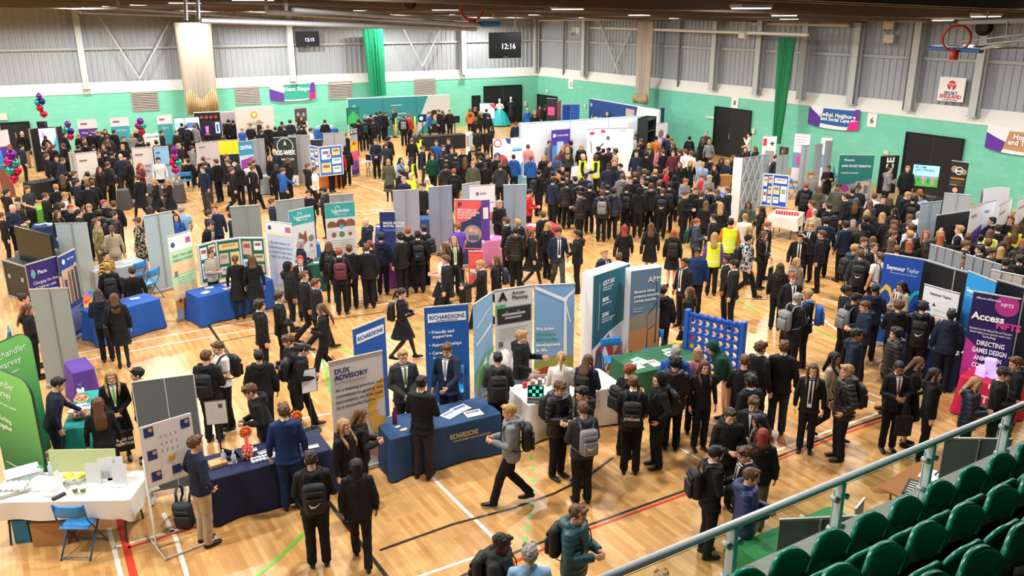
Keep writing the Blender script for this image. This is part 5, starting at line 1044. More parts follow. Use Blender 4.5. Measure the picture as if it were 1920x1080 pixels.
# ---- big printed walls at the back
def big_wall(tl, tr, h, bg, shapes, texts, lab, th=.12, seams=(.33, .66)):
    A, B_ = vP(tl, h), vP(tr, h); d = B_-A; d.z = 0; w = d.length; c = (A+B_)/2; ang = math.atan2(d.y, d.x); SZ.append((lab[:40], round(w, 2), h))
    t = empty('display_wall', (c.x, c.y, 0), ang, lab, 'display wall'); mb = MB(); mb.bbox((0, th/2, h/2), (w, th, h), .02); mb.build('frame', pm('e3e5e6'), t)
    mb = MB(); mb.box((0, -.006, h/2), (w-.02, .012, h-.06)); pn = mb.build('panel', pm(bg), t); art_on(pn, w, h-.06, .03, list(shapes)+[('r', u, 0, u+.0025, 1, '2a4a55') for u in seams], texts, -.013); return t
big_wall((651, 185), (843, 177), 2.3, '2f8c93', [('p', [(.62, 1), (.78, 0), (1, 0), (1, 1)], 'c9cfcd'), ('p', [(.66, 1), (.82, .5), (.95, .5), (.95, 1)], '2f8c93'), ('c', .84, .52, .32, '2a1f1c'), ('c', .855, .58, .2, 'c79a80'), ('p', [(.76, 1), (.79, .75), (.92, .75), (.96, 1)], '17171a'), ('c', .06, .2, .12, '6fb5b8')]+[('r', .42, .42+.1*i, .56, .44+.1*i, 'bfe0e0') for i in range(5)]+[('r', .41, .2, .52, .22, 'bfe0e0')], [('College of', .14, .50, .26, 'e6f2f2', 'l', .02), ('Creative Arts,', .14, .66, .26, 'e6f2f2', 'l', .02), ('Technology', .14, .82, .26, 'e6f2f2', 'l', .02)], 'long teal display wall with a woman\'s portrait, in front of the back wall')
big_wall((1105, 184), (1236, 206), 2.3, '1f3f7e', [('p', [(.66, 1), (.72, 0), (1, 0), (1, 1)], 'd0d3d4'), ('r', .56, .08, .68, .7, 'a89c98'), ('r', .57, .35, .67, .55, '4a4448'), ('c', .77, .62, .18, '3a2a24'), ('c', .77, .68, .15, 'c79a80'), ('p', [(.70, 1), (.73, .85), (.83, .85), (.88, 1)], '1f2c48'), ('c', .04, .14, .12, '8aa0c8')], [('College of', .04, .48, .26, 'e4e9f4', 'l', .02), ('Leadership', .04, .66, .26, 'e4e9f4', 'l', .04), ('& Business', .06, .84, .24, 'e4e9f4', 'l', .02), ('\u2022 Media, Theatre & Music', .36, .52, .13, 'd0d9ec', 'l'), ('\u2022 Business Management', .36, .64, .13, 'd0d9ec', 'l'), ('\u2022 Police & Academy', .36, .76, .13, 'd0d9ec', 'l')], 'long navy display wall with a man\'s portrait, standing before the right hand wall')
banner((1237, 203), (1246, 201), '1f3f7e', [], [], 'narrow navy end panel of the long navy display wall', h=2.3)
# curved pale wall of the school federation
def curved_wall(tl, tr, h, bg, texts, lab, shapes=()):
    A, B_ = vP(tl, h), vP(tr, h); d = B_-A; d.z = 0; w = d.length; c = (A+B_)/2; ang = math.atan2(d.y, d.x)
    t = empty('display_wall', (c.x, c.y, 0), ang, lab, 'display wall'); mb = MB(); mb.smooth = True; n = 14
    for off in (0, .3):
        vs = [((i/n-.5)*w, -.35*math.sin(PI*i/n)*0-.25*abs(2*i/n-1)**2+off, z) for z in (0, h) for i in range(n+1)]
        mb.add(vs, [(i, i+1, n+2+i, n+1+i) for i in range(n)])
    for x in (-w/2, w/2): mb.add([(x, -.25, 0), (x, .05, 0), (x, .05, h), (x, -.25, h)], [(0, 1, 2, 3)])
    mb.add([((i/n-.5)*w, -.25*abs(2*i/n-1)**2+o, h) for o in (0, .3) for i in range(n+1)], [(i, i+1, n+2+i, n+1+i) for i in range(n)])
    mb.build('panel', pm(bg), t); art_on(t, w*.8, h, 0, shapes, texts, -.05); return t
curved_wall((440, 204), (508, 199), 2.3, 'd2d0ca', [('The Vale Federation', .5, .38, .19, '5a5a58', 'c', .0, .8), ('of Special Schools', .5, .50, .19, '5a5a58', 'c', .0, .7)], 'pale curved display wall with a yellow round emblem by the back wall', [('c', .5, .16, .17, 'd9a93c'), ('c', .5, .16, .10, 'f0dca0'), ('r', .1, .62, .3, .8, '7a7f84'), ('r', .7, .6, .9, .78, '7a7f84')])
# football club style black stand with screens
big_wall((363, 211), (412, 209), 2.04, '1d1819', [('c', .1+.18*i, .12+.22*j, .09, 'a8473f') for i in range(5) for j in range(4)], [], 'black display wall with rows of red crests behind the two dark screens', seams=())
big_wall((413, 210), (439, 209), 2.04, '3a4258', [('r', 0, 0, 1, .3, 'b9a9b4'), ('r', .3, .35, .9, .6, '7a2f3c')], [], 'narrow grey and maroon panel beside the black wall with red crests', seams=())
# ---- the white booth in the middle of the hall
def booth():
    pts = [(975, 231), (1068, 226), (1140, 221), (1205, 217)]; h = 2.5
    flat_wall(pts, h, 'd9dee6', 'long white exhibition booth wall in the middle of the hall', 'booth_wall', 'booth wall', .12, edge='9fc4de')
booth()
banner((1034, 244), (1069, 241), '4c3a9c', [('r', .05, .32, .6, .75, '4a8fd0'), ('r', .3, .25, .65, .7, 'a8d0f0'), ('r', .68, .3, 1, .9, 'a86a8a'), ('c', .15, .12, .08, 'e6e2f4')], [('UK HEALTHCARE', .28, .14, .10, 'e6e2f4', 'l', .02, .6)], 'purple roll-up banner in front of the white booth wall', h=2.2)
banner((1101, 243), (1118, 241), 'f2f4f7', [('r', .3, .06, .8, .12, 'c8408a'), ('p', [(.3, .2), (.5, .3), (.6, .5), (.5, .5)], '9aa0a8')], [], 'narrow white panel inside the booth, left of the wide one', h=2.2)
banner((1118, 241), (1188, 240), 'f6f8fa', [('r', .13, .03, .24, .09, 'c8408a'), ('r', .62, .03, .80, .08, 'bfe0ea'), ('r', .28, .16, .36, .24, '5a7060'), ('p', [(.1, .36), (.2, .30), (.21, .33), (.11, .39)], '4a4f58'), ('r', .42, .40, .60, .43, '9ab0a8')], [], 'wide bright white panel inside the booth with faint drawings', h=2.2)
def rack():
    c = P(1209, 322, 0); t = empty('display_rack', c, R(30), 'tall dark green shelving rack beside the white booth', 'rack')
    mb = MB()
    for z in (.1, .7, 1.3, 1.9, 2.4): mb.box((0, 0, z), (1.1, .5, .05))
    mb.build('shelf', pm('2a332f'), t); mb = MB()
    for x in (-.53, .53): mb.box((x, 0, 1.25), (.05, .5, 2.5))
    mb.box((0, .24, 1.25), (1.1, .03, 2.5)); mb.build('frame', pm('1f2825'), t)
rack()
banner((1232, 232), (1252, 229), 'e3e0e8', [('c', .4, .25, .2, '8a7078'), ('r', .5, .35, 1, .8, '8a6ab8')], [], 'white and lilac banner beside the tall dark green rack', h=2.1)
# ---- poster boards (zigzag, on tables)
def poster_board(pts, zt, zb, colr, sheets, lab, edge='c9ccd0', name='poster_board'):
    q = [vP(p, zt) for p in pts]; o = Vector((q[0].x, q[0].y, zb)); t = empty(name, o, 0, lab, 'poster board'); k = 0; rr = random.Random(len(lab))
    for i in range(len(q)-1):
        a, b_ = q[i]-o, q[i+1]-o; d = b_-a; d.z = 0; w = d.length; ang = math.atan2(d.y, d.x); H = zt-zb
        M = Matrix.Translation((a.x, a.y, 0)) @ Matrix.Rotation(ang, 4, 'Z')
        mb = MB(); mb.box((w/2, 0, H/2), (w, .03, H), M); p = mb.build('panel', pm(colr), t)
        mb = MB()
        for x in (0, w): mb.box((x, -.005, H/2), (.035, .05, H), M)
        for z in (0, H): mb.box((w/2, -.005, z), (w, .05, .035), M)
        mb.build('frame', pm(edge), t)
        mb = MB(); ms = []
        for (u, v, uw, vh) in sheets[i % len(sheets)]:
            c = rr.choice(['e8eaec', 'dfe6ea', 'e8e2d8', 'e6c98a', 'd8b0a0', 'ecebe8', 'e4e8ee']); m = pm(c)
            if m not in ms: ms.append(m)
            mb.mat(ms.index(m)); mb.box((w*(u+uw/2), -.021, H*(1-v-vh/2)), (w*uw, .004, H*vh), M)
            m = pm(rr.choice(['a05a5a', '6a7aa0', '8aa08a', 'c09060']))
            if m not in ms: ms.append(m)
            mb.mat(ms.index(m)); mb.box((w*(u+uw/2), -.025, H*(1-v-vh*.35)), (w*uw*.7, .003, H*vh*.3), M)
        if ms: mb.build('poster_sheet', ms, t)
    return t
SH = [[(.08, .08, .36, .3), (.54, .06, .36, .22), (.1, .48, .36, .4), (.56, .38, .36, .25), (.56, .7, .34, .22)], [(.1, .1, .8, .16), (.08, .34, .38, .28), (.54, .34, .38, .5), (.1, .7, .36, .2)], [(.1, .08, .36, .36), (.56, .08, .34, .24), (.08, .56, .4, .34), (.54, .42, .4, .2), (.56, .7, .36, .22)]]
poster_board([(370, 461), (404, 452), (449, 446), (495, 446)], 1.75, .78, '1c6a4e', SH, 'green folding poster board with pinned sheets, behind the woman in stripes')
poster_board([(581, 273), (597, 276), (640, 272)], 1.95, .78, '2f6fc4', [SH[0]+[(.3, .3, .2, .12)], SH[2]+[(.3, .28, .2, .12)], SH[0]], 'blue folding poster board with many white sheets behind the orange table')
poster_board([(1432, 326), (1451, 327), (1480, 330)], 1.85, .78, '2352b8', SH, 'blue folding poster board with white sheets on the white table with red cups')
# ---- tables
def table(A, B_, depth, colr, lab, h=.74, drop=None, legs=True, name='exhibition_table', cat='table', cloth_name='tablecloth', rough=.8, side=1):
    """A,B = front edge ends in the photo (at table height); the table extends away by depth"""
    a, b_ = vP(A, h), vP(B_, h); d = b_-a; d.z = 0; w = d.length; ang = math.atan2(d.y, d.x); c = a+d/2+Vector((-d.y, d.x, 0)).normalized()*depth/2*side
    SZ.append((lab[:40], round(w, 2), h)); t = empty(name, (c.x, c.y, 0), ang, lab, cat)
    mb = MB(); mb.bbox((0, 0, h-.03), (w-.06, depth-.06, .04), .01); mb.build('tabletop', pm('b9b4aa'), t)
    if legs:
        for x in (-w/2+.18, w/2-.18):
            mb = MB()
            for y in (-depth/2+.1, depth/2-.1): mb.tube([(x, y, 0), (x, y*.8, h*.45), (x, y, h-.05)], .014, 6)
            mb.tube([(x, -depth/2+.13, h*.45), (x, depth/2-.13, h*.45)], .010, 6); mb.build('leg', pm('3a3b3e'), t)
    dr = h-.03 if drop is None else drop; rr = random.Random(int(w*1000)); n = max(16, int((w+depth)*2/.09)); per = []
    for i in range(n):
        s = i/n*2*(w+depth)
        if s < w: p = (-w/2+s, -depth/2); nn = (0, -1)
        elif s < w+depth: p = (w/2, -depth/2+s-w); nn = (1, 0)
        elif s < 2*w+depth: p = (w/2-(s-w-depth), depth/2); nn = (0, 1)
        else: p = (-w/2, depth/2-(s-2*w-depth)); nn = (-1, 0)
        per.append((p, nn))
    mb = MB(); mb.smooth = False; vs = [(p[0], p[1], h) for p, _ in per]; ph = [rr.uniform(0, 6) for _ in range(n)]
    for j, f in enumerate((.03, .35, .7, 1)):
        for i, (p, nn) in enumerate(per):
            s = i/n*2*(w+depth); wv = .028*f*math.sin(s*9+1.3*math.sin(s*3))+.02*f
            corner = 1 if min(abs(abs(p[0])-w/2)+abs(abs(p[1])-depth/2), 1) < .12 else 0
            vs.append((p[0]*(1+.0)+nn[0]*wv+(.05*f*corner*math.copysign(1, p[0])), p[1]+nn[1]*wv+(.05*f*corner*math.copysign(1, p[1])), h-dr*f-(.04*corner*f if dr < h-.1 else 0)))
    mb.add(vs, [tuple(range(n))]); mb.smooth = True
    mb2 = MB(); mb2.v = mb.v; mb2.f = mb.f; mb2.m = mb.m; mb2.sm = mb.sm; mb2.smooth = True
    for j in range(4):
        for i in range(n): mb2.f.append((j*n+(i+1) % n, j*n+i, (j+1)*n+i, (j+1)*n+(i+1) % n)); mb2.m.append(0); mb2.sm.append(True)
    mb2.build(cloth_name, mat('tablecloth_'+colr, colr, rough, noise_amt=.06, scale=6), t)
    t['_w'] = w; return t
def on(t, x, y, z=.745): return t.matrix_world @ Vector((x, y, z)) if False else Vector(t.location)+Matrix.Rotation(t.rotation_euler.z, 3, 'Z') @ Vector((x, y, z))
TB = {}
TB['white'] = table((-30, 943), (243, 938), .80, 'd9d5cb', 'white draped table with helmets, goggles and paper cups in the lower left corner', drop=.27)
TB['navy'] = table((396, 900), (622, 842), .75, '1b2447', 'navy draped table with sweets and leaflets beside the man in the blue suit')
TB['rich'] = table((731, 824), (940, 775), .75, '27466e', 'blue draped table with papers in front of the two men in suits')
TB['arrow'] = table((990, 760), (1168, 722), .85, 'd9d5cd', 'white draped table with a tablet and sample jars')
TB['green'] = table((1195, 700), (1322, 672), .9, '2c6244', 'dark green draped table with white leaflets beside the giant game')
for k, (A, B_, dp, colr, lab) in enumerate([
 ((178, 592), (300, 560), .7, '1d52a4', 'blue draped table with leaflets, beside the blue banner with young people'),
 ((136, 700), (178, 690), .7, '53358c', 'purple draped table half hidden behind the tall plain grey banner'),
 ((180, 512), (278, 490), .7, '9a9ea4', 'grey topped table where visitors sit, behind the people in blue chairs'),
 ((372, 558), (512, 524), .7, '1f4fa0', 'blue draped table in front of the green poster board'),
 ((545, 500), (612, 494), .7, '1f5a48', 'dark green draped table in front of the fox banner'),
 ((560, 462), (600, 458), .6, '2a6ab8', 'blue draped table between the fox banner and the hedgehog banner'),
 ((722, 492), (800, 484), .7, '7c3a86', 'purple draped table behind the queue of pupils in black blazers'),
 ((710, 430), (752, 427), .7, '1f4a94', 'dark blue draped table with leaflets beside the navy banner'),
 ((788, 412), (850, 410), .6, '2a4a80', 'dark blue table with white sheets behind the two grey banner backs'),
 ((905, 456), (952, 446), .7, 'c77aa8', 'pink draped table beside the red and navy banner'),
 ((992, 430), (1050, 425), .8, 'b02a30', 'bright red draped table beside the person in the red top'),
 ((598, 322), (640, 318), .6, 'c8742c', 'orange draped table in front of the blue poster board'),
 ((640, 268), (670, 266), .6, '26272a', 'small black table beside the long teal display wall, left end'),
 ((778, 258), (873, 252), .7, '1e1f22', 'long black draped table in front of the teal display wall'),
 ((478, 333), (505, 331), .6, '93aab0', 'pale blue-grey draped table behind the woman with the beige bag'),
 ((590, 244), (634, 242), .7, '1f5aa8', 'blue draped table with boxes against the back wall'),
 ((263, 262), (306, 258), .7, 'd9d6d0', 'white draped table with crumpled cloth near the back wall'),
 ((312, 272), (430, 263), .5, '2a2a2e', 'long black table in front of the screens by the back wall'),
 ((60, 345), (120, 335), .7, '1d1f24', 'black table with leaflets and bags in the left hand crowd'),
 ((50, 398), (95, 388), .8, '62b03a', 'bright green draped table with a yellow box in the left hand crowd'),
 ((58, 428), (106, 424), .7, '20386c', 'navy draped table with white sheets beside the plain pale grey banner'),
 ((60, 480), (112, 468), .9, '5a5f66', 'grey table with tools on it behind the black flight case'),
 ((218, 358), (238, 357), .5, '4a4a4e', 'small grey draped table in the left hand crowd beside the pupil with a backpack'),
 ((275, 350), (342, 346), .6, '4a4a50', 'dark grey draped table behind the three walking girls'),
 ((1548, 375), (1632, 372), .7, '56616e', 'slate grey draped table in front of the wide teal poster'),
 ((1685, 372), (1775, 378), .7, '141517', 'black draped table in front of the football screen'),
 ((1700, 640), (1790, 668), .6, '1c2c5c', 'navy draped table in front of the ginger haired man'),
 ((1800, 705), (1905, 735), .6, 'c8224c', 'bright pink draped table with glowing cubes'),
 ((1262, 366), (1330, 372), .7, '35383c', 'dark table where the girl in red stands'),
 ((1075, 318), (1128, 314), .7, 'dfe2e6', 'white table inside the white booth'),
 ((1345, 315), (1385, 318), .8, 'd6d0c4', 'cream draped table in front of the brown doors'),
 ((1248, 300), (1300, 306), .8, 'd3d6d8', 'pale table covered in bags near the long navy display wall'),
 ((1318, 362), (1372, 372), .6, '3562b0', 'blue table with cups beside the wooden easel sign'),
 ((985, 333), (1020, 331), .5, 'a8d0e0', 'pale blue table with leaflets behind the people in bright blue'),
]):
    TB[k] = table(A, B_, dp, colr, lab)
TB['teal'] = table((116, 806), (163, 800), 1.5, '1a8a88', 'teal draped counter with sweets between the green banner and the purple table')
TB['cups'] = table((1440, 405), (1495, 411), 1.2, 'd6d2c8', 'white draped table with red cups in front of the blue poster board', drop=.35)
TB['laptop'] = table((678, 302), (718, 303), .6, 'b9bcc0', 'small grey table with a laptop and folding chairs beside it', drop=.05)
TB['turf'] = table((1378, 1020), (1558, 948), .75, '2f7d47', 'large table under bright green cloth with leaflets, seen through the railing', side=-1)
TB['wood'] = table((1645, 912), (1752, 850), .7, '9a6236', 'brown wooden table with a black tray and camera, seen through the railing', drop=.03, side=-1)
# ---- folding chairs
CH = {}
def folding_chair(px, rz, lab, colr='2f84c8', leaf='blue folding chairs'):
    t = empty('folding_chair', P(px[0], px[1], 0), rz, lab, 'chair', leaf)
    if 'c' not in CH:
        s = MB(); s.smooth = True; s.bbox((0, 0, .45), (.40, .38, .03), .03); CH['seat'] = s.mesh('seat')
        s = MB(); s.smooth = True; s.tube([(-.2, .20, .74), (-.1, .235, .74), (.1, .235, .74), (.2, .20, .74)], [(.09, .012)]*4, 8); CH['backrest'] = s.mesh('backrest')
        for sx in (-1, 1):
            s = MB(); s.smooth = True; x = .21*sx; s.tube([(x, .22, .84), (x, .18, .60), (x, -.22, .0)], .013, 6); CH['front%d' % sx] = s.mesh('leg')
            s = MB(); s.smooth = True; s.tube([(x*.95, -.12, .46), (x*.95, .27, .0)], .013, 6); CH['rear%d' % sx] = s.mesh('leg')
        s = MB(); s.tube([(-.21, -.17, .06), (.21, -.17, .06)], .010, 6); s.tube([(-.2, .24, .04), (.2, .24, .04)], .010, 6); CH['brace'] = s.mesh('crossbar')
        for m in [v for v in CH.values()]: m.materials.append(None)
        CH['c'] = 1
    pl = pm(colr, .35); fr = pm('2d5f8c', .35)
    for nm, key, m in (('seat', 'seat', pl), ('backrest', 'backrest', pl), ('leg', 'front-1', fr), ('leg', 'front1', fr), ('leg', 'rear-1', fr), ('leg', 'rear1', fr), ('crossbar', 'brace', fr)): inst(nm, CH[key], t, [m])
    return t
def face(px, k):   # rotation so that local -Y points in screen direction k (0 = towards the camera, clockwise in 45 deg steps seen in the photo: 2 = image right)
    p = P(px[0], px[1], 0); a = math.atan2(-p.y, -p.x)       # direction to the camera
    return a+PI/2+R(45*k)
for px, k, lab in (((160, 1030), 3.3, 'blue folding chair at the white draped table in the lower left corner'), ((1150, 712), .5, 'blue folding chair in front of the teal display wall with the crane'), ((1215, 690), 7.5, 'blue folding chair in front of the grey-blue wind farm wall'),
                  ((258, 545), 5, 'blue folding chair at the grey topped table, left one'), ((283, 560), 5, 'blue folding chair at the grey topped table, right one'), ((352, 358), 4, 'dark blue folding chair in front of the pinkish grey banner'), ((333, 348), 6, 'light blue folding chair beside the metallic balloons on the right'),
                  ((700, 322), 3, 'blue folding chair at the small grey table, left one'), ((715, 322), 3, 'blue folding chair at the small grey table, right one'), ((728, 480), 4, 'deep blue folding chair between the navy banner and the grey banner backs'),
                  ((850, 770), 0, 'blue folding chair tucked behind the blue draped table'), ((8, 690), 6, 'blue folding chair cut off by the left edge, near the green banners'), ((1482, 372), 3, 'blue folding chair right of the blue poster board'), ((1570, 352), 2, 'blue folding chair in front of the wide teal poster')):
    folding_chair(px, face(px, k), lab)
# ---- screens
def tv(tl, tr, zt, h, shapes, texts, lab, glow, stand=True, body='0d0f13', tw=.06, thing_name='display_screen', zfloor=0):
    A, B_ = vP(tl, zt), vP(tr, zt); d = B_-A; d.z = 0; w = d.length; ang = math.atan2(d.y, d.x); c = (A+B_)/2; SZ.append((lab[:40], round(w, 2), zt))
    t = empty(thing_name, (c.x, c.y, zfloor), ang, lab, 'screen'); z = zt-zfloor; mb = MB(); mb.bbox((0, .03, z-h/2), (w, tw, h), .01); mb.build('casing', pm(body, .3), t)
    pr = MB(); ms = []
    for k, s in enumerate([('r', .02, .03, .98, .97, glow)]+list(shapes)):
        m = mat('screen_'+s[-1], s[-1], .4, noise_amt=0, emit=1.1)
        if m not in ms: ms.append(m)
        pr.mat(ms.index(m)); S = lambda u, v: ((u-.5)*w, -.006-.0012*k, z-h*v)
        if s[0] == 'r': pr.poly([S(s[1], s[4]), S(s[3], s[4]), S(s[3], s[2]), S(s[1], s[2])])
        elif s[0] == 'p': pr.poly([S(u, v) for u, v in s[1]])
        else: c2 = S(s[1], s[2]); disc(pr, c2[0], c2[2], s[3], c2[1])
    pr.build('screen_image', ms, t)
    for tx in texts: letters(tx[0], tx[3], mat('screen_'+tx[4], tx[4], .4, noise_amt=0, emit=1.1), t, ((tx[1]-.5)*w, -.03, z-h*tx[2]), align=tx[5], bold=.02)
    if stand:
        mb = MB(); mb.tube([(0, .06, 0), (0, .06, z-h*.6)], .03, 8); mb.box((0, .06, .015), (w*.5, .5, .03)); mb.build('stand', pm('1a1b1e'), t)
    return t
tv((1713, 307), (1764, 311), 1.75, .82, [('r', .02, .62, .98, .97, '3f8f3c'), ('r', .02, .5, .98, .62, '5a8a78'), ('c', .45, .6, .06, 'e06a8a'), ('r', .42, .6, .48, .85, 'e06a8a'), ('r', .60, .6, .64, .8, '2a2f4a'), ('c', .78, .55, .06, 'e06a8a'), ('r', .75, .55, .82, .88, 'e06a8a'), ('r', .24, .6, .28, .75, '24407a')], [('BECOME', .08, .16, .10, '1d2a4a', 'l'), ('UNSTOPPABLE', .08, .28, .10, '1d2a4a', 'l')], 'football match screen on a black stand before the black doors', '8fd0ea')
tv((70, 240), (103, 238), 2.0, 1.3, [('p', [(.1, .9), (.2, .1), (.35, .2), (.4, .9)], 'c07ab8'), ('p', [(.5, .97), (.98, .3), (.98, .97)], '1f8fd0')], [], 'bright screen with pink and blue swirls between black panels at the left', 'b9d0ee')
flat_wall([(54, 242), (70, 240)], 2.0, '101318', 'black panel left of the bright swirl screen', 'partition', 'partition'); flat_wall([(103, 238), (115, 236)], 2.0, '1b1c20', 'black panel right of the bright swirl screen', 'partition', 'partition')
flat_wall([(68, 228), (88, 227)], 2.12, '0f1116', 'black panel showing above the bright swirl screen', 'partition', 'partition', z0=.0)
tv((326, 221), (344, 220), 1.9, .85, [('r', .1, .3, .9, .6, '8fb0c8')], [], 'bright screen with a skyline, left of the pair by the beige net', 'dfeaf4', stand=True)
tv((345, 220), (373, 219), 1.9, .8, [('r', .1, .35, .9, .7, '4a6a9a')], [], 'bright screen with a skyline, right of the pair by the beige net', 'e4edf6')
tv((376, 229), (398, 228), 1.75, .75, [('p', [(.35, .3), (.65, .3), (.6, .7), (.5, .8), (.4, .7)], 'c060c8'), ('r', .3, .78, .7, .88, 'b03060')], [], 'dark screen with a purple crest in front of the wall of red crests', '0d1020')
tv((399, 228), (414, 227), 1.75, .75, [('r', .25, .05, .8, .8, '9ab0e8'), ('r', .4, .2, .6, .7, '20284a')], [], 'narrow dark screen with a blue figure in front of the wall of red crests', '101428')
tv((899, 193), (928, 193), 1.9, .95, [('c', .5, .5, .25, 'e0e4ee'), ('p', [(.6, .1), (.98, .03), (.98, .4)], 'c03050'), ('r', .1, .6, .4, .9, '3a5ac0')], [], 'bright screen with red and blue picture beside the teal gown', 'a8b8e8')
tv((650, 203), (673, 201), 2.0, .9, [('p', [(.02, .6), (.5, .2), (.98, .6), (.98, .97), (.02, .97)], '2f8a4a')], [], 'screen with a green landscape at the left end of the teal display wall', '1d5a50')
tv((1462, 275), (1478, 277), 1.25, .4, [('r', .3, .3, .7, .7, 'c86a6a')], [], 'small dark monitor on the grey partitions near the red and white banner', '1d2228', stand=False)
tv((1017, 0) if False else (844, 218), (862, 217), 1.3, .4, [], [], 'small black monitor on the long black table', '0d1014')
tv((785, 215), (800, 214), 1.35, .45, [('c', .3, .5, .12, '8fc0e8')], [], 'monitor showing a pale blue face on the long black table', '10243a')
# ---- monitor on its flight case (left)
t = empty('flight_case', P(52, 612, 0), 0, 'black flight case with metal edges and a large dark monitor rising from it', 'flight case')
a, b_ = P(4, 487, 1.0), P(48, 500, 1.0); d = b_-a; d.z = 0; ang = math.atan2(d.y, d.x); w = d.length; c = a+d/2; t.location = (c.x, c.y, 0); t.rotation_euler = (0, 0, ang)
mb = MB(); mb.bbox((0, .28, .5), (w, .56, 1.0), .01); mb.build('box', mat('case_green_black', '1c2a26', .45, noise_amt=.1), t)
mb = MB()
for x in (-w/2, w/2):
    for y in (0, .56): mb.box((x, y, .5), (.035, .035, 1.0))
for y in (0, .56): mb.box((0, y, 1.0), (w, .035, .035)); mb.box((0, y, .03), (w, .035, .035))
mb.build('edge_trim', gal, t)
for x in (-w*.28, w*.28): mb = MB(); mb.bbox((x, -.01, .6), (.12, .03, .10), .01); mb.build('latch', gal, t)
a, b_ = P(17, 425, 1.9), P(60, 447, 1.9); mb = MB(); M = t.matrix_world
loc = Matrix.Rotation(-ang, 3, 'Z') @ ((a+b_)/2-Vector((c.x, c.y, 0))); mb.bbox((loc.x, max(.3, loc.y), 1.40), ((b_-a).length, .07, 1.0), .015); mb.build('monitor', mat('monitor_dark', '0f1f1b', .25, noise_amt=0), t)
# ---- bottom left: whiteboard, grey boards, sign stands
def freestanding(tl, tr, h, z0, colr, lab, name, cat, shapes, texts, stand='tube', lean=0, frame='c9cccd'):
    A, B_ = vP(tl, h), vP(tr, h); d = B_-A; d.z = 0; w = d.length; ang = math.atan2(d.y, d.x); c = (A+B_)/2; SZ.append((lab[:40], round(w, 2), h))
    t = empty(name, (c.x, c.y, 0), ang, lab, cat); mb = MB(); mb.box((0, 0, (h+z0)/2), (w, .025, h-z0)); mb.build('board', pm(colr, .45), t)
    mb = MB()
    for x in (-w/2, w/2): mb.tube([(x, 0, z0), (x, 0, h)], .014, 6)
    for z in (z0, h): mb.tube([(-w/2, 0, z), (w/2, 0, z)], .014, 6)
    mb.build('frame', pm(frame), t)
    if stand == 'tube':
        for x in (-w/2-.02, w/2+.02): mb = MB(); mb.smooth = True; mb.tube([(x, 0, h*.75), (x, 0, .06), (x, -.04, .02), (x, -.38, .02)], .016, 8); mb.tube([(x, 0, .03), (x, .38, .02)], .016, 8); mb.build('leg', pm('c9c7bf', .4), t)
        mb = MB(); mb.tube([(-w/2, -.36, .02), (w/2, -.36, .02)], .014, 6); mb.build('crossbar', pm('c9c7bf', .4), t)
    elif stand == 'pole':
        mb = MB(); mb.tube([(0, .03, 0), (0, .03, z0+.1)], .014, 8); mb.rings([(0, .17, .17, 0, .03), (.015, .17, .17, 0, .03), (.03, .05, .05, 0, .03)], 16); mb.build('stand', pm('2a2b2e'), t)
    elif stand == 'foot':
        mb = MB()
        for x in (-w/2+.05, w/2-.05): mb.box((x, 0, .02), (.05, .5, .03)); mb.box((x, 0, z0/2), (.03, .03, z0))
        mb.build('foot', pm('aeb1b2'), t)
    art_on(t, w, h-z0, z0, shapes, texts, -.013); return t
ID = '223a7a'
freestanding((262, 803), (356, 775), 1.85, .95, 'dfe3e8', 'white flip board on tube legs with small blue photo cards pinned to it', 'whiteboard', 'board', [('r', .05, .02, .24, .18, ID), ('r', .06, .40, .25, .56, ID), ('r', .08, .76, .28, .92, ID), ('r', .5, .76, .68, .9, ID), ('r', .78, .05, .96, .2, ID), ('c', .18, .07, .03, 'c79a80'), ('c', .2, .45, .03, 'c79a80'), ('c', .22, .81, .03, 'c79a80'), ('c', .9, .1, .03, 'c79a80'), ('r', .45, .58, .58, .66, 'e0a832'), ('r', .3, .1, .302, .9, 'b8bcc2'), ('r', .74, .1, .742, .9, 'b8bcc2')]+[('r', .34+.1*i, .2+.12*j, .37+.1*i, .25+.12*j, 'b0a8b0') for i in range(4) for j in range(3)], [], 'tube')
freestanding((247, 717), (307, 709), 1.95, .12, '5f6668', 'tall grey board behind the flip board, left half of the joined pair', 'display_board', 'display board', [], [], 'foot')
freestanding((308, 709), (362, 702), 1.95, .12, '5f6668', 'tall grey board behind the flip board, right half of the joined pair', 'display_board', 'display board', [], [], 'foot')
freestanding((383, 754), (423, 750), 1.15, .75, 'd8d3cc', 'framed notice on a pole stand, near the flip board', 'sign_stand', 'sign', [('r', .62, .12, .82, .3, '6a5444')]+lines(7, .15, .09, 'b0a8a0', .15, .55), [], 'pole', frame='2a2b2e')
freestanding((563, 696), (591, 690), 1.2, .78, 'd5d7d9', 'framed blank white notice on a pole stand beside two boys walking', 'sign_stand', 'sign', lines(6, .2, .1, 'c2c4c6', .15, .85), [], 'pole', frame='2a2b2e')
# wooden easel sign
t = empty('easel_sign', P(1352, 385, 0), face((1352, 385), .6), 'wooden easel sign with a white sheet beside the white lattice stand', 'sign')
for s in (-1, 1): mb = MB(); M = Matrix.Rotation(R(16*s), 4, 'X'); mb.box((0, 0, .55), (.62, .03, 1.25), Matrix.Translation((0, .17*s*-1, .05)) @ Matrix.Rotation(R(-15*s), 4, 'X')); mb.build('board', pm('b3854c'), t)
mb = MB(); mb.box((0, -.03, .62), (.52, .006, 1.0), Matrix.Translation((0, -.17, .05)) @ Matrix.Rotation(R(-15), 4, 'X')); mb.build('sheet', pm('e2e2de'), t)
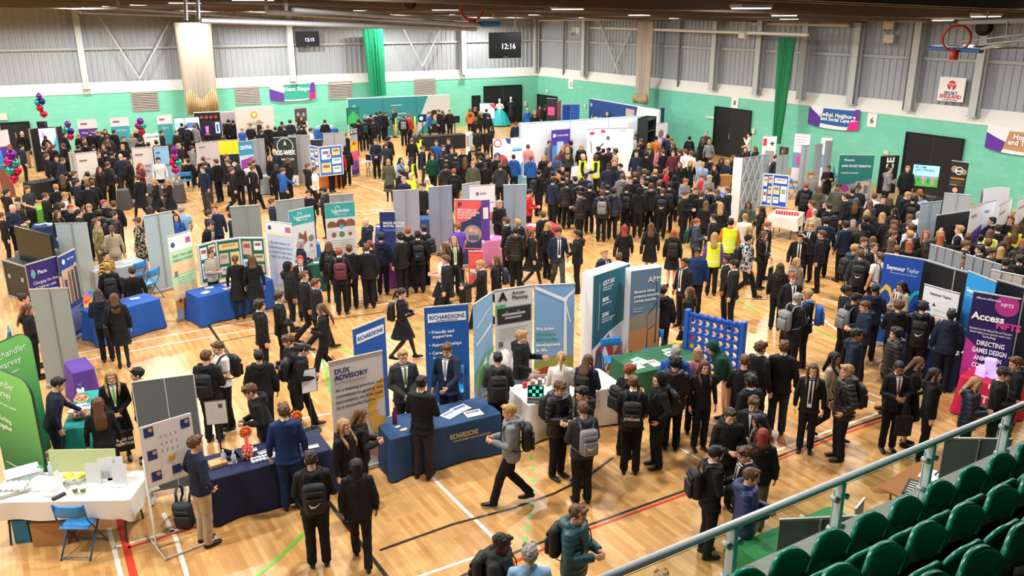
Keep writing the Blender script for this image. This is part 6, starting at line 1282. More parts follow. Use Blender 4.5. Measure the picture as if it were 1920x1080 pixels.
# lattice pop up stand
t = empty('lattice_stand', P(1405, 420, 0), 0, 'white sided pop-up stand with a silver lattice back and grey cloth', 'stand')
q = [P(1376, 295, 2.25), P(1393, 296, 2.25), P(1428, 291, 2.25)]; o = q[0].copy(); o.z = 0; t.location = o
for a, b_, c, nm in ((q[0], q[1], 'e6e8ea', 'side_panel'), (q[1], q[2], '8d979e', 'cloth_panel')):
    mb = MB(); a2, b2 = a-o, b_-o; mb.poly([(a2.x, a2.y, 0), (b2.x, b2.y, 0), (b2.x, b2.y, 2.25), (a2.x, a2.y, 2.25)]); n = Vector((-(b2-a2).y, (b2-a2).x, 0)).normalized()*.03; mb.poly([(a2.x+n.x, a2.y+n.y, 0), (b2.x+n.x, b2.y+n.y, 0), (b2.x+n.x, b2.y+n.y, 2.25), (a2.x+n.x, a2.y+n.y, 2.25)]); mb.build(nm, pm(c), t)
mb = MB(); a2, b2 = q[1]-o, q[2]-o; n = Vector(((b2-a2).y, -(b2-a2).x, 0)).normalized()*.05
for i in range(3):
    for j in range(3):
        u0, u1 = i/3, (i+1)/3; z0, z1 = .75*j, .75*(j+1); A0 = a2.lerp(b2, u0)+n; A1 = a2.lerp(b2, u1)+n
        mb.tube([(A0.x, A0.y, z0), (A1.x, A1.y, z1)], .012, 5); mb.tube([(A1.x, A1.y, z0), (A0.x, A0.y, z1)], .012, 5)
    for z in (.75, 1.5, 2.25): A0 = a2+n; A1 = b2+n; mb.tube([(A0.x, A0.y, z), (A1.x, A1.y, z)], .012, 5)
mb.build('lattice', pm('c9cccf', .3), t)
# giant connect game
def giant_game():
    A, B_ = P(1290, 585, 1.5), P(1395, 608, 1.5); d = B_-A; d.z = 0; w = d.length; ang = math.atan2(d.y, d.x); c = (A+B_)/2; SZ.append(('game', round(w, 2), 1.5)); t = empty('giant_disc_game', (c.x, c.y, 0), ang, 'giant blue plastic four-in-a-row game with round holes', 'game')
    mb = MB(); cols, rows = 7, 6; cw = (w-.12)/cols; H = 1.02; ch = H/rows; z0 = .42; x0 = -w/2+.06
    for y in (-.05, .05):
        for i in range(cols):
            for j in range(rows):
                cx, cz = x0+cw*(i+.5), z0+ch*(j+.5); n = 16; r = min(cw, ch)*.40
                ci = [(cx+r*math.cos(2*PI*k/n), y, cz+r*math.sin(2*PI*k/n)) for k in range(n)]
                sq = []
                for k in range(n):
                    a = 2*PI*k/n; m = max(abs(math.cos(a)), abs(math.sin(a))); sq.append((cx+cw/2*math.cos(a)/m, y, cz+ch/2*math.sin(a)/m))
                mb.add(ci+sq, [(k, n+k, n+(k+1) % n, (k+1) % n) for k in range(n)])
                if y < 0: c2 = [(q[0], .05, q[2]) for q in ci]; mb.add(ci+c2, [(k, (k+1) % n, n+(k+1) % n, n+k) for k in range(n)])
    mb.build('grid', pm('2357b8', .35), t); mb = MB()
    for i in range(cols): mb.tube([(x0+cw*(i+.5)-cw*.45, -.0, z0+H+.01), (x0+cw*(i+.5), 0, z0+H+.045), (x0+cw*(i+.5)+cw*.45, 0, z0+H+.01)], [(.05, .03)]*3, 6)
    mb.build('top_edge', pm('2357b8', .35), t)
    for s in (-1, 1): mb = MB(); mb.bbox((s*w/2, 0, .78), (.10, .14, 1.56), .02); mb.bbox((s*w/2, 0, .05), (.14, .5, .10), .02); mb.build('side_post', pm('2a5fc0', .35), t)
    for (i, j, cc) in ((0, 3, 'c8323c'), (0, 2, 'e0c030'), (3, 3, 'e0c030'), (0, 1, 'e0c030'), (1, 0, 'c8323c')):
        mb = MB(); mb.smooth = False; mb.tube([(x0+cw*(i+.5), -.02, z0+ch*(j+.5)), (x0+cw*(i+.5), .02, z0+ch*(j+.5))], min(cw, ch)*.46, 18); mb.build('disc', pm(cc, .35), t)
    for s, z, cc in ((-1, .62, 'e2b92a'), (1, .52, 'c8323c'), (1, .30, 'e2b92a')):
        for k in range(2 if s > 0 else 3): mb = MB(); mb.tube([(s*(w/2+.12), -.08, z+.09*k), (s*(w/2+.12), -.08, z+.09*k+.07)], .085, 14); mb.build('spare_disc', pm(cc, .35), t)
giant_game()
# ---- balloons
def balloon(c, r, colr, lab, grp):
    t = empty('balloon', c, rnd.uniform(0, 6), lab, 'balloon', grp); mb = MB(); mb.smooth = True
    mb.rings([(-r*1.12, r*.05, r*.05, 0, 0), (-r*.98, r*.22, r*.2, 0, 0), (-r*.7, r*.66, r*.5, 0, 0), (-r*.3, r*.95, r*.7, 0, 0), (r*.1, r, r*.74, 0, 0), (r*.5, r*.86, r*.62, 0, 0), (r*.85, r*.5, r*.34, 0, 0), (r, r*.08, r*.06, 0, 0)], 16)
    mb.build('foil', mat('foil_'+colr, colr, .18, metal=.75, noise_amt=.1, scale=6), t); mb = MB(); mb.tube([(0, 0, -r*1.1), (.01, 0, -r*1.1-.35)], .004, 4); mb.build('ribbon', pm('c9c2cc'), t)
CN = {'7a2f9c': 'purple', '3f2a86': 'dark violet', '3aa59c': 'teal', 'c8244c': 'red', 'b02a8c': 'magenta'}
for nm, grp, D, pts in (('in the tall string before the back wall', 'tall string of balloons', 45, [(73, 180, 'b02a8c' and '7a2f9c'), (79, 190, '3f2a86'), (70, 192, '3aa59c'), (75, 203, 'c8244c'), (82, 214, 'c8244c')]),
                        ('in the bunch left of the purple banner by the back wall', 'bunch by the purple banner', 44, [(127, 233, '7a2f9c'), (124, 243, '3aa59c'), (132, 246, '3f2a86'), (132, 256, 'c8244c')]),
                        ('in the bunch near the bald man by the back wall', 'bunch by the bald man', 43, [(263, 227, '7a2f9c'), (259, 236, 'b02a8c'), (268, 236, '3aa59c'), (266, 247, 'c8244c')]),
                        ('in the cluster right of the bearded man in white', 'cluster by the bearded man', 29, [(327, 281, '7a2f9c'), (327, 294, 'b02a8c'), (323, 305, 'c8244c'), (335, 305, '3aa59c'), (329, 319, 'b02a8c')]),
                        ('in the cluster near the left edge', 'cluster at the left edge', 28, [(21, 290, '7a2f9c'), (16, 303, 'b02a8c'), (27, 306, '3aa59c'), (21, 320, '3aa59c'), (32, 319, 'c8244c'), (25, 334, 'c8244c')])):
    cnt = {}
    for (x, y, c) in pts:
        k = CN[c]; tot = sum(1 for q in pts if CN[q[2]] == k); cnt[k] = cnt.get(k, 0)+1
        od = '' if tot == 1 else ('upper ' if cnt[k] == 1 else 'lower ' if cnt[k] == tot else 'middle ')
        dk = D*30/ (30 if D > 40 else 30); balloon(PD(x, y, D), .16 if D > 40 else .13 if D == 29 else .15, c, '%s%s foil balloon %s' % (od, k, nm), grp)
# ---- mannequins
def mannequin(px, gown, colr, lab):
    t = empty('mannequin', P(px[0], px[1], 0), face(px, 0), lab, 'mannequin'); mb = MB(); mb.smooth = True; sk = pm('d9d6d0', .4)
    mb.rings([(1.0, .14, .11, 0, 0), (1.1, .13, .09, 0, 0), (1.3, .17, .11, 0, 0), (1.42, .13, .08, 0, 0), (1.46, .05, .05, 0, 0), (1.54, .045, .05, 0, 0)], 14); mb.rings([(z+1.62, rx, ry, 0, cy) for z, rx, ry, cy in HEAD], 12); mb.build('torso', sk, t)
    for s in (-1, 1): mb = MB(); mb.smooth = True; mb.tube([(s*.17, 0, 1.38), (s*.26, .0, 1.15), (s*.1, -.16, 1.10)], [.05, .04, .03], 8); mb.build('arm', sk if gown else pm(colr), t)
    mb = MB(); mb.smooth = True; n = 36
    if gown: lv = [(1.08, .14, 1), (.95, .28, 1), (.7, .46, 1.05), (.4, .60, 1.08), (.08, .72, 1.1)]
    else: lv = [(1.42, .15, 1), (1.2, .2, 1), (1.0, .2, 1), (.7, .26, 1), (.45, .30, 1)]
    vs = [(r*(1+.07*math.sin(a*12)*(i/4))*math.cos(a), r*(1+.07*math.sin(a*12)*(i/4))*.9*math.sin(a), z) for i, (z, r, f) in enumerate(lv) for a in [2*PI*k/n for k in range(n)]]
    mb.add(vs, [(i*n+k, i*n+(k+1) % n, (i+1)*n+(k+1) % n, (i+1)*n+k) for i in range(4) for k in range(n)]); mb.build('gown' if gown else 'dress', mat('satin_'+colr, colr, .4, noise_amt=.3, scale=9), t)
    mb = MB(); mb.tube([(0, 0, 0), (0, 0, 1.05)], .02, 8); mb.rings([(0, .16, .16, 0, 0), (.02, .16, .16, 0, 0)], 14); mb.build('stand', pm('3a3a3c'), t)
mannequin((937, 236), True, '2aa0a8', 'white mannequin in a wide teal ball gown by the black doors'); mannequin((958, 231), False, '1a1a1d', 'mannequin in a short black dress beside the teal ball gown')
# yellow barrier posts
for px, lab in (((743, 258), 'yellow barrier post in front of the teal wall, left of the middle one'), ((779, 255), 'yellow barrier post in front of the long black table, right hand one'), ((677, 262), 'yellow barrier post at the left end, behind the pupil with the green backpack')):
    t = empty('barrier_post', P(px[0], px[1], 0), 0, lab, 'barrier post'); mb = MB(); mb.smooth = True; mb.tube([(0, 0, .02), (0, 0, 1.15)], .05, 12); mb.build('post', pm('e3c22a', .4), t); mb = MB(); mb.rings([(0, .18, .18, 0, 0), (.03, .17, .17, 0, 0), (.05, .06, .06, 0, 0)], 16); mb.build('base', pm('26272a'), t)
# blue exhibition booth parts by the corner
flat_wall([(1054, 197), (1070, 196), (1087, 196)], 2.0, '1f52b0', 'bright blue folding partition by the corner of the hall')
banner((1045, 191), (1052, 187), 'd94a78', [('r', 0, .5, 1, 1, '6a4a9a')], [], 'narrow pink banner beside the bright blue partition', h=2.1)
banner((1025, 184), (1043, 185), '24262b', [('r', .15, .25, .85, .5, 'd0508a')], [], 'dark banner with pink lettering in front of the corner door', h=2.1)
# sheet-covered frame on the right
A, B_ = P(1842, 354, 1.9), P(1889, 351, 1.9); d = B_-A; ang = math.atan2(d.y, d.x); c = (A+B_)/2; w = d.length
t = empty('covered_stand', (c.x, c.y, 0), ang, 'display frame covered by a pale crumpled sheet at the right', 'stand'); mb = MB(); mb.smooth = True; n = 18; vs = []
for j in range(10):
    for i in range(n+1): u = i/n-.5; z = 1.9-.17*j; vs.append((u*w*(1+.03*j), -.04-.05*abs(math.sin(i*1.1+j*.8))-.01*j, z+.05*math.cos(u*3)))
mb.add(vs, [(j*(n+1)+i, (j+1)*(n+1)+i, (j+1)*(n+1)+i+1, j*(n+1)+i+1) for j in range(9) for i in range(n)]); mb.build('sheet', mat('sheet_pale', 'ccd3de', .8, noise_amt=.06), t)
mb = MB(); mb.box((0, .03, .95), (w, .05, 1.9)); mb.build('frame', pm('8a9298'), t)
# lower right: banner backs under the gallery, seen through the glass
def lowback(tl, tr, lab, h=2.0): banner(tl, tr, '6f7f80', lab=lab, back=True, h=h)
lowback((1462, 975), (1612, 968), 'grey banner back standing on the green cloth side, seen through the railing'); lowback((1772, 822), (1898, 824), 'grey banner back beside the brown table, seen through the railing')
banner((1604, 955), (1621, 934), 'b9c2c6', [], [], 'small pale blue-grey board beyond the railing, beside the grey banner back', h=1.2)
# ---------------------------------------------------------------- gallery: railing and seats
KR = 2.0
def gallery():
    zr, yr = 3.3, 4.0; zc = 2.72; zf = 2.25
    mb = MB(); mb.box((9.5, yr-.02, zc-.12), (17, .30, .24)); structure(mb.build('trim_gallery_kerb', mat('kerb_concrete', '8b8d88', .7, noise_amt=.15, scale=5)))
    mb = MB(); mb.box((9.5, yr-.05, (zc-.24)/2), (17, .2, zc-.24)); structure(mb.build('wall_gallery_front', pm('2a2c2e')))
    dk = mat('gallery_step_dark', '0f1011', .8, noise_amt=.15); rows = [(3.66-.72*i, .445*i) for i in range(5)]
    for i, (y, dz) in enumerate(rows):
        mb = MB(); y0, y1 = y-.55, y+.17; mb.box((9.5, (y0+y1)/2, (zf+dz)/2), (17, y1-y0, zf+dz)); structure(mb.build('floor_gallery_step', dk))
        mb = MB(); mb.box((9.5, y1+.01, zf+dz-.03), (17, .02, .045)); structure(mb.build('trim_step_nosing', pm('6b6966')))
    t = empty('guard_railing', (1.0, yr, zc), 0, 'long grey steel handrail with posts and glass panels in front of the green seats', 'railing'); st = mat('rail_paint', 'c0cfd2', .35, noise_amt=.04, metal=.0, spec=.5)
    mb = MB(); mb.smooth = True; mb.tube([(0, 0, zr-zc), (16, 0, zr-zc)], .034, 14); mb.build('handrail', st, t)
    posts = [4.44+1.26*k-1.0 for k in range(-2, 11)]
    for x in posts:
        mb = MB(); mb.smooth = False; mb.bbox((x, 0, (zr-zc)/2-.06), (.045, .09, zr-zc+.10), .008); po = mb.build('post', st, t)
        for dz in (.12, .42):
            for s in (-1, 1): mb = MB(); mb.smooth = True; mb.tube([(x+s*.06, -.045, dz), (x+s*.06, .03, dz)], .026, 12); mb.box((x+s*.035, 0, dz), (.06, .02, .025)); mb.build('glass_clamp', gal, po)
    gm = bpy.data.materials.new('railing_glass'); gm.use_nodes = True; nt = gm.node_tree; nt.nodes.clear(); out = nt.nodes.new('ShaderNodeOutputMaterial'); tr_ = nt.nodes.new('ShaderNodeBsdfTransparent'); tr_.inputs[0].default_value = (.93, .97, .95, 1); gl = nt.nodes.new('ShaderNodeBsdfGlossy'); gl.inputs['Roughness'].default_value = .03; gl.inputs[0].default_value = (.9, .95, .95, 1); mx = nt.nodes.new('ShaderNodeMixShader'); mx.inputs[0].default_value = .015
    nt.links.new(tr_.outputs[0], mx.inputs[1]); nt.links.new(gl.outputs[0], mx.inputs[2]); nt.links.new(mx.outputs[0], out.inputs[0])
    for a in range(len(posts)-1):
        x0, x1 = posts[a]+.07, posts[a+1]-.07; mb = MB(); mb.box(((x0+x1)/2, .0, .27), (x1-x0, .008, .5)); g = mb.build('glass_panel', gm, t)
        mb = MB(); mb.tube([(x0, 0, .02), (x0, 0, .50), (x0+.03, 0, .52), (x1-.03, 0, .52), (x1, 0, .50), (x1, 0, .02)], .003, 4); mb.build('glass_edge', pm('28403c', .3), g)
    # flip seats
    me = {}
    s = MB(); s.smooth = True; n = 14; o = []
    def shell(s, w, h, y0, curve, th, z0, rtop):
        cols, rws = 14, 8; out = []
        for f in (0, 1):
            vs = []
            for j in range(rws+1):
                v = j/rws
                for i in range(cols+1):
                    u = (i/cols-.5)*2; hh = h*(1-.30*abs(u)**3.2); x = u*w/2*(1-.06*(1-v)); z = z0+hh*v; y = y0+curve*(1-u*u)-.06*v+(th if f else 0)*1.0
                    vs.append((x, y, z))
            out.append(vs)
        m = (rws+1)*(cols+1); s.add(out[0]+out[1], [(j*(cols+1)+i, j*(cols+1)+i+1, (j+1)*(cols+1)+i+1, (j+1)*(cols+1)+i) for j in range(rws) for i in range(cols)]+[(m+j*(cols+1)+i, m+(j+1)*(cols+1)+i, m+(j+1)*(cols+1)+i+1, m+j*(cols+1)+i+1) for j in range(rws) for i in range(cols)]
              + [(rws*(cols+1)+i, rws*(cols+1)+i+1, m+rws*(cols+1)+i+1, m+rws*(cols+1)+i) for i in range(cols)]+[(i, m+i, m+i+1, i+1) for i in range(cols)]
              + [(j*(cols+1), (j+1)*(cols+1), m+(j+1)*(cols+1), m+j*(cols+1)) for j in range(rws)]+[(j*(cols+1)+cols, m+j*(cols+1)+cols, m+(j+1)*(cols+1)+cols, (j+1)*(cols+1)+cols) for j in range(rws)])
    shell(s, .47, .40, -.06, -.05, -.035, .42, 0); me['backrest'] = s.mesh('backrest')
    s = MB(); s.smooth = True; shell(s, .44, .38, .17, .05, .045, .40, 0); me['seat'] = s.mesh('seat')
    s = MB(); s.box((0, .02, .22), (.06, .12, .44)); s.box((0, .02, .02), (.12, .25, .03)); me['leg'] = s.mesh('leg'); s = MB(); s.tube([(-.24, .04, .42), (.24, .04, .42)], .018, 8); me['bracket'] = s.mesh('bracket')
    for m in me.values(): m.materials.append(None)
    gs = mat('seat_green', '0c7a62', .24, noise_amt=.03, spec=.5); bk = pm('17191a')
    ordn = ['first', 'second', 'third', 'fourth', 'fifth', 'sixth', 'seventh', 'eighth', 'ninth', 'tenth', 'eleventh', 'twelfth', 'thirteenth', 'fourteenth']
    for r, (y, dz) in enumerate(rows[:4]):
        xs = [k for k in range(30)]; cnt = 0
        for k in xs:
            x = 2.8+.49*k+(.1, .2, .05, .15)[r]; p = proj(Vector((x, y, zf+dz+.8)))
            if not (-60+1100*0 < p[0] < 1990 and p[1] < 1150) or p[0] < 1300: continue
            if (Vector((x, y, 0)).xy-Vector((0, 0))).length < 1.2: continue
            cnt += 1
            t = empty('gallery_seat', (x, y-.03, zf+dz), 0, 'green plastic flip-up seat, %s in %s row behind the railing' % (ordn[min(cnt-1, 13)], ['the front', 'the second', 'the third', 'the fourth'][r]), 'seat', 'green gallery seats')
            for nm, m in (('backrest', gs), ('seat', gs), ('leg', bk), ('bracket', bk)): inst(nm, me[nm], t, [m])
gallery()
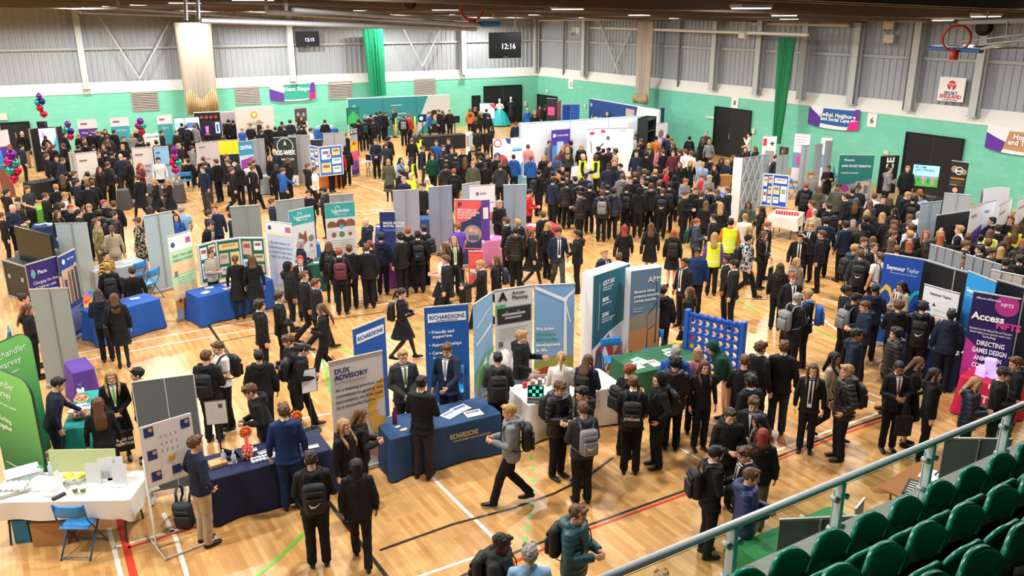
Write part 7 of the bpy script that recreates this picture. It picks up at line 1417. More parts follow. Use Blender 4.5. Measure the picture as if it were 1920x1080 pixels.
# ================================================================= the crowd: head position in the photo, facing (0 = to the camera, 2 = to the right, 4 = away), clothes, hair, pose
COL['q'] = '182e5a'; CNAME['q'] = 'dark blue'
CNAME.update(C='camouflage', S='grey camouflage', F='black and white floral', N='cream striped', Y='yellow and black striped')
PPL = """109 720 2 jn sk rsm tn
183 758 4 jk lm ds
208 706 0 bk ly gs kk IL Tk
257 702 6 bk sk ds
386 670 3.5 hk sm fs Bk
409 652 6.5 sw sm fs Bk
45 560 2 jr ud ds
52 580 2 hk lm fs
184 552 4 hn ld fs
214 560 4 hk lm ds kk Ok
210 505 4 hk uy ds kk Bk
248 510 4 jk sd dt
197 480 1 jY sk dt
470 735 6 hk sm fsm
487 573 2 bk ad ds
523 558 2 bk sd gs Ir
602 580 6 bk lm fw
570 518 2 bk sm dw
592 532 2 bk sm dw
541 640 6 hk sm fs
569 655 2 hk sk fwm Bk
485 668 4 hk sk ds
528 766 4 xq sm ds tb
754 550 2 jk pd fw kk Bk
755 668 .3 xc sy gs tc Ig
838 656 7.5 xn sm rs tn Is
789 718 3.5 xk sk fs tc
889 682 4 hc sk fs Bk
646 800 1 hk ly ds
677 780 2 hk lm fs
955 772 6 hg sy fw Bk
993 643 1.5 hk sy qs tj
1052 672 4 lw py fs
1102 676 3.5 hn lm fs Bk
1050 728 1 pk sm fs Bk
1092 738 6.5 hk sk fs
1093 768 4.5 hc sm fs Bg Mw
1180 695 3 jk sr fs Bk
1188 718 4 bk sm fs Bk MJ
1236 712 6.5 hk Hk ps Bk
1266 680 4 pk ak fs
1277 660 4 hb sg ds Bk
1298 665 4 ji my fs
1335 652 6.5 gd Hd rsb
1321 688 .5 jk lm ds
1396 678 4 jk sm fs
1429 653 3 xk sm ds
1408 715 5 xk sk ds S3
1372 780 .5 hk sd fs
1413 757 0 bk sm fs
1420 792 6 bk lk fs
1293 548 6 hk lm dw
1377 497 6 bk sk ds
1364 487 6 bk sk ds S2
1243 545 4 hk sk dw
1467 652 4 xk sm ds tc
1495 560 3 bk sg fs Bg
1514 553 6 bk sy fs Bb
1525 694 0 bk lm ds W
1588 697 6.5 pk sy ps Bk
1565 672 1.5 jt lk dw S2
1587 545 2 bk sk ds S2
1622 575 6.5 hn sm fs
1641 543 4 hn sk fs
1604 560 3 hk sk fs Bg
1690 537 7 xt lk fs
1686 574 4 hk am fs
1680 626 6.5 pk ak ds
1606 628 2 hn sk ds S2
1740 572 4 pk ak fs Bk Mw
1778 555 7.5 jn sr fs
1784 591 4 hn sk ds S3
1687 690 .5 bk pk fs Ir Tk S2
1722 682 2 jk lm fs kB
1753 703 2 hk lk ds
1830 720 2 pn ly fs
1882 702 2 bk sd fs
1905 682 6.5 hk sm fs
366 832 2.5 jn sm ps tt
583 862 4 hk sd fs Bk Mw
668 875 4 hk lk dw
942 1020 1.5 hc sk fs S3 Bk
992 1040 4 ls sg ds
1083 965 1.5 pT sm fs Bk
1352 852 2.5 bk sk fs Bk
1388 852 6.5 bk sm fs
1430 815 4 hk lx ds to
1413 897 2 pq sm fs
1240 1092 4 jg sy ds
181 418 1.5 lC sm ds to
209 430 4 jt pm ds tt
257 415 5.5 cF um ds
128 392 .5 bk sr ds
148 400 2 bk sk ds
167 390 0 bk sy ds
185 401 4 pk ak ds
196 382 1 bk sr ds Ig
212 384 4 hk sm ds
213 404 2 pk sd ds Bk
117 386 4 bk sm ds
112 400 1 bk lm ds
84 371 2 bk sm fs
122 367 2 sw sy fs Bk
51 355 1 sc sm qs
20 392 1 hn b0 fs
31 387 1 hk sg fs
8 404 2 jk um ds
281 394 4 hk ld ds
306 396 4 hk ld ds
339 395 4.5 ss sg rs
331 407 0 jb ld ds
403 393 0 bn sm ds
391 402 2 bn sd ds
395 422 1 bk sk fsm
435 405 2 bn sd ds
258 334 5 bk sm dw kk
288 341 6 bk ly fw kk
314 341 6 bk ly hw kk
296 300 0 lw sk ds
263 311 1 jm lr fs
226 294 4 jn b0 ds tc
209 290 4 sk sk ds
202 309 3 hc sm ds Bk
186 318 1 jk lm ds
143 343 2 hn sd ds
161 338 4 bk sy ds
163 348 4 bk sm ds
173 344 4 bk sm ds
136 327 2 bk sm ds
105 352 4 bk sy ds
120 333 4 bk lm ds
164 328 4 hk sk ds
12 362 2 hk sk ds
35 376 2 jm ld ds
41 251 0 xk b0 ds tt
85 258 4 hk ld ds
119 253 3 hn sk ds
147 254 3 jk py ds
157 262 2 bk sm ds
171 249 4 bk sm ds
180 249 5 bk sy ds
191 251 5 bk sm ds
197 246 0 hk ld ds
201 258 4 hc sm ds
214 248 3 hk sd ds
231 260 1 bk sm ds
230 276 0 bk sy fs
247 253 4 jg my ds
255 244 0 xk b0 ds
262 264 4 hk sk ds
278 272 4 hk sk ds
293 268 4 hn sk ds
303 249 2 jk sd ds
90 272 1 jk lr ds
100 276 3 jk sm ds
119 274 5 hk sm ds
84 280 2 hk sk ds
40 276 2 hn sk ds
18 275 4 jn lr ds
87 294 2 hk sm ds
106 298 0 hk Hk ds
117 301 2 hn sm fsm
177 276 4 bk sk ds
192 275 0 bk lm ds
201 268 5 bk lm ds
185 290 1 bk sm ds
197 287 4 bk sk ds
147 277 3 hk sk ds
160 270 4 hk sm ds
240 305 5 hk lk ds
341 235 4 hn sk ds
352 238 4 hk sm ds Bk
361 238 3 hg sm ds
331 249 1 hk sm ds
369 234 4 jp lk ds
418 260 4 hk sm ds
428 227 4 hk sk ds
437 229 4 hk sk ds
422 268 1 xk sk ds Bk
424 295 2 bk sm ds
428 305 6 bk sm ds
463 225 0 hk sk ds
469 237 0 bk sm ds
454 243 3 sb sg ds
485 229 6 bk sy ds
502 238 4 bk sy ds
490 247 4 hk sm ds
516 242 4 hk sk ds
529 232 4 hn sk ds
533 239 5 bk sm ds
543 229 4 xn sk ds
565 222 0 hk lm cs
565 238 4 bk sk ds
609 229 4 hk sk fs
583 245 2 jw sk ds
335 274 2 hk sy ds
360 279 2 hg sd ds
353 303 4 hk sd dt
380 318 7 bn sm ds tg
388 307 4 bn sm ds tg
381 299 4 bk sm ds
402 304 5 bk sm ds
434 320 2 hk sm dw
452 312 4 hk lk ds
462 309 4 jw sm ds
475 303 4 hk sr ds
474 317 2 hk sm dw Bk
514 285 0 jn b0 ds
507 297 1 hk my ds Ot
518 313 4 hk ld ds
539 301 5 hk lm ds
530 321 2 hb sm rw
577 312 2 hk sm dw
590 319 2 sw sm dw
619 289 1 li my ds
636 284 0 xr my ds
578 364 0 bk sk ds Iy
607 358 5.5 pk sk fs
510 379 2 jn sm ds
666 214 4 hk sk ds
673 228 4 hk sk ds
684 227 4 hk sk ds Bd
695 218 4 hk sk ds
698 227 4 hk sd ds Bk
706 214 4 hn sk ds
713 212 4 hk sk ds
721 213 3 hk sm ds
738 208 6 hn sr fs tt
756 220 4 hk sm ds Bg
767 218 3 jr sr ds
805 213 2 jb sr ds
822 209 6 bk sm ds
830 211 5 bk lm ds
833 197 0 hk sg ds
842 210 0 hk sm ds
882 207 4 pz lm ds
890 205 5 hk sr ds
900 212 5 hk ly ds
912 208 4 hn sk ds
915 218 4 bk sk ds
893 223 4 hk lm ds
899 245 0 hk lm ds
909 245 0 bk lk ds
922 241 6 bk lk cs
647 254 4 hk sm ds
707 264 0 xn sm gs
724 272 4 jc sm ds
729 261 3 hk sk ds Bk
772 264 4 bk sr ds
787 256 3 vk lk ds
648 279 4 hk Hk ds Bk
728 304 4 co my ds kk
753 301 1 js lk ds
770 300 3 vk lk ds Bk
762 316 2 hk b0 dw
751 324 5 hk sk dw
770 330 0 vg b0 ds
757 338 .5 hn sg ds
801 339 0 vw lw ds
793 350 7 xk sk ds
793 279 2 bn sm ds tg
818 268 0 jb sk ds
831 277 1 bn sm ds
841 265 0 bk sm ds
847 282 0 bn sm ds
808 281 5 jk lk ds
812 294 0 hd sm ds
826 292 0 bk sk ds S3
837 296 4 hk sk ds Bk
854 291 4 hk sk ds Bc
868 284 0 bk mr ds
872 300 4 bk lm ds
888 297 5 bk ly ds
900 298 5 bk sd ds
887 277 4 hk ly ds
899 281 4 hk sk ds
913 292 1 hk sm ds
887 309 0 ho sy ds
910 310 0 bk lk ds S3
931 294 1 bk sm ds
938 312 4 hc sm ds
946 302 4 bk lm ds
851 322 4 hk sr ds Bk
836 313 4 pk sk ds
990 276 4 ji sm ds
963 295 4 hb sd ds
995 298 4 hb pm ds
1023 262 4 hn sk ds
1030 269 1 jg sm ds
1042 266 0 hb sm ds
1055 277 7 jm ly ds
1069 270 6 jk ak ds
1081 280 4 hc ly ds
1090 276 4 hk ly ds
1093 294 2 vk b0 ds
1117 295 6 vk b0 gs S3
1019 295 4 hk ly ds
1030 306 1 bk sk ds
1044 296 4 hb lm ds
1055 315 0 jk sk ds
1047 322 5 jz sk ds
1063 329 4 jk sm ds
1011 325 3 hk sk fs Bk
1036 327 4 hk sk ds
1122 280 5 hk sk ds
1131 284 4 hk Ck ds
1141 282 7 hn sk fs
1154 285 6 jt sk ds
1167 263 4 ls sg ds
1193 257 7 lw sk ds
1202 265 5 hk sm ds
1197 274 4 hk sm ds
1196 288 0 xn sk ds
1210 290 4 hk sk ds
1142 313 0 xn sk ds S3
1150 305 1 jk sr ds
1161 313 7 xn sk ds
1098 331 0 bn sk ds S3
1037 339 3 xn sk ds
1063 345 4 pk sk ds
1056 336 4 bk sk ds
1077 337 5 bk sk ds
1088 344 4 pk sk ds
1106 351 4 bk sk ds
1087 365 5.5 pk sk fs
1129 363 4 pk sm ds Bg
1139 353 4 bk sk ds
1130 349 0 bk sk ds S3
1150 359 4 pn sk ds
1167 332 4 hg sm ds
1175 354 4 hk Ck ds Bk
1198 358 4 hk Hk ds
1183 338 0 bk sk ds
1203 338 0 bk sm hs
1198 317 4 bk ld ds
1208 323 4 bk am ds
1191 329 4 bk am ds
1217 326 4 bk sk ds
936 383 1 hk sg gs
993 362 2 jr sk fs
1017 404 5 bk sm ds
1252 257 4 jn sk ds
1259 262 5 jn sr ds
1293 260 4 hk uk ds Bk
1324 250 0 jc sg qs
1319 263 4 hk lm ds
1330 266 4 jg my ds Ok
1405 253 6 lw sk hs
1398 280 0 hk lm ds
1411 280 6 hk lm ds
1449 282 1 hk lm ds
1470 283 6 hk lm ds
1455 297 1 bn sk ds
1262 272 6 hk lm ds
1230 260 4 jz sk ds
1235 280 5 ji lm ds
1246 286 5 bk sm fs
1261 287 0 bm sm ds Ir
1272 285 5 bm sm ds
1285 285 5 lw sm ds
1296 289 5 lw sm ds
1217 273 4 hc ly ds
1249 322 2 jr lr ds
1275 308 0 hk lm ds
1293 306 0 jk ly ds
1318 309 4 js py ds
1339 314 0 hk lm ds
1333 298 3 bk sm ds
1352 301 0 hk lk ds S2
1364 305 4 jn my ds
1375 296 6 hk lm ds
1317 330 6 jr pr fs
1330 335 1 hg sg fs
1285 341 1 hg sr fs
1305 357 0 bk sm fs
1286 365 1.5 bk sm fs
1315 365 4 bk sm ds
1329 357 6 bk sm hs
1344 362 6 jk sm fs
1347 373 4 bk sk ds
1365 358 6 bk sm hs
1265 334 4 hk Hk ds
1238 332 5 bk sk ds S3
1227 324 4 bk sy ds
1237 346 4 bk sm ds
1221 350 4 pk sm ds
1212 346 4 bk sk ds
1242 359 4 hk sm ds Bk Mw
1254 348 4 hk sk ds Bk
1324 383 4 bk lm ds
1351 386 4 bk ly ds
1403 384 0 ho lk ds S2
1428 394 6 jk lk cs
1397 408 4 jw uy ds
1047 436 .3 bn sk dw S4 W tg
1083 440 6 hk sk hs
1133 476 1 bn sy ds
1160 483 4 hk sm ds
1171 429 4 bk lx ds Ok
1221 425 4 bk lm ds kB Ok
1263 438 4 hk mr ds kB Bk
1307 417 2 he pr fs Bd
1284 493 7 bk sk ds S2
1308 474 0 hq sk ds S2
1338 409 6 bk sk dw
1340 444 4 vp ly ds
1370 418 4 vz sk ds
1407 431 2 jk ly ds
1404 449 2 pS Ck dw Bk
1433 441 1.5 bk lm gs Tk
1441 423 2 bk pr ds
1463 502 4 hk ld ds
1487 522 .5 bk sr ds
1494 492 1 hg ly dw
1501 445 0 bk sk us W
1521 425 7.5 bk sy ds Ib
1541 440 6 hk sm ds
1510 350 4 hk sr ds Bk Tk
1521 329 .5 lg sr ds
1554 316 0 bk pk cs
1536 356 4 ho lm ds
1572 351 0 po sk ds S2
1588 370 6 bk sd ds W
1599 359 4 hn sk ds Bn
1609 354 0 bn sk ds
1522 383 6 jr sm ds
1527 399 4.5 jt ug ds
1545 382 1 bk mk ds
1554 388 5 bk sd ds Bk
1549 415 4 bn ak ds
1586 422 5 bn sk ds
1599 420 0 ho Cg ds
1618 425 6 hk Hk ds
1614 378 4 jk lm ds
1630 379 4 jk lm ds
1638 372 4 lw sm ds
1647 373 0 xk Ck ds
1668 376 4 hk lm ds
1677 397 6 bk lk ds S2
1627 401 4 bk ly ds
1653 405 4 jk ly ds
1638 397 4 jk lk ds
1625 412 4 hk sk ds
1668 413 4 hk Hk ds
1676 421 5 bk am ds
1677 430 5 bk sm ds
1702 367 1 bk sy fs
1714 373 4 hk sk ds Bk Mw
1705 410 4 bk sm ds
1704 420 4 bk sm ds
1603 467 3 he sy ds Bk
1620 454 1 bk sm ds
1638 451 4 hk lm ds
1638 464 1 bk sm dw
1621 478 4 hc sm ds Bk Mw
1642 481 5 sw sm ds Bk
1680 456 4 bk lm ds
1674 440 2 bk sm ds
1694 458 4 bk lr ds
1682 469 4 bk sm ds
1706 441 5 bk sy ds
1667 319 2 hg sk cs
1702 317 0 hk sy ds
1724 361 5 hk lr ds
1728 371 6 hs sk ds
1750 375 4 jk sk ds
1722 404 4 jw ug ds
1719 429 5 lw sm ds Bk
1736 440 0 bk lr ds
1738 457 4 hk ld ds
1761 439 5 bk ly ds
1770 447 4 bk lr ds
1783 447 4 hk Hk ds
1781 413 0 bk sm ds Bk
1799 431 6 lw sy ds
1828 416 1 bk sy ds Ir W
1857 414 6 bk sk ds
1883 412 0 bk sm ds
1904 401 1 hn my ds
1916 409 0 ho lm ds
1814 446 4 bk sm ds
1833 449 4 bk uk ds
1856 438 4 vw lm ds
1872 429 4 bk sk ds
1905 428 4 vk lm ds
1859 456 4 bk sm ds
1890 450 4 bk lm ds
1812 460 2 bk sm ds Ig
1836 468 6 bk sk ds
1873 461 4 bk ld ds
1858 474 2 bk sd ds
1880 472 4 bk ly ds
1897 477 2 bk lk ds
1886 493 4 bk sk ds
1913 487 4 bk sk ds
1803 487 0 bk sm ds
1917 455 4 hk lr ds
1918 470 4 bk ld ds
686 417 6.5 hn b0 gs
714 445 4 hn ak ds
661 468 4 hk sm ds
677 466 4 bk sm ds
693 459 5 bk px ds
751 445 5 xk ak ds
759 428 4 hk sr ds
783 441 4 bk sk ds Bk Mb
791 428 5 bk sd ds Bk
832 463 6 hk lm ds
828 480 6 sw sm fw kk
836 488 6 bk sm dw
851 451 .3 bk ly ds IL
858 426 5 sp sr rs
901 497 6 bk sy rw
930 488 6 hk lm dw Bn
953 416 5.5 bk sm ds
968 433 4 pk sk ds
967 418 5 hk sy ds
997 438 2 bk lm dw kk Ok
1028 424 3 hk ly ds
640 471 4 bk sr ds Bm
565 457 2.5 jn mg fs
563 488 0 bk mf ds
541 500 2 hk Hk ds S2
616 461 4 hk lm ds kk Bk
467 486 4 jk lm ds kk
435 483 4 jk pm ds kk
397 476 1 jN um fs
993 207 4 hb sg ds
999 211 4 hk ly ds
1012 202 0 jm lm dt
1022 203 5 hk sk dt
967 233 4 hn sm ds
1142 214 0 hk b0 ds
1112 218 4 hk sm ds"""
MARKS = [('the tall beige wall net', (360, 250)), ('the pale curved wall', (474, 262)), ('the bright swirl screen', (86, 285)), ('the purple wall banner', (162, 280)), ('the turquoise banner', (222, 275)), ('the cream yellow-bar banner', (160, 352)),
 ('the bearded man in white', (296, 350)), ('the pinkish grey banner', (388, 330)), ('the metallic balloon cluster', (328, 345)), ('the dark green tree banner', (533, 325)), ('the orange table', (620, 345)), ('the tall yellow banner', (663, 330)),
 ('the long teal wall', (740, 250)), ('the teal ball gown', (937, 236)), ('the long black table', (826, 262)), ('the red-ringed banner', (940, 325)), ('the white booth', (1090, 290)), ('the dark green rack', (1218, 318)), ('the brown doors', (1376, 290)),
 ('the easel sign', (1352, 395)), ('the white lattice stand', (1403, 430)), ('the blue poster board', (1455, 440)), ('the wide teal poster', (1605, 390)), ('the football screen', (1740, 400)), ('the black display board', (1788, 480)), ('the dark green wall net', (1475, 300)),
 ('the red table', (1020, 470)), ('the pink table', (928, 490)), ('the centre grey banners', (790, 450)), ('the hedgehog banner', (636, 490)), ('the fox banner', (564, 490)), ('the green poster board', (430, 560)), ('the green and orange banner', (345, 595)),
 ('the camouflage man', (181, 500)), ('the bright green table', (72, 440)), ('the black flight case', (40, 610)), ('the purple table', (130, 730)), ('the green rounded banners', (60, 870)), ('the corner white table', (120, 990)), ('the navy table', (500, 900)),
 ('the yellow ring banner', (680, 880)), ('the bullet-point banner', (838, 760)), ('the wind turbine banner', (1040, 740)), ('the teal crane wall', (1150, 720)), ('the giant blue game', (1340, 720)), ('the green cloth table', (1260, 720)), ('the cloud banner', (1690, 660)),
 ('the pink glowing-cube table', (1850, 770)), ('the gallery railing', (1450, 1040)), ('the navy display wall', (1160, 250)), ('the four grey partitions', (1800, 560)), ('the red and navy banner', (880, 480)), ('the pale blue end of the hall floor', (1000, 600))][:-1]
MARKP = [(n, P(x, y, 0)) for n, (x, y) in MARKS]
recs = []
for ln in PPL.strip().split('\n'):
    q = ln.split(); x, y, f = float(q[0]), float(q[1]), float(q[2])
    r = dict(px=(x, y), f=f, top=q[3][0], tc=q[3][1], hair=q[4][0], hc=q[4][1], pose=q[5], var=len(recs) % 6, tie='k')
    if r['hair'] in 'HC': r['hoodc'] = r['hc']; r['hc'] = 'k'
    for e in q[6:]:
        if e == 'W': r['open'] = True
        elif e[0] == 'I': r['tie'] = e[1]
        elif e[0] == 'B': r['bag'] = e[1]
        elif e[0] == 'O': r['obag'] = e[1]
        elif e[0] == 'T': r['tote'] = e[1]
        elif e[0] == 'S': r['skin'] = e[1]
        elif e[0] == 'M': r['mark'] = e[1]
        elif e[0] in 'tk': r['bot'] = e[0]; r['bc'] = e[1]
    rr = random.Random(int(x*7+y*13)); adult = r['top'] in 'xlcv' or r['hc'] in 'g0w'
    r['s'] = (1.02 if adult else .985)*rr.uniform(.985, 1.015)
    girl = r['hair'] in 'lpum'
    if girl: r['s'] *= .965; r['w'] = .93
    if 'skin' not in r: r['skin'] = rr.choice('11111142' if r['hc'] == 'k' else '1')
    if r['top'] not in 'bx' : r['tie'] = r['tie'] if r['tie'] != 'k' else '-'
    if 'open' not in r and r['top'] == 'b' and rr.random() < .3: r['open'] = True
    sit = 't' in r['pose'][1:2]; hz = 1.585*r['s']+(SIT_DZ if sit else 0)
    hm_ = head_m(r['pose']) @ Vector((0, 0, 0)); p = P(x, y, hm_.z*r['s']+(SIT_DZ if sit else 0)); r['rz'] = math.atan2(-p.y, -p.x)+PI/2+R(45*f)
    off = Matrix.Rotation(r['rz'], 3, 'Z') @ Vector((hm_.x, hm_.y, 0))*r['s']; r['loc'] = Vector((p.x-off.x, p.y-off.y, 0)); r['d'] = r['loc'].length; recs.append(r)
# keep bodies out of each other, the tables and the banners
OBST = []
for o in list(C.objects):
    if o.parent is None and o.name.split('.')[0] in ('exhibition_table', 'roll_up_banner', 'display_wall', 'giant_disc_game', 'display_board', 'whiteboard'):
        pts = [o.matrix_basis.inverted() @ (o.matrix_basis @ (c.matrix_basis @ Vector(b_))) for c in o.children for b_ in c.bound_box if c.name.startswith(('tabletop', 'panel', 'grid', 'board'))]
        if pts: OBST.append((o.matrix_basis.copy(), min(p.x for p in pts), max(p.x for p in pts), min(p.y for p in pts), max(p.y for p in pts)))
for it in range(14):
    for i, a in enumerate(recs):
        for b_ in recs[i+1:]:
            d = b_['loc']-a['loc']
            if abs(d.x) < .45 and abs(d.y) < .45:
                L = d.length; need = .43
                if L < need:
                    n = d/L if L > .01 else Vector((1, 0, 0)); a['loc'] -= n*(need-L)/2; b_['loc'] += n*(need-L)/2
    for a in recs:
        a.setdefault('o', a['loc'].copy())
        for M, x0, x1, y0, y1 in OBST:
            q = M.inverted() @ a['loc']; m = .16
            if x0-m < q.x < x1+m and y0-m < q.y < y1+m:
                if a['pose'][0] == 'r' or a['pose'][1] == 't': m = .08
                opts = [(q.x-(x0-m), Vector((x0-m, q.y, 0))), (x1+m-q.x, Vector((x1+m, q.y, 0))), (q.y-(y0-m), Vector((q.x, y0-m, 0))), (y1+m-q.y, Vector((q.x, y1+m, 0)))]
                a['loc'] = M @ min(opts, key=lambda t: abs(t[0]))[1]
                if (a['loc']-a['o']).length > 1.15: a['loc'] = a['o'].copy()
            a['loc'].z = 0
for a in recs: a['loc'].x = min(a['loc'].x, XR-.35); a['loc'].y = min(a['loc'].y, onback((a['loc'].x-BA.x)/BD.x, 0).y-.4)
recs.sort(key=lambda r: r['d'])
ORD = ['nearest', 'second nearest', 'third nearest', 'fourth nearest', 'fifth nearest', 'sixth nearest', 'seventh nearest', 'eighth nearest', 'ninth nearest', 'tenth nearest', 'eleventh nearest', 'twelfth nearest']
HL = {'l': 'long %s hair', 's': 'short %s hair', 'p': '%s ponytail', 'a': 'curly %s hair', 'u': 'tied-up %s hair', 'm': 'chin-length %s hair', 'b': '', 'H': '', 'C': ''}
def describe(r):
    h = 'bald head' if r['hair'] == 'b' else '%s hood up' % CNAME.get(r['hoodc'], '') if r['hair'] == 'H' else '%s hat' % CNAME.get(r['hoodc'], '') if r['hair'] == 'C' else HL[r['hair']] % HNAME.get(r['hc'], '')
    t = 'hi-vis vest' if r['top'] == 'v' else '%s %s' % (CNAME[r['tc']], TOPNAME[r['top']])
    s = 'person with %s, %s' % (h, t)
    if r['hair'] in 'sH' and r.get('bag'): s = s.replace('person with short', 'person with')+', %s backpack' % CNAME[r['bag']]
    elif r.get('bot') == 'k': s += ' and skirt'
    elif 2.9 < r['f'] < 5.1 and r['top'] not in 'v': s += ', back turned'
    return s
for r in recs: r['desc'] = describe(r)
groups = {}
for r in recs: groups.setdefault(r['desc'], []).append(r)
used = set()
for ds_, g in groups.items():
    order = {n: sorted(g, key=lambda r: (r['loc']-p).length) for n, p in MARKP}
    for r in g:
        best = None
        for n, p in MARKP:
            k = next(i for i, q in enumerate(order[n]) if q is r); sc = k*1.6+(r['loc']-p).length*.8
            if k < 12 and (best is None or sc < best[0]): best = (sc, n, k)
        r['label'] = '%s, %s %s' % (ds_, ORD[best[2]], best[1]); r['where'] = (best[1], best[2])
        if len(r['label'].split()) > 15: r['label'] = r['label'].replace(', back turned', ' from behind').replace(' and skirt', '').replace('person with ', '')
def extras(r, t, U):
    base = t.matrix_basis.copy(); out = []
    def put(nm, me, m, lab, cat, M):
        o = bpy.data.objects.new(nm, me); C.objects.link(o); o.matrix_basis = base @ M; o.material_slots[0].link = 'OBJECT'; o.material_slots[0].material = m; tag(o, lab, cat, None); return o
    own = r['desc'].replace('person with ', '').replace(', back turned', '')
    if r.get('bag'): own = own.replace(', %s backpack' % CNAME[r['bag']], '')
    own = own.replace(' and skirt', '')
    wh = [ORD[r['where'][1]]+' '+r['where'][0]]
    if r.get('bag'):
        bp_ = put('backpack', pack_mesh(), mat('nylon_'+r['bag'], COL[r['bag']], .6, noise_amt=.15, scale=20), '%s backpack, wearer with %s, %s' % (CNAME[r['bag']], own, wh[-1]), 'backpack', U)
        if r.get('mark'):
            if r['mark'] == 'J':
                letters('JORDAN', .062, pm('d8d8d8'), bp_, (0, .362, 1.12), rz=PI, align='c', bold=.03); k = MB(); k.ball((0, .36, 1.17), (.02, .006, .03)); k.build('printed_mark', pm('b8323a'), bp_)
            else:
                k = MB(); k.poly([(x, .359, 1.13+z) for x, z in ((.075, .03), (.04, -.005), (0, -.012), (-.08, .035), (0, -.035), (.05, -.035))][::-1]); k.build('printed_mark', pm('2f6fb0' if r['mark'] == 'b' else 'dcdcdc'), bp_)
    if r.get('obag'): put('shoulder_bag', bag_mesh(), mat('leather_'+r['obag'], COL[r['obag']], .45, noise_amt=.1), '%s shoulder bag, wearer with %s, %s' % (CNAME[r['obag']], own, wh[-1]), 'bag', U)
    if r.get('tote'):
        el, wr = ARMS[r['pose'][0]][0]; tb_ = put('tote_bag', tote_mesh(), mat('tote_'+r['tote'], COL[r['tote']], .7), '%s tote bag of one with %s, %s' % (CNAME[r['tote']], own, wh[-1]), 'bag', Matrix.Translation(Vector(wr)+Vector((.03, -.05, -.04))))
        if r['hc'] == 'y':
            for q_, w_ in enumerate(('BAGS OF', 'AMBITION')): letters(w_, .07, pm('d8d8d8'), tb_, (0, -.05, -.42-.08*q_), align='c', bold=.03)
NIND = 300
for i, r in enumerate(recs[:NIND]):
    t, U = make_person(r, detail=i < 190)
    tag(t, r['label'], 'person', 'visitors and exhibitors in the hall'); 
    if '_U' in t: del t['_U']
    extras(r, t, U)
# the rest of the crowd far back: one object
def light_mesh(me, ratio):
    k = ('lite', me.name_full)
    if k not in _cache:
        o = bpy.data.objects.new('tmp', me); m = o.modifiers.new('d', 'DECIMATE'); m.ratio = ratio; q = o.modifiers.new('t', 'TRIANGULATE')
        e = baked(o); bpy.data.objects.remove(o)
        v = np.empty(len(e.vertices)*3, 'f'); e.vertices.foreach_get('co', v); f = np.empty(len(e.polygons)*3, 'i'); e.polygons.foreach_get('vertices', f) ; mi = np.empty(len(e.polygons), 'i'); e.polygons.foreach_get('material_index', mi)
        _cache[k] = (v.reshape(-1, 3), f.reshape(-1, 3), mi); bpy.data.meshes.remove(e)
    return _cache[k]
if len(recs) > NIND:
    V, Fc, MI, ms, nv = [], [], [], [], 0
    for r in recs[NIND:]:
        t, U = make_person(r, detail=False)
        parts = [(c.data, t.matrix_basis @ c.matrix_basis, [s.material for s in c.material_slots]) for c in t.children]
        if r.get('bag'): parts.append((pack_mesh(), t.matrix_basis @ U, [cloth(r['bag'])]))
        for c in list(t.children): bpy.data.objects.remove(c)
        bpy.data.objects.remove(t)
        for me, M, mm in parts:
            v, f, mi = light_mesh(me, .16 if len(me.polygons) > 1500 else .6); A = np.array(M)
            V.append(v @ A[:3, :3].T+A[:3, 3]); Fc.append(f+nv); nv += len(v)
            lut = []
            for m in mm:
                if m not in ms: ms.append(m)
                lut.append(ms.index(m))
            MI.append(np.array(lut or [0])[np.clip(mi, 0, len(lut)-1)])
    V = np.concatenate(V); Fc = np.concatenate(Fc); MI = np.concatenate(MI); me = bpy.data.meshes.new('crowd'); me.vertices.add(len(V)); me.vertices.foreach_set('co', V.astype('f').ravel())
    me.loops.add(len(Fc)*3); me.loops.foreach_set('vertex_index', Fc.astype('i').ravel()); me.polygons.add(len(Fc)); me.polygons.foreach_set('loop_start', np.arange(0, len(Fc)*3, 3, dtype='i')); me.polygons.foreach_set('loop_total', np.full(len(Fc), 3, 'i'))
    for m in ms: me.materials.append(m)
    me.polygons.foreach_set('material_index', MI.astype('i')); me.polygons.foreach_set('use_smooth', np.ones(len(Fc), bool)); me.update(calc_edges=True)
    tag(link(bpy.data.objects.new('crowd', me)), 'distant crowd of visitors around the stands at the far end of the hall', 'crowd', kind='stuff')

# ================================================================= things on and around the tables
def tl(t, x, y, z=.742): return t.matrix_basis @ Vector((x, y, z))
def prop(name, parts, loc, rz, lab, cat, grp=None):
    """parts: list of (part name, MB, material); one part: a plain mesh object"""
    if len(parts) == 1: o = parts[0][1].build(name, parts[0][2], None, loc, rz); tag(o, lab, cat, grp); return o
    t = empty(name, loc, rz, lab, cat, grp)
    for n, mb, m in parts: mb.build(n, m, t)
    return t
def bx(*a, **k): mb = MB(); mb.box(*a, **k); return mb
def bb(*a, **k): mb = MB(); mb.smooth = False; mb.bbox(*a, **k); return mb
def ri(rings, n=16): mb = MB(); mb.smooth = True; mb.rings(rings, n); return mb
def papers(key, n, colr, w, h, lab, name='leaflet', ax=None, seed=0, cat='leaflet', grp=None, th=.004):
    t = TB[key]; rr = random.Random(seed+n); W = t['_w']; m = pm(colr)
    for i in range(n):
        x = rr.uniform(*(ax or (-W*.42, W*.42))); y = rr.uniform(-.22, .2); rz = rr.uniform(-.5, .5)+t.rotation_euler.z
        s = bx((0, 0, th/2), (w, h, th)); s2 = MB(); s2.box((0, h*.22, th+.0006), (w*.8, h*.3, .001)); prop(name, [('sheet', s, m), ('printed_block', s2, pm(rr.choice(['7c8aa8', 'a07a78', '6f9a86', '8a8a90', '3f5a9a'])))], tl(t, x, y, .743+.002*(i % 4)), rz, lab, cat, grp or lab[:40])
papers('green', 5, 'e8e8e4', .21, .30, 'white leaflet lying on the dark green cloth beside the giant blue game', seed=1)
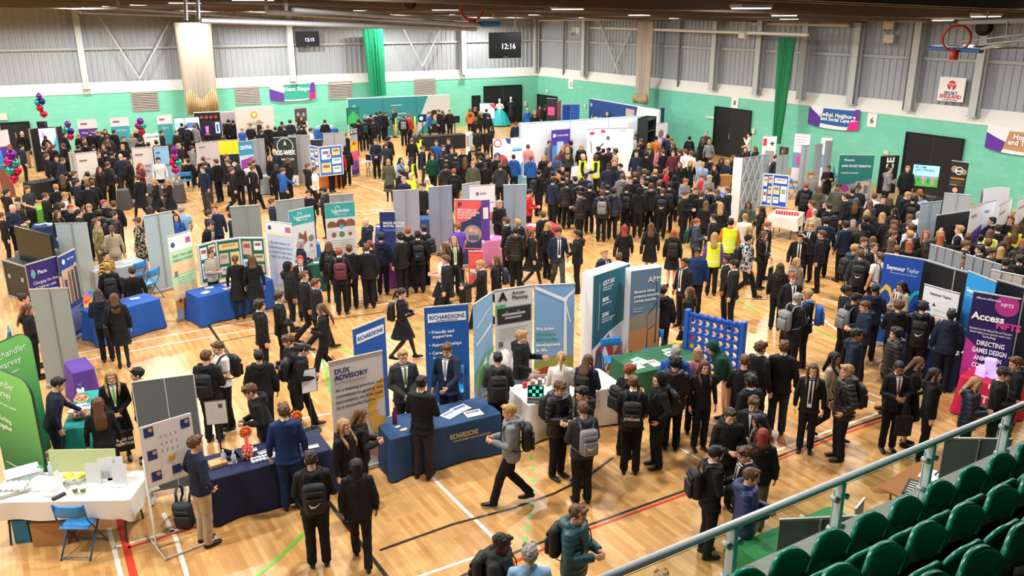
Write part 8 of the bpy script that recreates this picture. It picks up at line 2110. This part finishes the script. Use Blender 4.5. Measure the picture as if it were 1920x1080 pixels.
papers('rich', 3, 'ecebe6', .30, .22, 'white paper sheet on the blue cloth in front of the two men in suits', 'paper_sheet', (.2, .6), 2, 'paper')
papers('rich', 4, 'd8c890', .09, .06, 'small sticker card on the blue cloth beside the maroon bottle', 'card', (-.75, -.45), 3, 'card')
papers('navy', 8, 'd8dce8', .16, .10, 'small blue and white leaflet fanned out on the navy cloth', 'leaflet', None, 4)
papers('turf', 7, 'c9c4c0', .16, .22, 'dark printed leaflet on the bright green cloth under the gallery', 'leaflet', (-.2, .55), 5)
papers('arrow', 5, 'dfeae4', .15, .21, 'pale leaflet with green marks on the white cloth beside the tablet', 'leaflet', (-.5, .2), 6)
papers('cups', 1, 'e2e4e8', .3, .2, 'white sheet on the table with the red cups', 'paper_sheet', None, 7, 'paper')
for k, n, c, lab in ((0, 4, 'e4e6ea', 'white leaflet on the blue cloth beside the banner with young people'), (2, 4, 'dfe4e2', 'white form on the grey topped table'), (3, 5, 'e3d9c4', 'leaflet on the blue cloth before the green poster board'), (4, 3, 'cfe0d8', 'leaflet on the dark green cloth before the fox banner'), (5, 4, 'cfe0f0', 'leaflet on the blue cloth between the fox banner and the hedgehog banner'), (8-1, 3, 'd8dcf0', 'leaflet on the dark blue cloth beside the navy banner'),
                     (9, 4, 'e0ece0', 'white sheet on the pink cloth'), (10, 4, 'eac8c8', 'leaflet on the bright red cloth'), (11, 3, 'eef0ee', 'leaflet on the orange cloth'), (20, 4, 'dfe3ea', 'white leaflet on the navy cloth in the left hand crowd'), (25, 3, 'e6e8ea', 'white sheet on the slate grey cloth'), (26, 4, 'd0d2d4', 'white sheet on the black cloth before the football screen'), (33, 3, 'e8eef2', 'leaflet on the pale blue cloth')):
    papers(k, n, c, .21, .15, lab, seed=k)
# --- lower left white table
T = TB['white']; W = T['_w']
for i, (x, y, lab) in enumerate(((-.18, -.12, 'white hard hat on the white draped table, further from the egg tray of balls'), (-.42, .02, 'white hard hat on the white draped table, next to the tray of balls'))):
    shell = ri([(0, .16, .185, 0, 0), (.012, .165, .19, 0, 0), (.02, .135, .155, 0, 0), (.07, .125, .145, 0, 0), (.12, .085, .10, 0, 0), (.145, .03, .035, 0, 0)], 20); rdg = MB(); rdg.smooth = True; rdg.tube([(0, -.14, .05), (0, -.08, .125), (0, 0, .152), (0, .08, .125), (0, .14, .05)], .012, 6)
    prop('hard_hat', [('shell', shell, pm('e6e4df', .35)), ('ridge', rdg, pm('dcd9d2', .35))], tl(T, x, y), .4+i, lab, 'hard hat', 'white hard hats')
tr_ = bb((0, 0, .03), (.42, .26, .06), .015); balls = []
prop('tray', [('tray', tr_, pm('cfcfcb'))], tl(T, -.72, -.12), .1, 'pale tray holding white balls on the white draped table', 'tray')
for i in range(5):
    for j in range(3): mb = MB(); mb.smooth = True; mb.ball((0, 0, 0), .036, None, 12, 8); prop('ball', [('ball', mb, pm('ecebe8'))], tl(T, -.72-.15+.075*i, -.12-.08+.08*j, .83), 0, 'white ball in the pale tray at the corner table', 'ball', 'white balls in the tray')
mb = MB(); mb.bbox((0, 0, .07), (.42, .3, .14), .02); prop('plastic_box', [('box', mb, pm('b9c6c6', .25)), ('rim', bb((0, 0, .14), (.44, .32, .015), .005), pm('d5dcdb', .3))], tl(T, -.75, .2), .1, 'pale translucent plastic box behind the tray of balls', 'box')
for i, (x, y, s, lab) in enumerate(((.30, .05, 0, 'clear sheet holder on the white draped table, first of four'), (.42, .18, .1, 'clear sheet holder on the white draped table, second of four'), (.55, .22, .2, 'clear sheet holder on the white draped table, third of four'), (.68, .02, -.1, 'clear sheet holder on the white draped table, fourth and at the end'))):
    mb = MB(); mb.box((0, 0, .15), (.21, .006, .30), Matrix.Rotation(R(-14), 4, 'X')); prop('sheet_holder', [('sheet', mb, pm('d6d8d9', .2)), ('foot', bx((0, -.03, .004), (.21, .12, .006)), pm('dfe1e2', .2))], tl(T, x, y), s+T.rotation_euler.z, lab, 'sheet holder', 'clear sheet holders')
for i, x in enumerate((.16, .27)): prop('paper_cup', [('cup', ri([(0, .028, .028, 0, 0), (.11, .040, .040, 0, 0)]), pm('e6e6de')), ('sleeve', ri([(.025, .0315, .0315, 0, 0), (.085, .038, .038, 0, 0)]), pm('5f8a3c'))], tl(T, x, -.2), 0, 'white paper cup with a green sleeve, %s of the two on the corner table' % ['first', 'second'][i], 'cup', 'paper cups')
prop('coffee_cup', [('cup', ri([(0, .03, .03, 0, 0), (.13, .042, .042, 0, 0)]), pm('e8e6e0')), ('lid', ri([(.13, .044, .044, 0, 0), (.15, .038, .038, 0, 0)]), pm('2f9a5c'))], tl(T, -.55, .3), 0, 'white takeaway cup with a green lid at the back of the corner table', 'cup')
def bottle(loc, c, cap, lab, r=.034, h=.2): return prop('bottle', [('bottle', ri([(0, r*.9, r*.9, 0, 0), (.01, r, r, 0, 0), (h*.72, r, r, 0, 0), (h*.86, r*.45, r*.45, 0, 0), (h*.95, r*.4, r*.4, 0, 0)]), pm(c, .2)), ('cap', ri([(h*.94, r*.45, r*.45, 0, 0), (h*1.03, r*.45, r*.45, 0, 0)]), pm(cap, .3))], loc, 0, lab, 'bottle')
bottle(tl(T, -.42, .32), 'c2cfd4', 'dfe4e8', 'clear water bottle at the back of the corner table')
for i, (x, y, c) in enumerate(((-.12, .18, 'e3d23a'), (-.02, .12, 'e8dc50'), (.06, .2, 'd9c838'), (.22, .14, 'e3d23a'))):
    mb = MB(); mb.smooth = True
    rr = random.Random(i)
    for k in range(6): mb.ball((rr.uniform(-.05, .05), rr.uniform(-.04, .04), .03+rr.uniform(0, .03)), (rr.uniform(.03, .06), .035, .03))
    me = ev_mesh(mb, .01, 2); me.materials.append(None); o = bpy.data.objects.new('hi_vis_cloth', me); link(o); o.location = tl(T, x, y); o.material_slots[0].link = 'OBJECT'; o.material_slots[0].material = pm(c); tag(o, 'crumpled yellow hi-vis cloth between the goggles on the corner table', 'cloth', None, None); o['group'] = 'crumpled hi-vis cloth'
for i, (x, y, a) in enumerate(((-.1, .0, .3), (.0, .05, .8), (.08, .0, -.2), (.14, .08, .5))):
    mb = MB(); mb.smooth = True; mb.tube([(-.08, .02, .05), (-.04, -.03, .06), (0, -.02, .055), (.04, -.03, .06), (.08, .02, .05)], [(.03, .006)]*5, 8); s2 = MB()
    for sx in (-1, 1): s2.tube([(sx*.08, .02, .06), (sx*.085, .13, .05)], .004, 5)
    prop('safety_goggles', [('lens', mb, pm('b9c0be', .15)), ('arm', s2, pm('50545c'))], tl(T, x, y), a, 'clear safety goggles in the heap on the corner table', 'goggles', 'safety goggles')
prop('display_card', [('card', bx((0, 0, .13), (.10, .004, .24), Matrix.Rotation(R(-10), 4, 'X')), pm('e6e6e6')), ('foot', bx((0, -.02, .004), (.1, .09, .006)), pm('c8c8c8'))], tl(T, -.12, -.02), .9, 'small upright printed card among the goggles', 'card')
prop('eyeglass_case', [('case', bb((0, 0, .02), (.2, .06, .04), .018), pm('35323c'))], tl(T, -.02, -.3), .5, 'dark soft case lying near the front edge of the corner table', 'case')
prop('leaflet_board', [('board', bx((0, 0, .16), (.95, .02, .34), Matrix.Rotation(R(-8), 4, 'X')), pm('c3cf9a'))], tl(T, .0, .42, .74), T.rotation_euler.z, 'pale green board leaning behind the things on the corner table', 'board')
c = P(105, 1010); prop('cardboard_box', [('box', bb((0, 0, .19), (.46, .36, .38), .006), mat('cardboard', 'a87f52', .85)), ('tape', bx((0, 0, .381), (.46, .06, .003)), pm('c49a66'))], c, T.rotation_euler.z+.1, 'brown cardboard box under the corner table', 'box')
c = P(48, 1012); prop('gift_bag', [('bag', bb((0, 0, .18), (.22, .14, .36), .006), pm('2a86c0')), ('handle', ri([(.36, .04, .01, 0, 0), (.38, .04, .01, 0, 0)]), pm('e0e8ee'))], c, T.rotation_euler.z, 'blue carrier bag with pale lettering under the corner table', 'bag')
# small backpack and lead by the flip board
me = pack_mesh().copy(); me.transform(Matrix.Rotation(R(-12), 4, 'X') @ Matrix.Translation((0, -.235, -.95))); o = bpy.data.objects.new('backpack', me); link(o); o.location = P(350, 985); o.rotation_euler.z = 2.6; o.material_slots[0].link = 'OBJECT'; o.material_slots[0].material = mat('nylon_e', '2c333b', .6); tag(o, 'dark grey backpack standing on the floor behind the flip board', 'backpack')
# --- navy table
N = TB['navy']
for i, (x, y, lab) in enumerate(((-.28, -.02, 'red sweet jar with orange flower top on the navy cloth, nearer the flip board'), (.52, .1, 'red sweet jar with orange flower top on the navy cloth, nearer the yellow ring banner'))):
    g = MB(); g.smooth = True; rr = random.Random(i)
    for k in range(60): a = rr.uniform(0, 2*PI); g.mat(k % 3).ball((.07*math.cos(a), .07*math.sin(a), .03+rr.uniform(0, .16)), .018, None, 6, 4)
    f = MB(); f.smooth = True
    for k in range(10): a = k*PI/5; f.ball((.07*math.cos(a), 0, .44+.07*math.sin(a)), (.03, .02, .03))
    f.ball((0, -.01, .44), (.045, .02, .045))
    prop('sweet_jar', [('jar', ri([(0, .08, .08, 0, 0), (.2, .08, .08, 0, 0), (.21, .03, .03, 0, 0), (.38, .03, .03, 0, 0)]), pm('c23a2c', .3)), ('sweet_heap', g, [pm('d9443a'), pm('e6c84a'), pm('e8e0d8')]), ('flower_top', f, pm('e0702a', .4))], tl(N, x, y), 0, lab, 'jar')
rr = random.Random(5)
for i in range(14): x = -.1+.055*i; prop('sweet', [('sweet', bb((0, 0, .02), (.04, .06, .04), .01), pm(rr.choice(['e4e6ee', 'd0d6ea', 'e8e8ee'])))], tl(N, -.25+.055*(i % 7), -.2+.09*(i//7)), rr.uniform(0, 3), 'small white wrapped sweet lined up on the navy cloth', 'sweet', 'wrapped sweets')
for i, x in enumerate((-.5, -.62)): bottle(tl(N, x, -.08+.12*i), 'b4c2cc', 'e6eaee', 'clear water bottle on the navy cloth, %s one' % ['nearer', 'further'][i])
prop('tablet_stand', [('screen', bx((0, 0, .12), (.26, .012, .19), Matrix.Rotation(R(-30), 4, 'X')), pm('14161c', .2)), ('prop_leg', bx((0, .08, .07), (.03, .01, .16), Matrix.Rotation(R(30), 4, 'X')), pm('c9cccf'))], tl(N, -.45, .1), 2.2, 'small black tablet tilted on the navy cloth', 'tablet')
prop('wooden_tray', [('tray', bb((0, 0, .03), (.26, .2, .06), .01), pm('c0935c'))], tl(N, -.72, .02), .1, 'small wooden tray at the corner of the navy cloth', 'tray')
# --- blue table
Rt = TB['rich']
bottle(tl(Rt, -.72, .1), '6a1f3a', '5a1830', 'maroon metal bottle on the blue cloth in front of the fair man', .04, .27)
letters('RICHARDSONS', .13, pm('c9b98c'), Rt, (.02, -.75/2-.045, .50), bold=.02, fit=.5); letters('CHARTERED ACCOUNTANTS', .05, pm('c9b98c'), Rt, (.08, -.75/2-.045, .44), bold=.01)
# --- arrow table
A_ = TB['arrow']
s2 = MB(); rr = random.Random(3)
for i in range(4):
    for j in range(3): s2.box((-.09+.06*i, -.011, .05+.06*j), (.05, .002, .05), Matrix.Rotation(R(-25), 4, 'X')) if (i+j) % 2 else None
prop('tablet_computer', [('screen', bx((0, 0, .11), (.28, .012, .20), Matrix.Rotation(R(-25), 4, 'X')), pm('0f1f1c', .2)), ('screen_image', s2, mat('screen_3fd0a8', '3fd0a8', .4, noise_amt=0, emit=1)), ('keyboard', bx((0, -.13, .006), (.28, .2, .01)), pm('24262a'))], tl(A_, -.70, -.22), A_.rotation_euler.z-.5, 'tablet computer with a green and black image on the white cloth', 'tablet')
for i in range(4): prop('sample_jar', [('jar', ri([(0, .04, .04, 0, 0), (.10, .04, .04, 0, 0)]), pm('7a6a62', .2)), ('lid', ri([(.10, .042, .042, 0, 0), (.12, .042, .042, 0, 0)]), pm('d8d4cc', .3))], tl(A_, -.52+.14*i, .24), 0, 'clear jar of dark soil on the white cloth, %s from the tablet end' % ['first', 'second', 'third', 'fourth'][i], 'jar', 'sample jars')
prop('paint_pot', [('pot', ri([(0, .04, .04, 0, 0), (.09, .045, .045, 0, 0)]), pm('b5282a', .3)), ('rim', ri([(.09, .048, .048, 0, 0), (.1, .048, .048, 0, 0)]), pm('d9403a', .3))], tl(A_, -.68, .24), 0, 'small red pot at the end of the row of jars', 'pot')
for i in range(3): prop('glass_jar', [('jar', ri([(0, .045, .045, 0, 0), (.13, .045, .045, 0, 0), (.14, .035, .035, 0, 0)]), pm('c9c4b4', .15)), ('lid', ri([(.14, .04, .04, 0, 0), (.16, .04, .04, 0, 0)]), pm('8a8478', .3))], tl(A_, .25+.13*i, .28), 0, 'glass jar with a metal lid beside the straw, %s of three' % ['first', 'second', 'third'][i], 'jar', 'glass jars')
mb = MB(); mb.smooth = False; rr = random.Random(9)
for i in range(160): a = rr.uniform(0, PI); p = Vector((rr.uniform(-.18, .18), rr.uniform(-.1, .1), .02+rr.uniform(0, .13))); d = Vector((math.cos(a)*.07, math.sin(a)*.07, rr.uniform(-.02, .02))); mb.tube([p-d, p+d], .004, 4)
tag(mb.build('straw_bundle', pm('c4a468'), None, tl(A_, .1, .30), 0), 'loose bundle of yellow straw on the white cloth', 'straw', kind='stuff')
mb = MB(); mb.smooth = True
for k in range(9): rr = random.Random(k); mb.ball((rr.uniform(-.2, .2), rr.uniform(-.1, .1), .72+rr.uniform(-.3, .15)), (.14, .12, .2))
me = ev_mesh(mb, .02, 3); me.materials.append(None); o = bpy.data.objects.new('white_coat', me); link(o); o.location = P(945, 745); o.material_slots[0].link = 'OBJECT'; o.material_slots[0].material = cloth('w'); tag(o, 'white coat heaped over a chair beside the grey letter-A banner', 'coat')
papers('teal', 4, 'e4e6e8', .15, .21, 'white leaflet on the teal counter', 'leaflet', (-.15, .15), 8)
Te = TB['teal']; g = MB(); g.smooth = True; rr = random.Random(4)
for k in range(70): a = rr.uniform(0, 2*PI); q = rr.uniform(0, .13); g.mat(k % 4).ball((q*math.cos(a), q*math.sin(a), .05+rr.uniform(0, .05)), .022, None, 6, 4)
prop('sweet_basket', [('basket', ri([(0, .10, .10, 0, 0), (.05, .14, .14, 0, 0), (.06, .16, .16, 0, 0)]), pm('c9a470')), ('sweet_heap', g, [pm('e4e0d4'), pm('3a5ab0'), pm('d04a4a'), pm('e0c070')])], tl(Te, .02, -.35), 0, 'round basket of wrapped sweets at the near end of the teal counter', 'basket')
g = MB(); g.smooth = True; rr = random.Random(6)
for k in range(30): a = rr.uniform(0, 2*PI); q = rr.uniform(0, .09); g.mat(k % 2).ball((q*math.cos(a), q*math.sin(a), .05+rr.uniform(0, .04)), .026, None, 6, 4)
prop('sweet_basket', [('basket', ri([(0, .09, .09, 0, 0), (.05, .12, .12, 0, 0)]), pm('b8c49a')), ('sweet_heap', g, [pm('e0703a'), pm('e8b09a')])], tl(Te, -.05, .3), 0, 'bowl of orange sweets at the far end of the teal counter', 'basket')
prop('white_pot', [('pot', ri([(0, .05, .05, 0, 0), (.11, .06, .06, 0, 0)]), pm('e0e2e2')), ('pens', ri([(.1, .02, .02, 0, 0), (.2, .03, .03, 0, 0)], 8), pm('3a4a6a'))], tl(Te, -.1, .6), 0, 'white pot of pens on the teal counter', 'pot')
# --- red cups, cubes and other small goods
Cp = TB['cups']
for i in range(9): prop('red_cup', [('cup', ri([(0, .03, .03, 0, 0), (.11, .042, .042, 0, 0)]), pm('cf2a32', .4))], tl(Cp, -.30+.085*i, -.15), 0, 'red paper cup in the row on the white cloth', 'cup', 'red paper cups')
K = TB[28-1+0] if 28 in TB else None
Pk = [t for k, t in TB.items() if 'bright pink' in t['label']][0]
for i, (x, y, z) in enumerate(((-.2, 0, .742), (0, .05, .742), (-.1, .02, .922))): prop('glowing_cube', [('cube_body', bb((0, 0, .09), (.18, .18, .175), .012), mat('cube_glow', 'b9a4ff', .4, noise_amt=0, emit=.9)), ('printed_band', bx((0, -.0905, .09), (.14, .003, .05)), pm('e4d8f4'))], tl(Pk, x, y, z), .2*i, 'glowing lilac cube on the bright pink cloth, %s' % ['lower one nearer the gallery', 'lower one further away', 'the upper one'][i], 'cube', 'glowing cubes')
mb = MB()
for x in (-.15, .15):
    for y in (-.1, .1): mb.box((x, y, .15), (.01, .01, .3))
for z in (.0, .3):
    for y in (-.1, .1): mb.box((0, y, z), (.3, .01, .01))
    for x in (-.15, .15): mb.box((x, 0, z), (.01, .2, .01))
prop('wire_cage_box', [('frame', mb, pm('8a8f96')), ('toy_figure', bb((0, 0, .1), (.08, .06, .2), .02), pm('c23a4a'))], tl(Pk, .32, .05), .3, 'clear framed case with a red model inside on the bright pink cloth', 'case')
letters('NFTS', .2, pm('f0d8e0'), Pk, (-.3, -.35, .38), bold=.03)
# trolley bag
prop('trolley_bag', [('bag', bb((0, 0, .30), (.32, .2, .5), .03), pm('1b1c20')), ('handle', (lambda m: (m.tube([(-.1, 0, .55), (-.1, .1, .95), (.1, .1, .95), (.1, 0, .55)], .01, 6), m)[1])(MB()), pm('4a4c50'))], P(873, 572), .5, 'black wheeled bag with a pulled-out handle beside the walking boy', 'bag')
# prize wheel on blue table
mb = MB(); ms = [pm(c) for c in ('d84a4a', 'e6c84a', '4aa86a', '4a7ad0', 'c86ab0', 'e08a3a')]
for k in range(12): mb.mat(k % 6); a0, a1 = k*PI/6, (k+1)*PI/6; mb.add([(0, 0, .3), (.2*math.cos(a0), 0, .3+.2*math.sin(a0)), (.2*math.cos(a1), 0, .3+.2*math.sin(a1)), (0, .02, .3), (.2*math.cos(a0), .02, .3+.2*math.sin(a0)), (.2*math.cos(a1), .02, .3+.2*math.sin(a1))], [(0, 1, 2), (3, 5, 4), (1, 4, 5, 2)])
prop('prize_wheel', [('wheel', mb, ms), ('stand', bx((0, .03, .12), (.04, .02, .24)), pm('2a2c30'))], tl(TB[0], -.62, -.05), face((165, 560), .5), 'small colourful spinning prize wheel on the blue cloth', 'prize wheel')
# tools on the grey table, box on the green table, bags near the navy wall
G = [t for k, t in TB.items() if 'with tools' in t['label']][0]
for i, (c, l) in enumerate((('d9b02a', 'yellow'), ('2a2c30', 'black'), ('b5552a', 'orange'))): mb = MB(); mb.smooth = True; mb.tube([(-.18, 0, .03), (.05, 0, .03), (.1, 0, .04), (.2, 0, .04)], [.022, .022, .04, .04], 8); prop('torch', [('barrel', mb, pm(c, .4))], tl(G, -.05, -.2+.18*i), .2, '%s torch-like tool on the grey table behind the flight case' % l, 'tool')
Gr = [t for k, t in TB.items() if 'bright green draped' in t['label']][0]
prop('yellow_tub', [('tub', ri([(0, .1, .1, 0, 0), (.22, .13, .13, 0, 0)]), pm('e6c21f')), ('rim', ri([(.22, .135, .135, 0, 0), (.235, .135, .135, 0, 0)]), pm('e8cc3a'))], tl(Gr, -.1, 0), 0, 'yellow tub on the bright green cloth', 'tub')
BG = [t for k, t in TB.items() if 'covered in bags' in t['label']][0]; rr = random.Random(12)
for i in range(6):
    me = pack_mesh().copy(); me.transform(Matrix.Translation((0, -.235, -.96))); o = bpy.data.objects.new('backpack', me); link(o); o.location = tl(BG, -.55+.22*i, .05, .745); o.rotation_euler = (0, 0, rr.uniform(0, 6)); o.material_slots[0].link = 'OBJECT'; o.material_slots[0].material = mat('nylon_k', COL['k'], .6); tag(o, 'black bag in the heap on the pale table near the long navy wall', 'bag', 'bags heaped on the pale table')
prop('cardboard_box', [('box', bb((0, 0, .2), (.5, .4, .4), .01), mat('cardboard', 'a87f52', .85)), ('tape', bx((0, 0, .401), (.5, .06, .003)), pm('c49a66'))], P(1302, 275, .5)*1.0, .3, 'brown cardboard box beside the heap of bags near the navy wall', 'box') if False else None
WH = [t for k, t in TB.items() if 'crumpled cloth' in t['label']][0]
mb = MB(); mb.smooth = True; rr = random.Random(2)
for k in range(14): mb.ball((rr.uniform(-.5, .5), rr.uniform(-.2, .2), .06+rr.uniform(0, .12)), (rr.uniform(.08, .18), .12, .08))
me = ev_mesh(mb, .025, 2); me.materials.append(None); o = bpy.data.objects.new('crumpled_cloth', me); link(o); o.matrix_basis = WH.matrix_basis @ Matrix.Translation((0, 0, .745)); o.material_slots[0].link = 'OBJECT'; o.material_slots[0].material = cloth('w'); tag(o, 'heap of crumpled white cloth on the white draped table near the back wall', 'cloth')
BX = [t for k, t in TB.items() if 'blue draped table with boxes' in t['label']][0]
for i in range(4): prop('white_box', [('carton', bb((0, 0, .1), (.16, .12, .16+.03*(i % 2)), .008), pm('dfe2e6')), ('label', bx((0, -.061, .1), (.1, .002, .06)), pm('8a9ab8'))], tl(BX, -.4+.24*i, 0), .1*i, 'small white carton on the blue cloth by the back wall', 'carton', 'white cartons on the blue cloth')
Lp = TB['laptop']; prop('laptop', [('base', bb((0, 0, .01), (.34, .24, .02), .005), pm('25272b')), ('screen', bx((0, .12, .13), (.34, .01, .24), Matrix.Rotation(R(0), 4, 'X')), pm('1a1c20', .3))], tl(Lp, -.2, .05), Lp.rotation_euler.z+2.6, 'open black laptop on the small grey table', 'laptop')
Wd = TB['wood']
prop('black_tray', [('tray', bb((0, 0, .01), (.46, .34, .03), .01), pm('1a1a1c')), ('printed_lines', (lambda m: ([m.box((-.14+.07*i, 0, .027), (.02, .26, .002)) for i in range(5)], m)[1])(MB()), pm('d8d4cc'))], tl(Wd, -.42, -.05, .745), Wd.rotation_euler.z+.3, 'black chalk board with white writing on the brown table', 'board')
prop('white_folder', [('folder', bx((0, 0, .006), (.34, .26, .012)), pm('e6e4ea'))], tl(Wd, .1, .05, .745), .3, 'white folder on the brown table beside the black board', 'folder')
cm = MB(); cm.tube([(0, 0, .35), (.16, .2, 0)], .012, 6); cm.tube([(0, 0, .35), (-.18, .12, 0)], .012, 6); cm.tube([(0, 0, .35), (0, -.2, 0)], .012, 6)
prop('camera_tripod', [('leg', cm, pm('232427')), ('camera_body', bb((0, 0, .42), (.14, .1, .1), .015), pm('17181a')), ('lens', ri([(.38, .03, .03, .0, -.08), (.44, .03, .03, 0, -.08)]), pm('101113'))], tl(Wd, .05, -.22, .745), .4, 'black camera on a small tripod on the brown table', 'camera')
# coats and easel frame at the left edge
mb = MB(); mb.smooth = True; mb.rings([(.5, .22, .12, 0, 0), (.9, .24, .14, 0, 0), (1.4, .22, .13, 0, 0), (1.6, .12, .08, 0, 0)], 14)
tag(mb.build('hanging_coat', cloth('b') if False else mat('cloth_azure', '1f8fd0', .7), None, P(3, 345), 0), 'bright azure coat hanging at the left edge', 'coat')
fr = MB()
for s in (-1, 1): fr.tube([(.3*s, 0, 0), (.25*s, 0, 1.7)], .03, 6)
fr.tube([(-.26, 0, 1.6), (.26, 0, 1.6)], .03, 6); prop('wooden_easel', [('frame', fr, pm('9a6a40')), ('board', bx((0, -.02, .9), (.46, .02, 1.1)), pm('7a4a3a'))], P(20, 388), .6, 'brown wooden easel frame at the left edge below the balloons', 'easel')
# camera tripod by the tree banner, work light
tp = MB()
for a in (0, 2.1, 4.2): tp.tube([(0, 0, 1.3), (.3*math.cos(a), .3*math.sin(a), 0)], .014, 6)
prop('tripod', [('leg', tp, pm('2a2b2e')), ('camera_head', bb((0, 0, 1.36), (.16, .12, .12), .02), pm('18191b'))], P(557, 348), 0, 'black camera tripod beside the dark green tree banner', 'tripod')
# ================================================================= camera, world, view
cd = bpy.data.cameras.new('camera'); cam = bpy.data.objects.new('camera', cd); C.objects.link(cam); cam.location = (0, 0, CAM_H)
cd.sensor_width = 36; cd.lens = F_PX*36/1920; cd.clip_start = .05; cd.clip_end = 200
fw = ray(960, 540).normalized(); rt = (ray(1060, 540)-ray(860, 540)).normalized(); up = rt.cross(fw)
cam.matrix_world = Matrix(((rt.x, up.x, -fw.x, 0), (rt.y, up.y, -fw.y, 0), (rt.z, up.z, -fw.z, CAM_H), (0, 0, 0, 1)))
cd.dof.use_dof = False
bpy.context.scene.camera = cam
wd = bpy.data.worlds.new('hall_air'); bpy.context.scene.world = wd; wd.use_nodes = True
wd.node_tree.nodes['Background'].inputs[0].default_value = (1, .96, .90, 1); wd.node_tree.nodes['Background'].inputs[1].default_value = WORLD
vs_ = bpy.context.scene.view_settings; vs_.view_transform = 'Standard'; vs_.look = 'None'; vs_.exposure = EXPO; vs_.gamma = 1; vs_.use_curve_mapping = False
cy = bpy.context.scene.cycles; cy.use_denoising = True; cy.max_bounces = 5; cy.diffuse_bounces = 3; cy.glossy_bounces = 3; cy.transparent_max_bounces = 8; cy.use_light_tree = True; cy.sample_clamp_indirect = 6; cy.caustics_reflective = False; cy.caustics_refractive = False
bpy.data.scenes.remove(SC2)
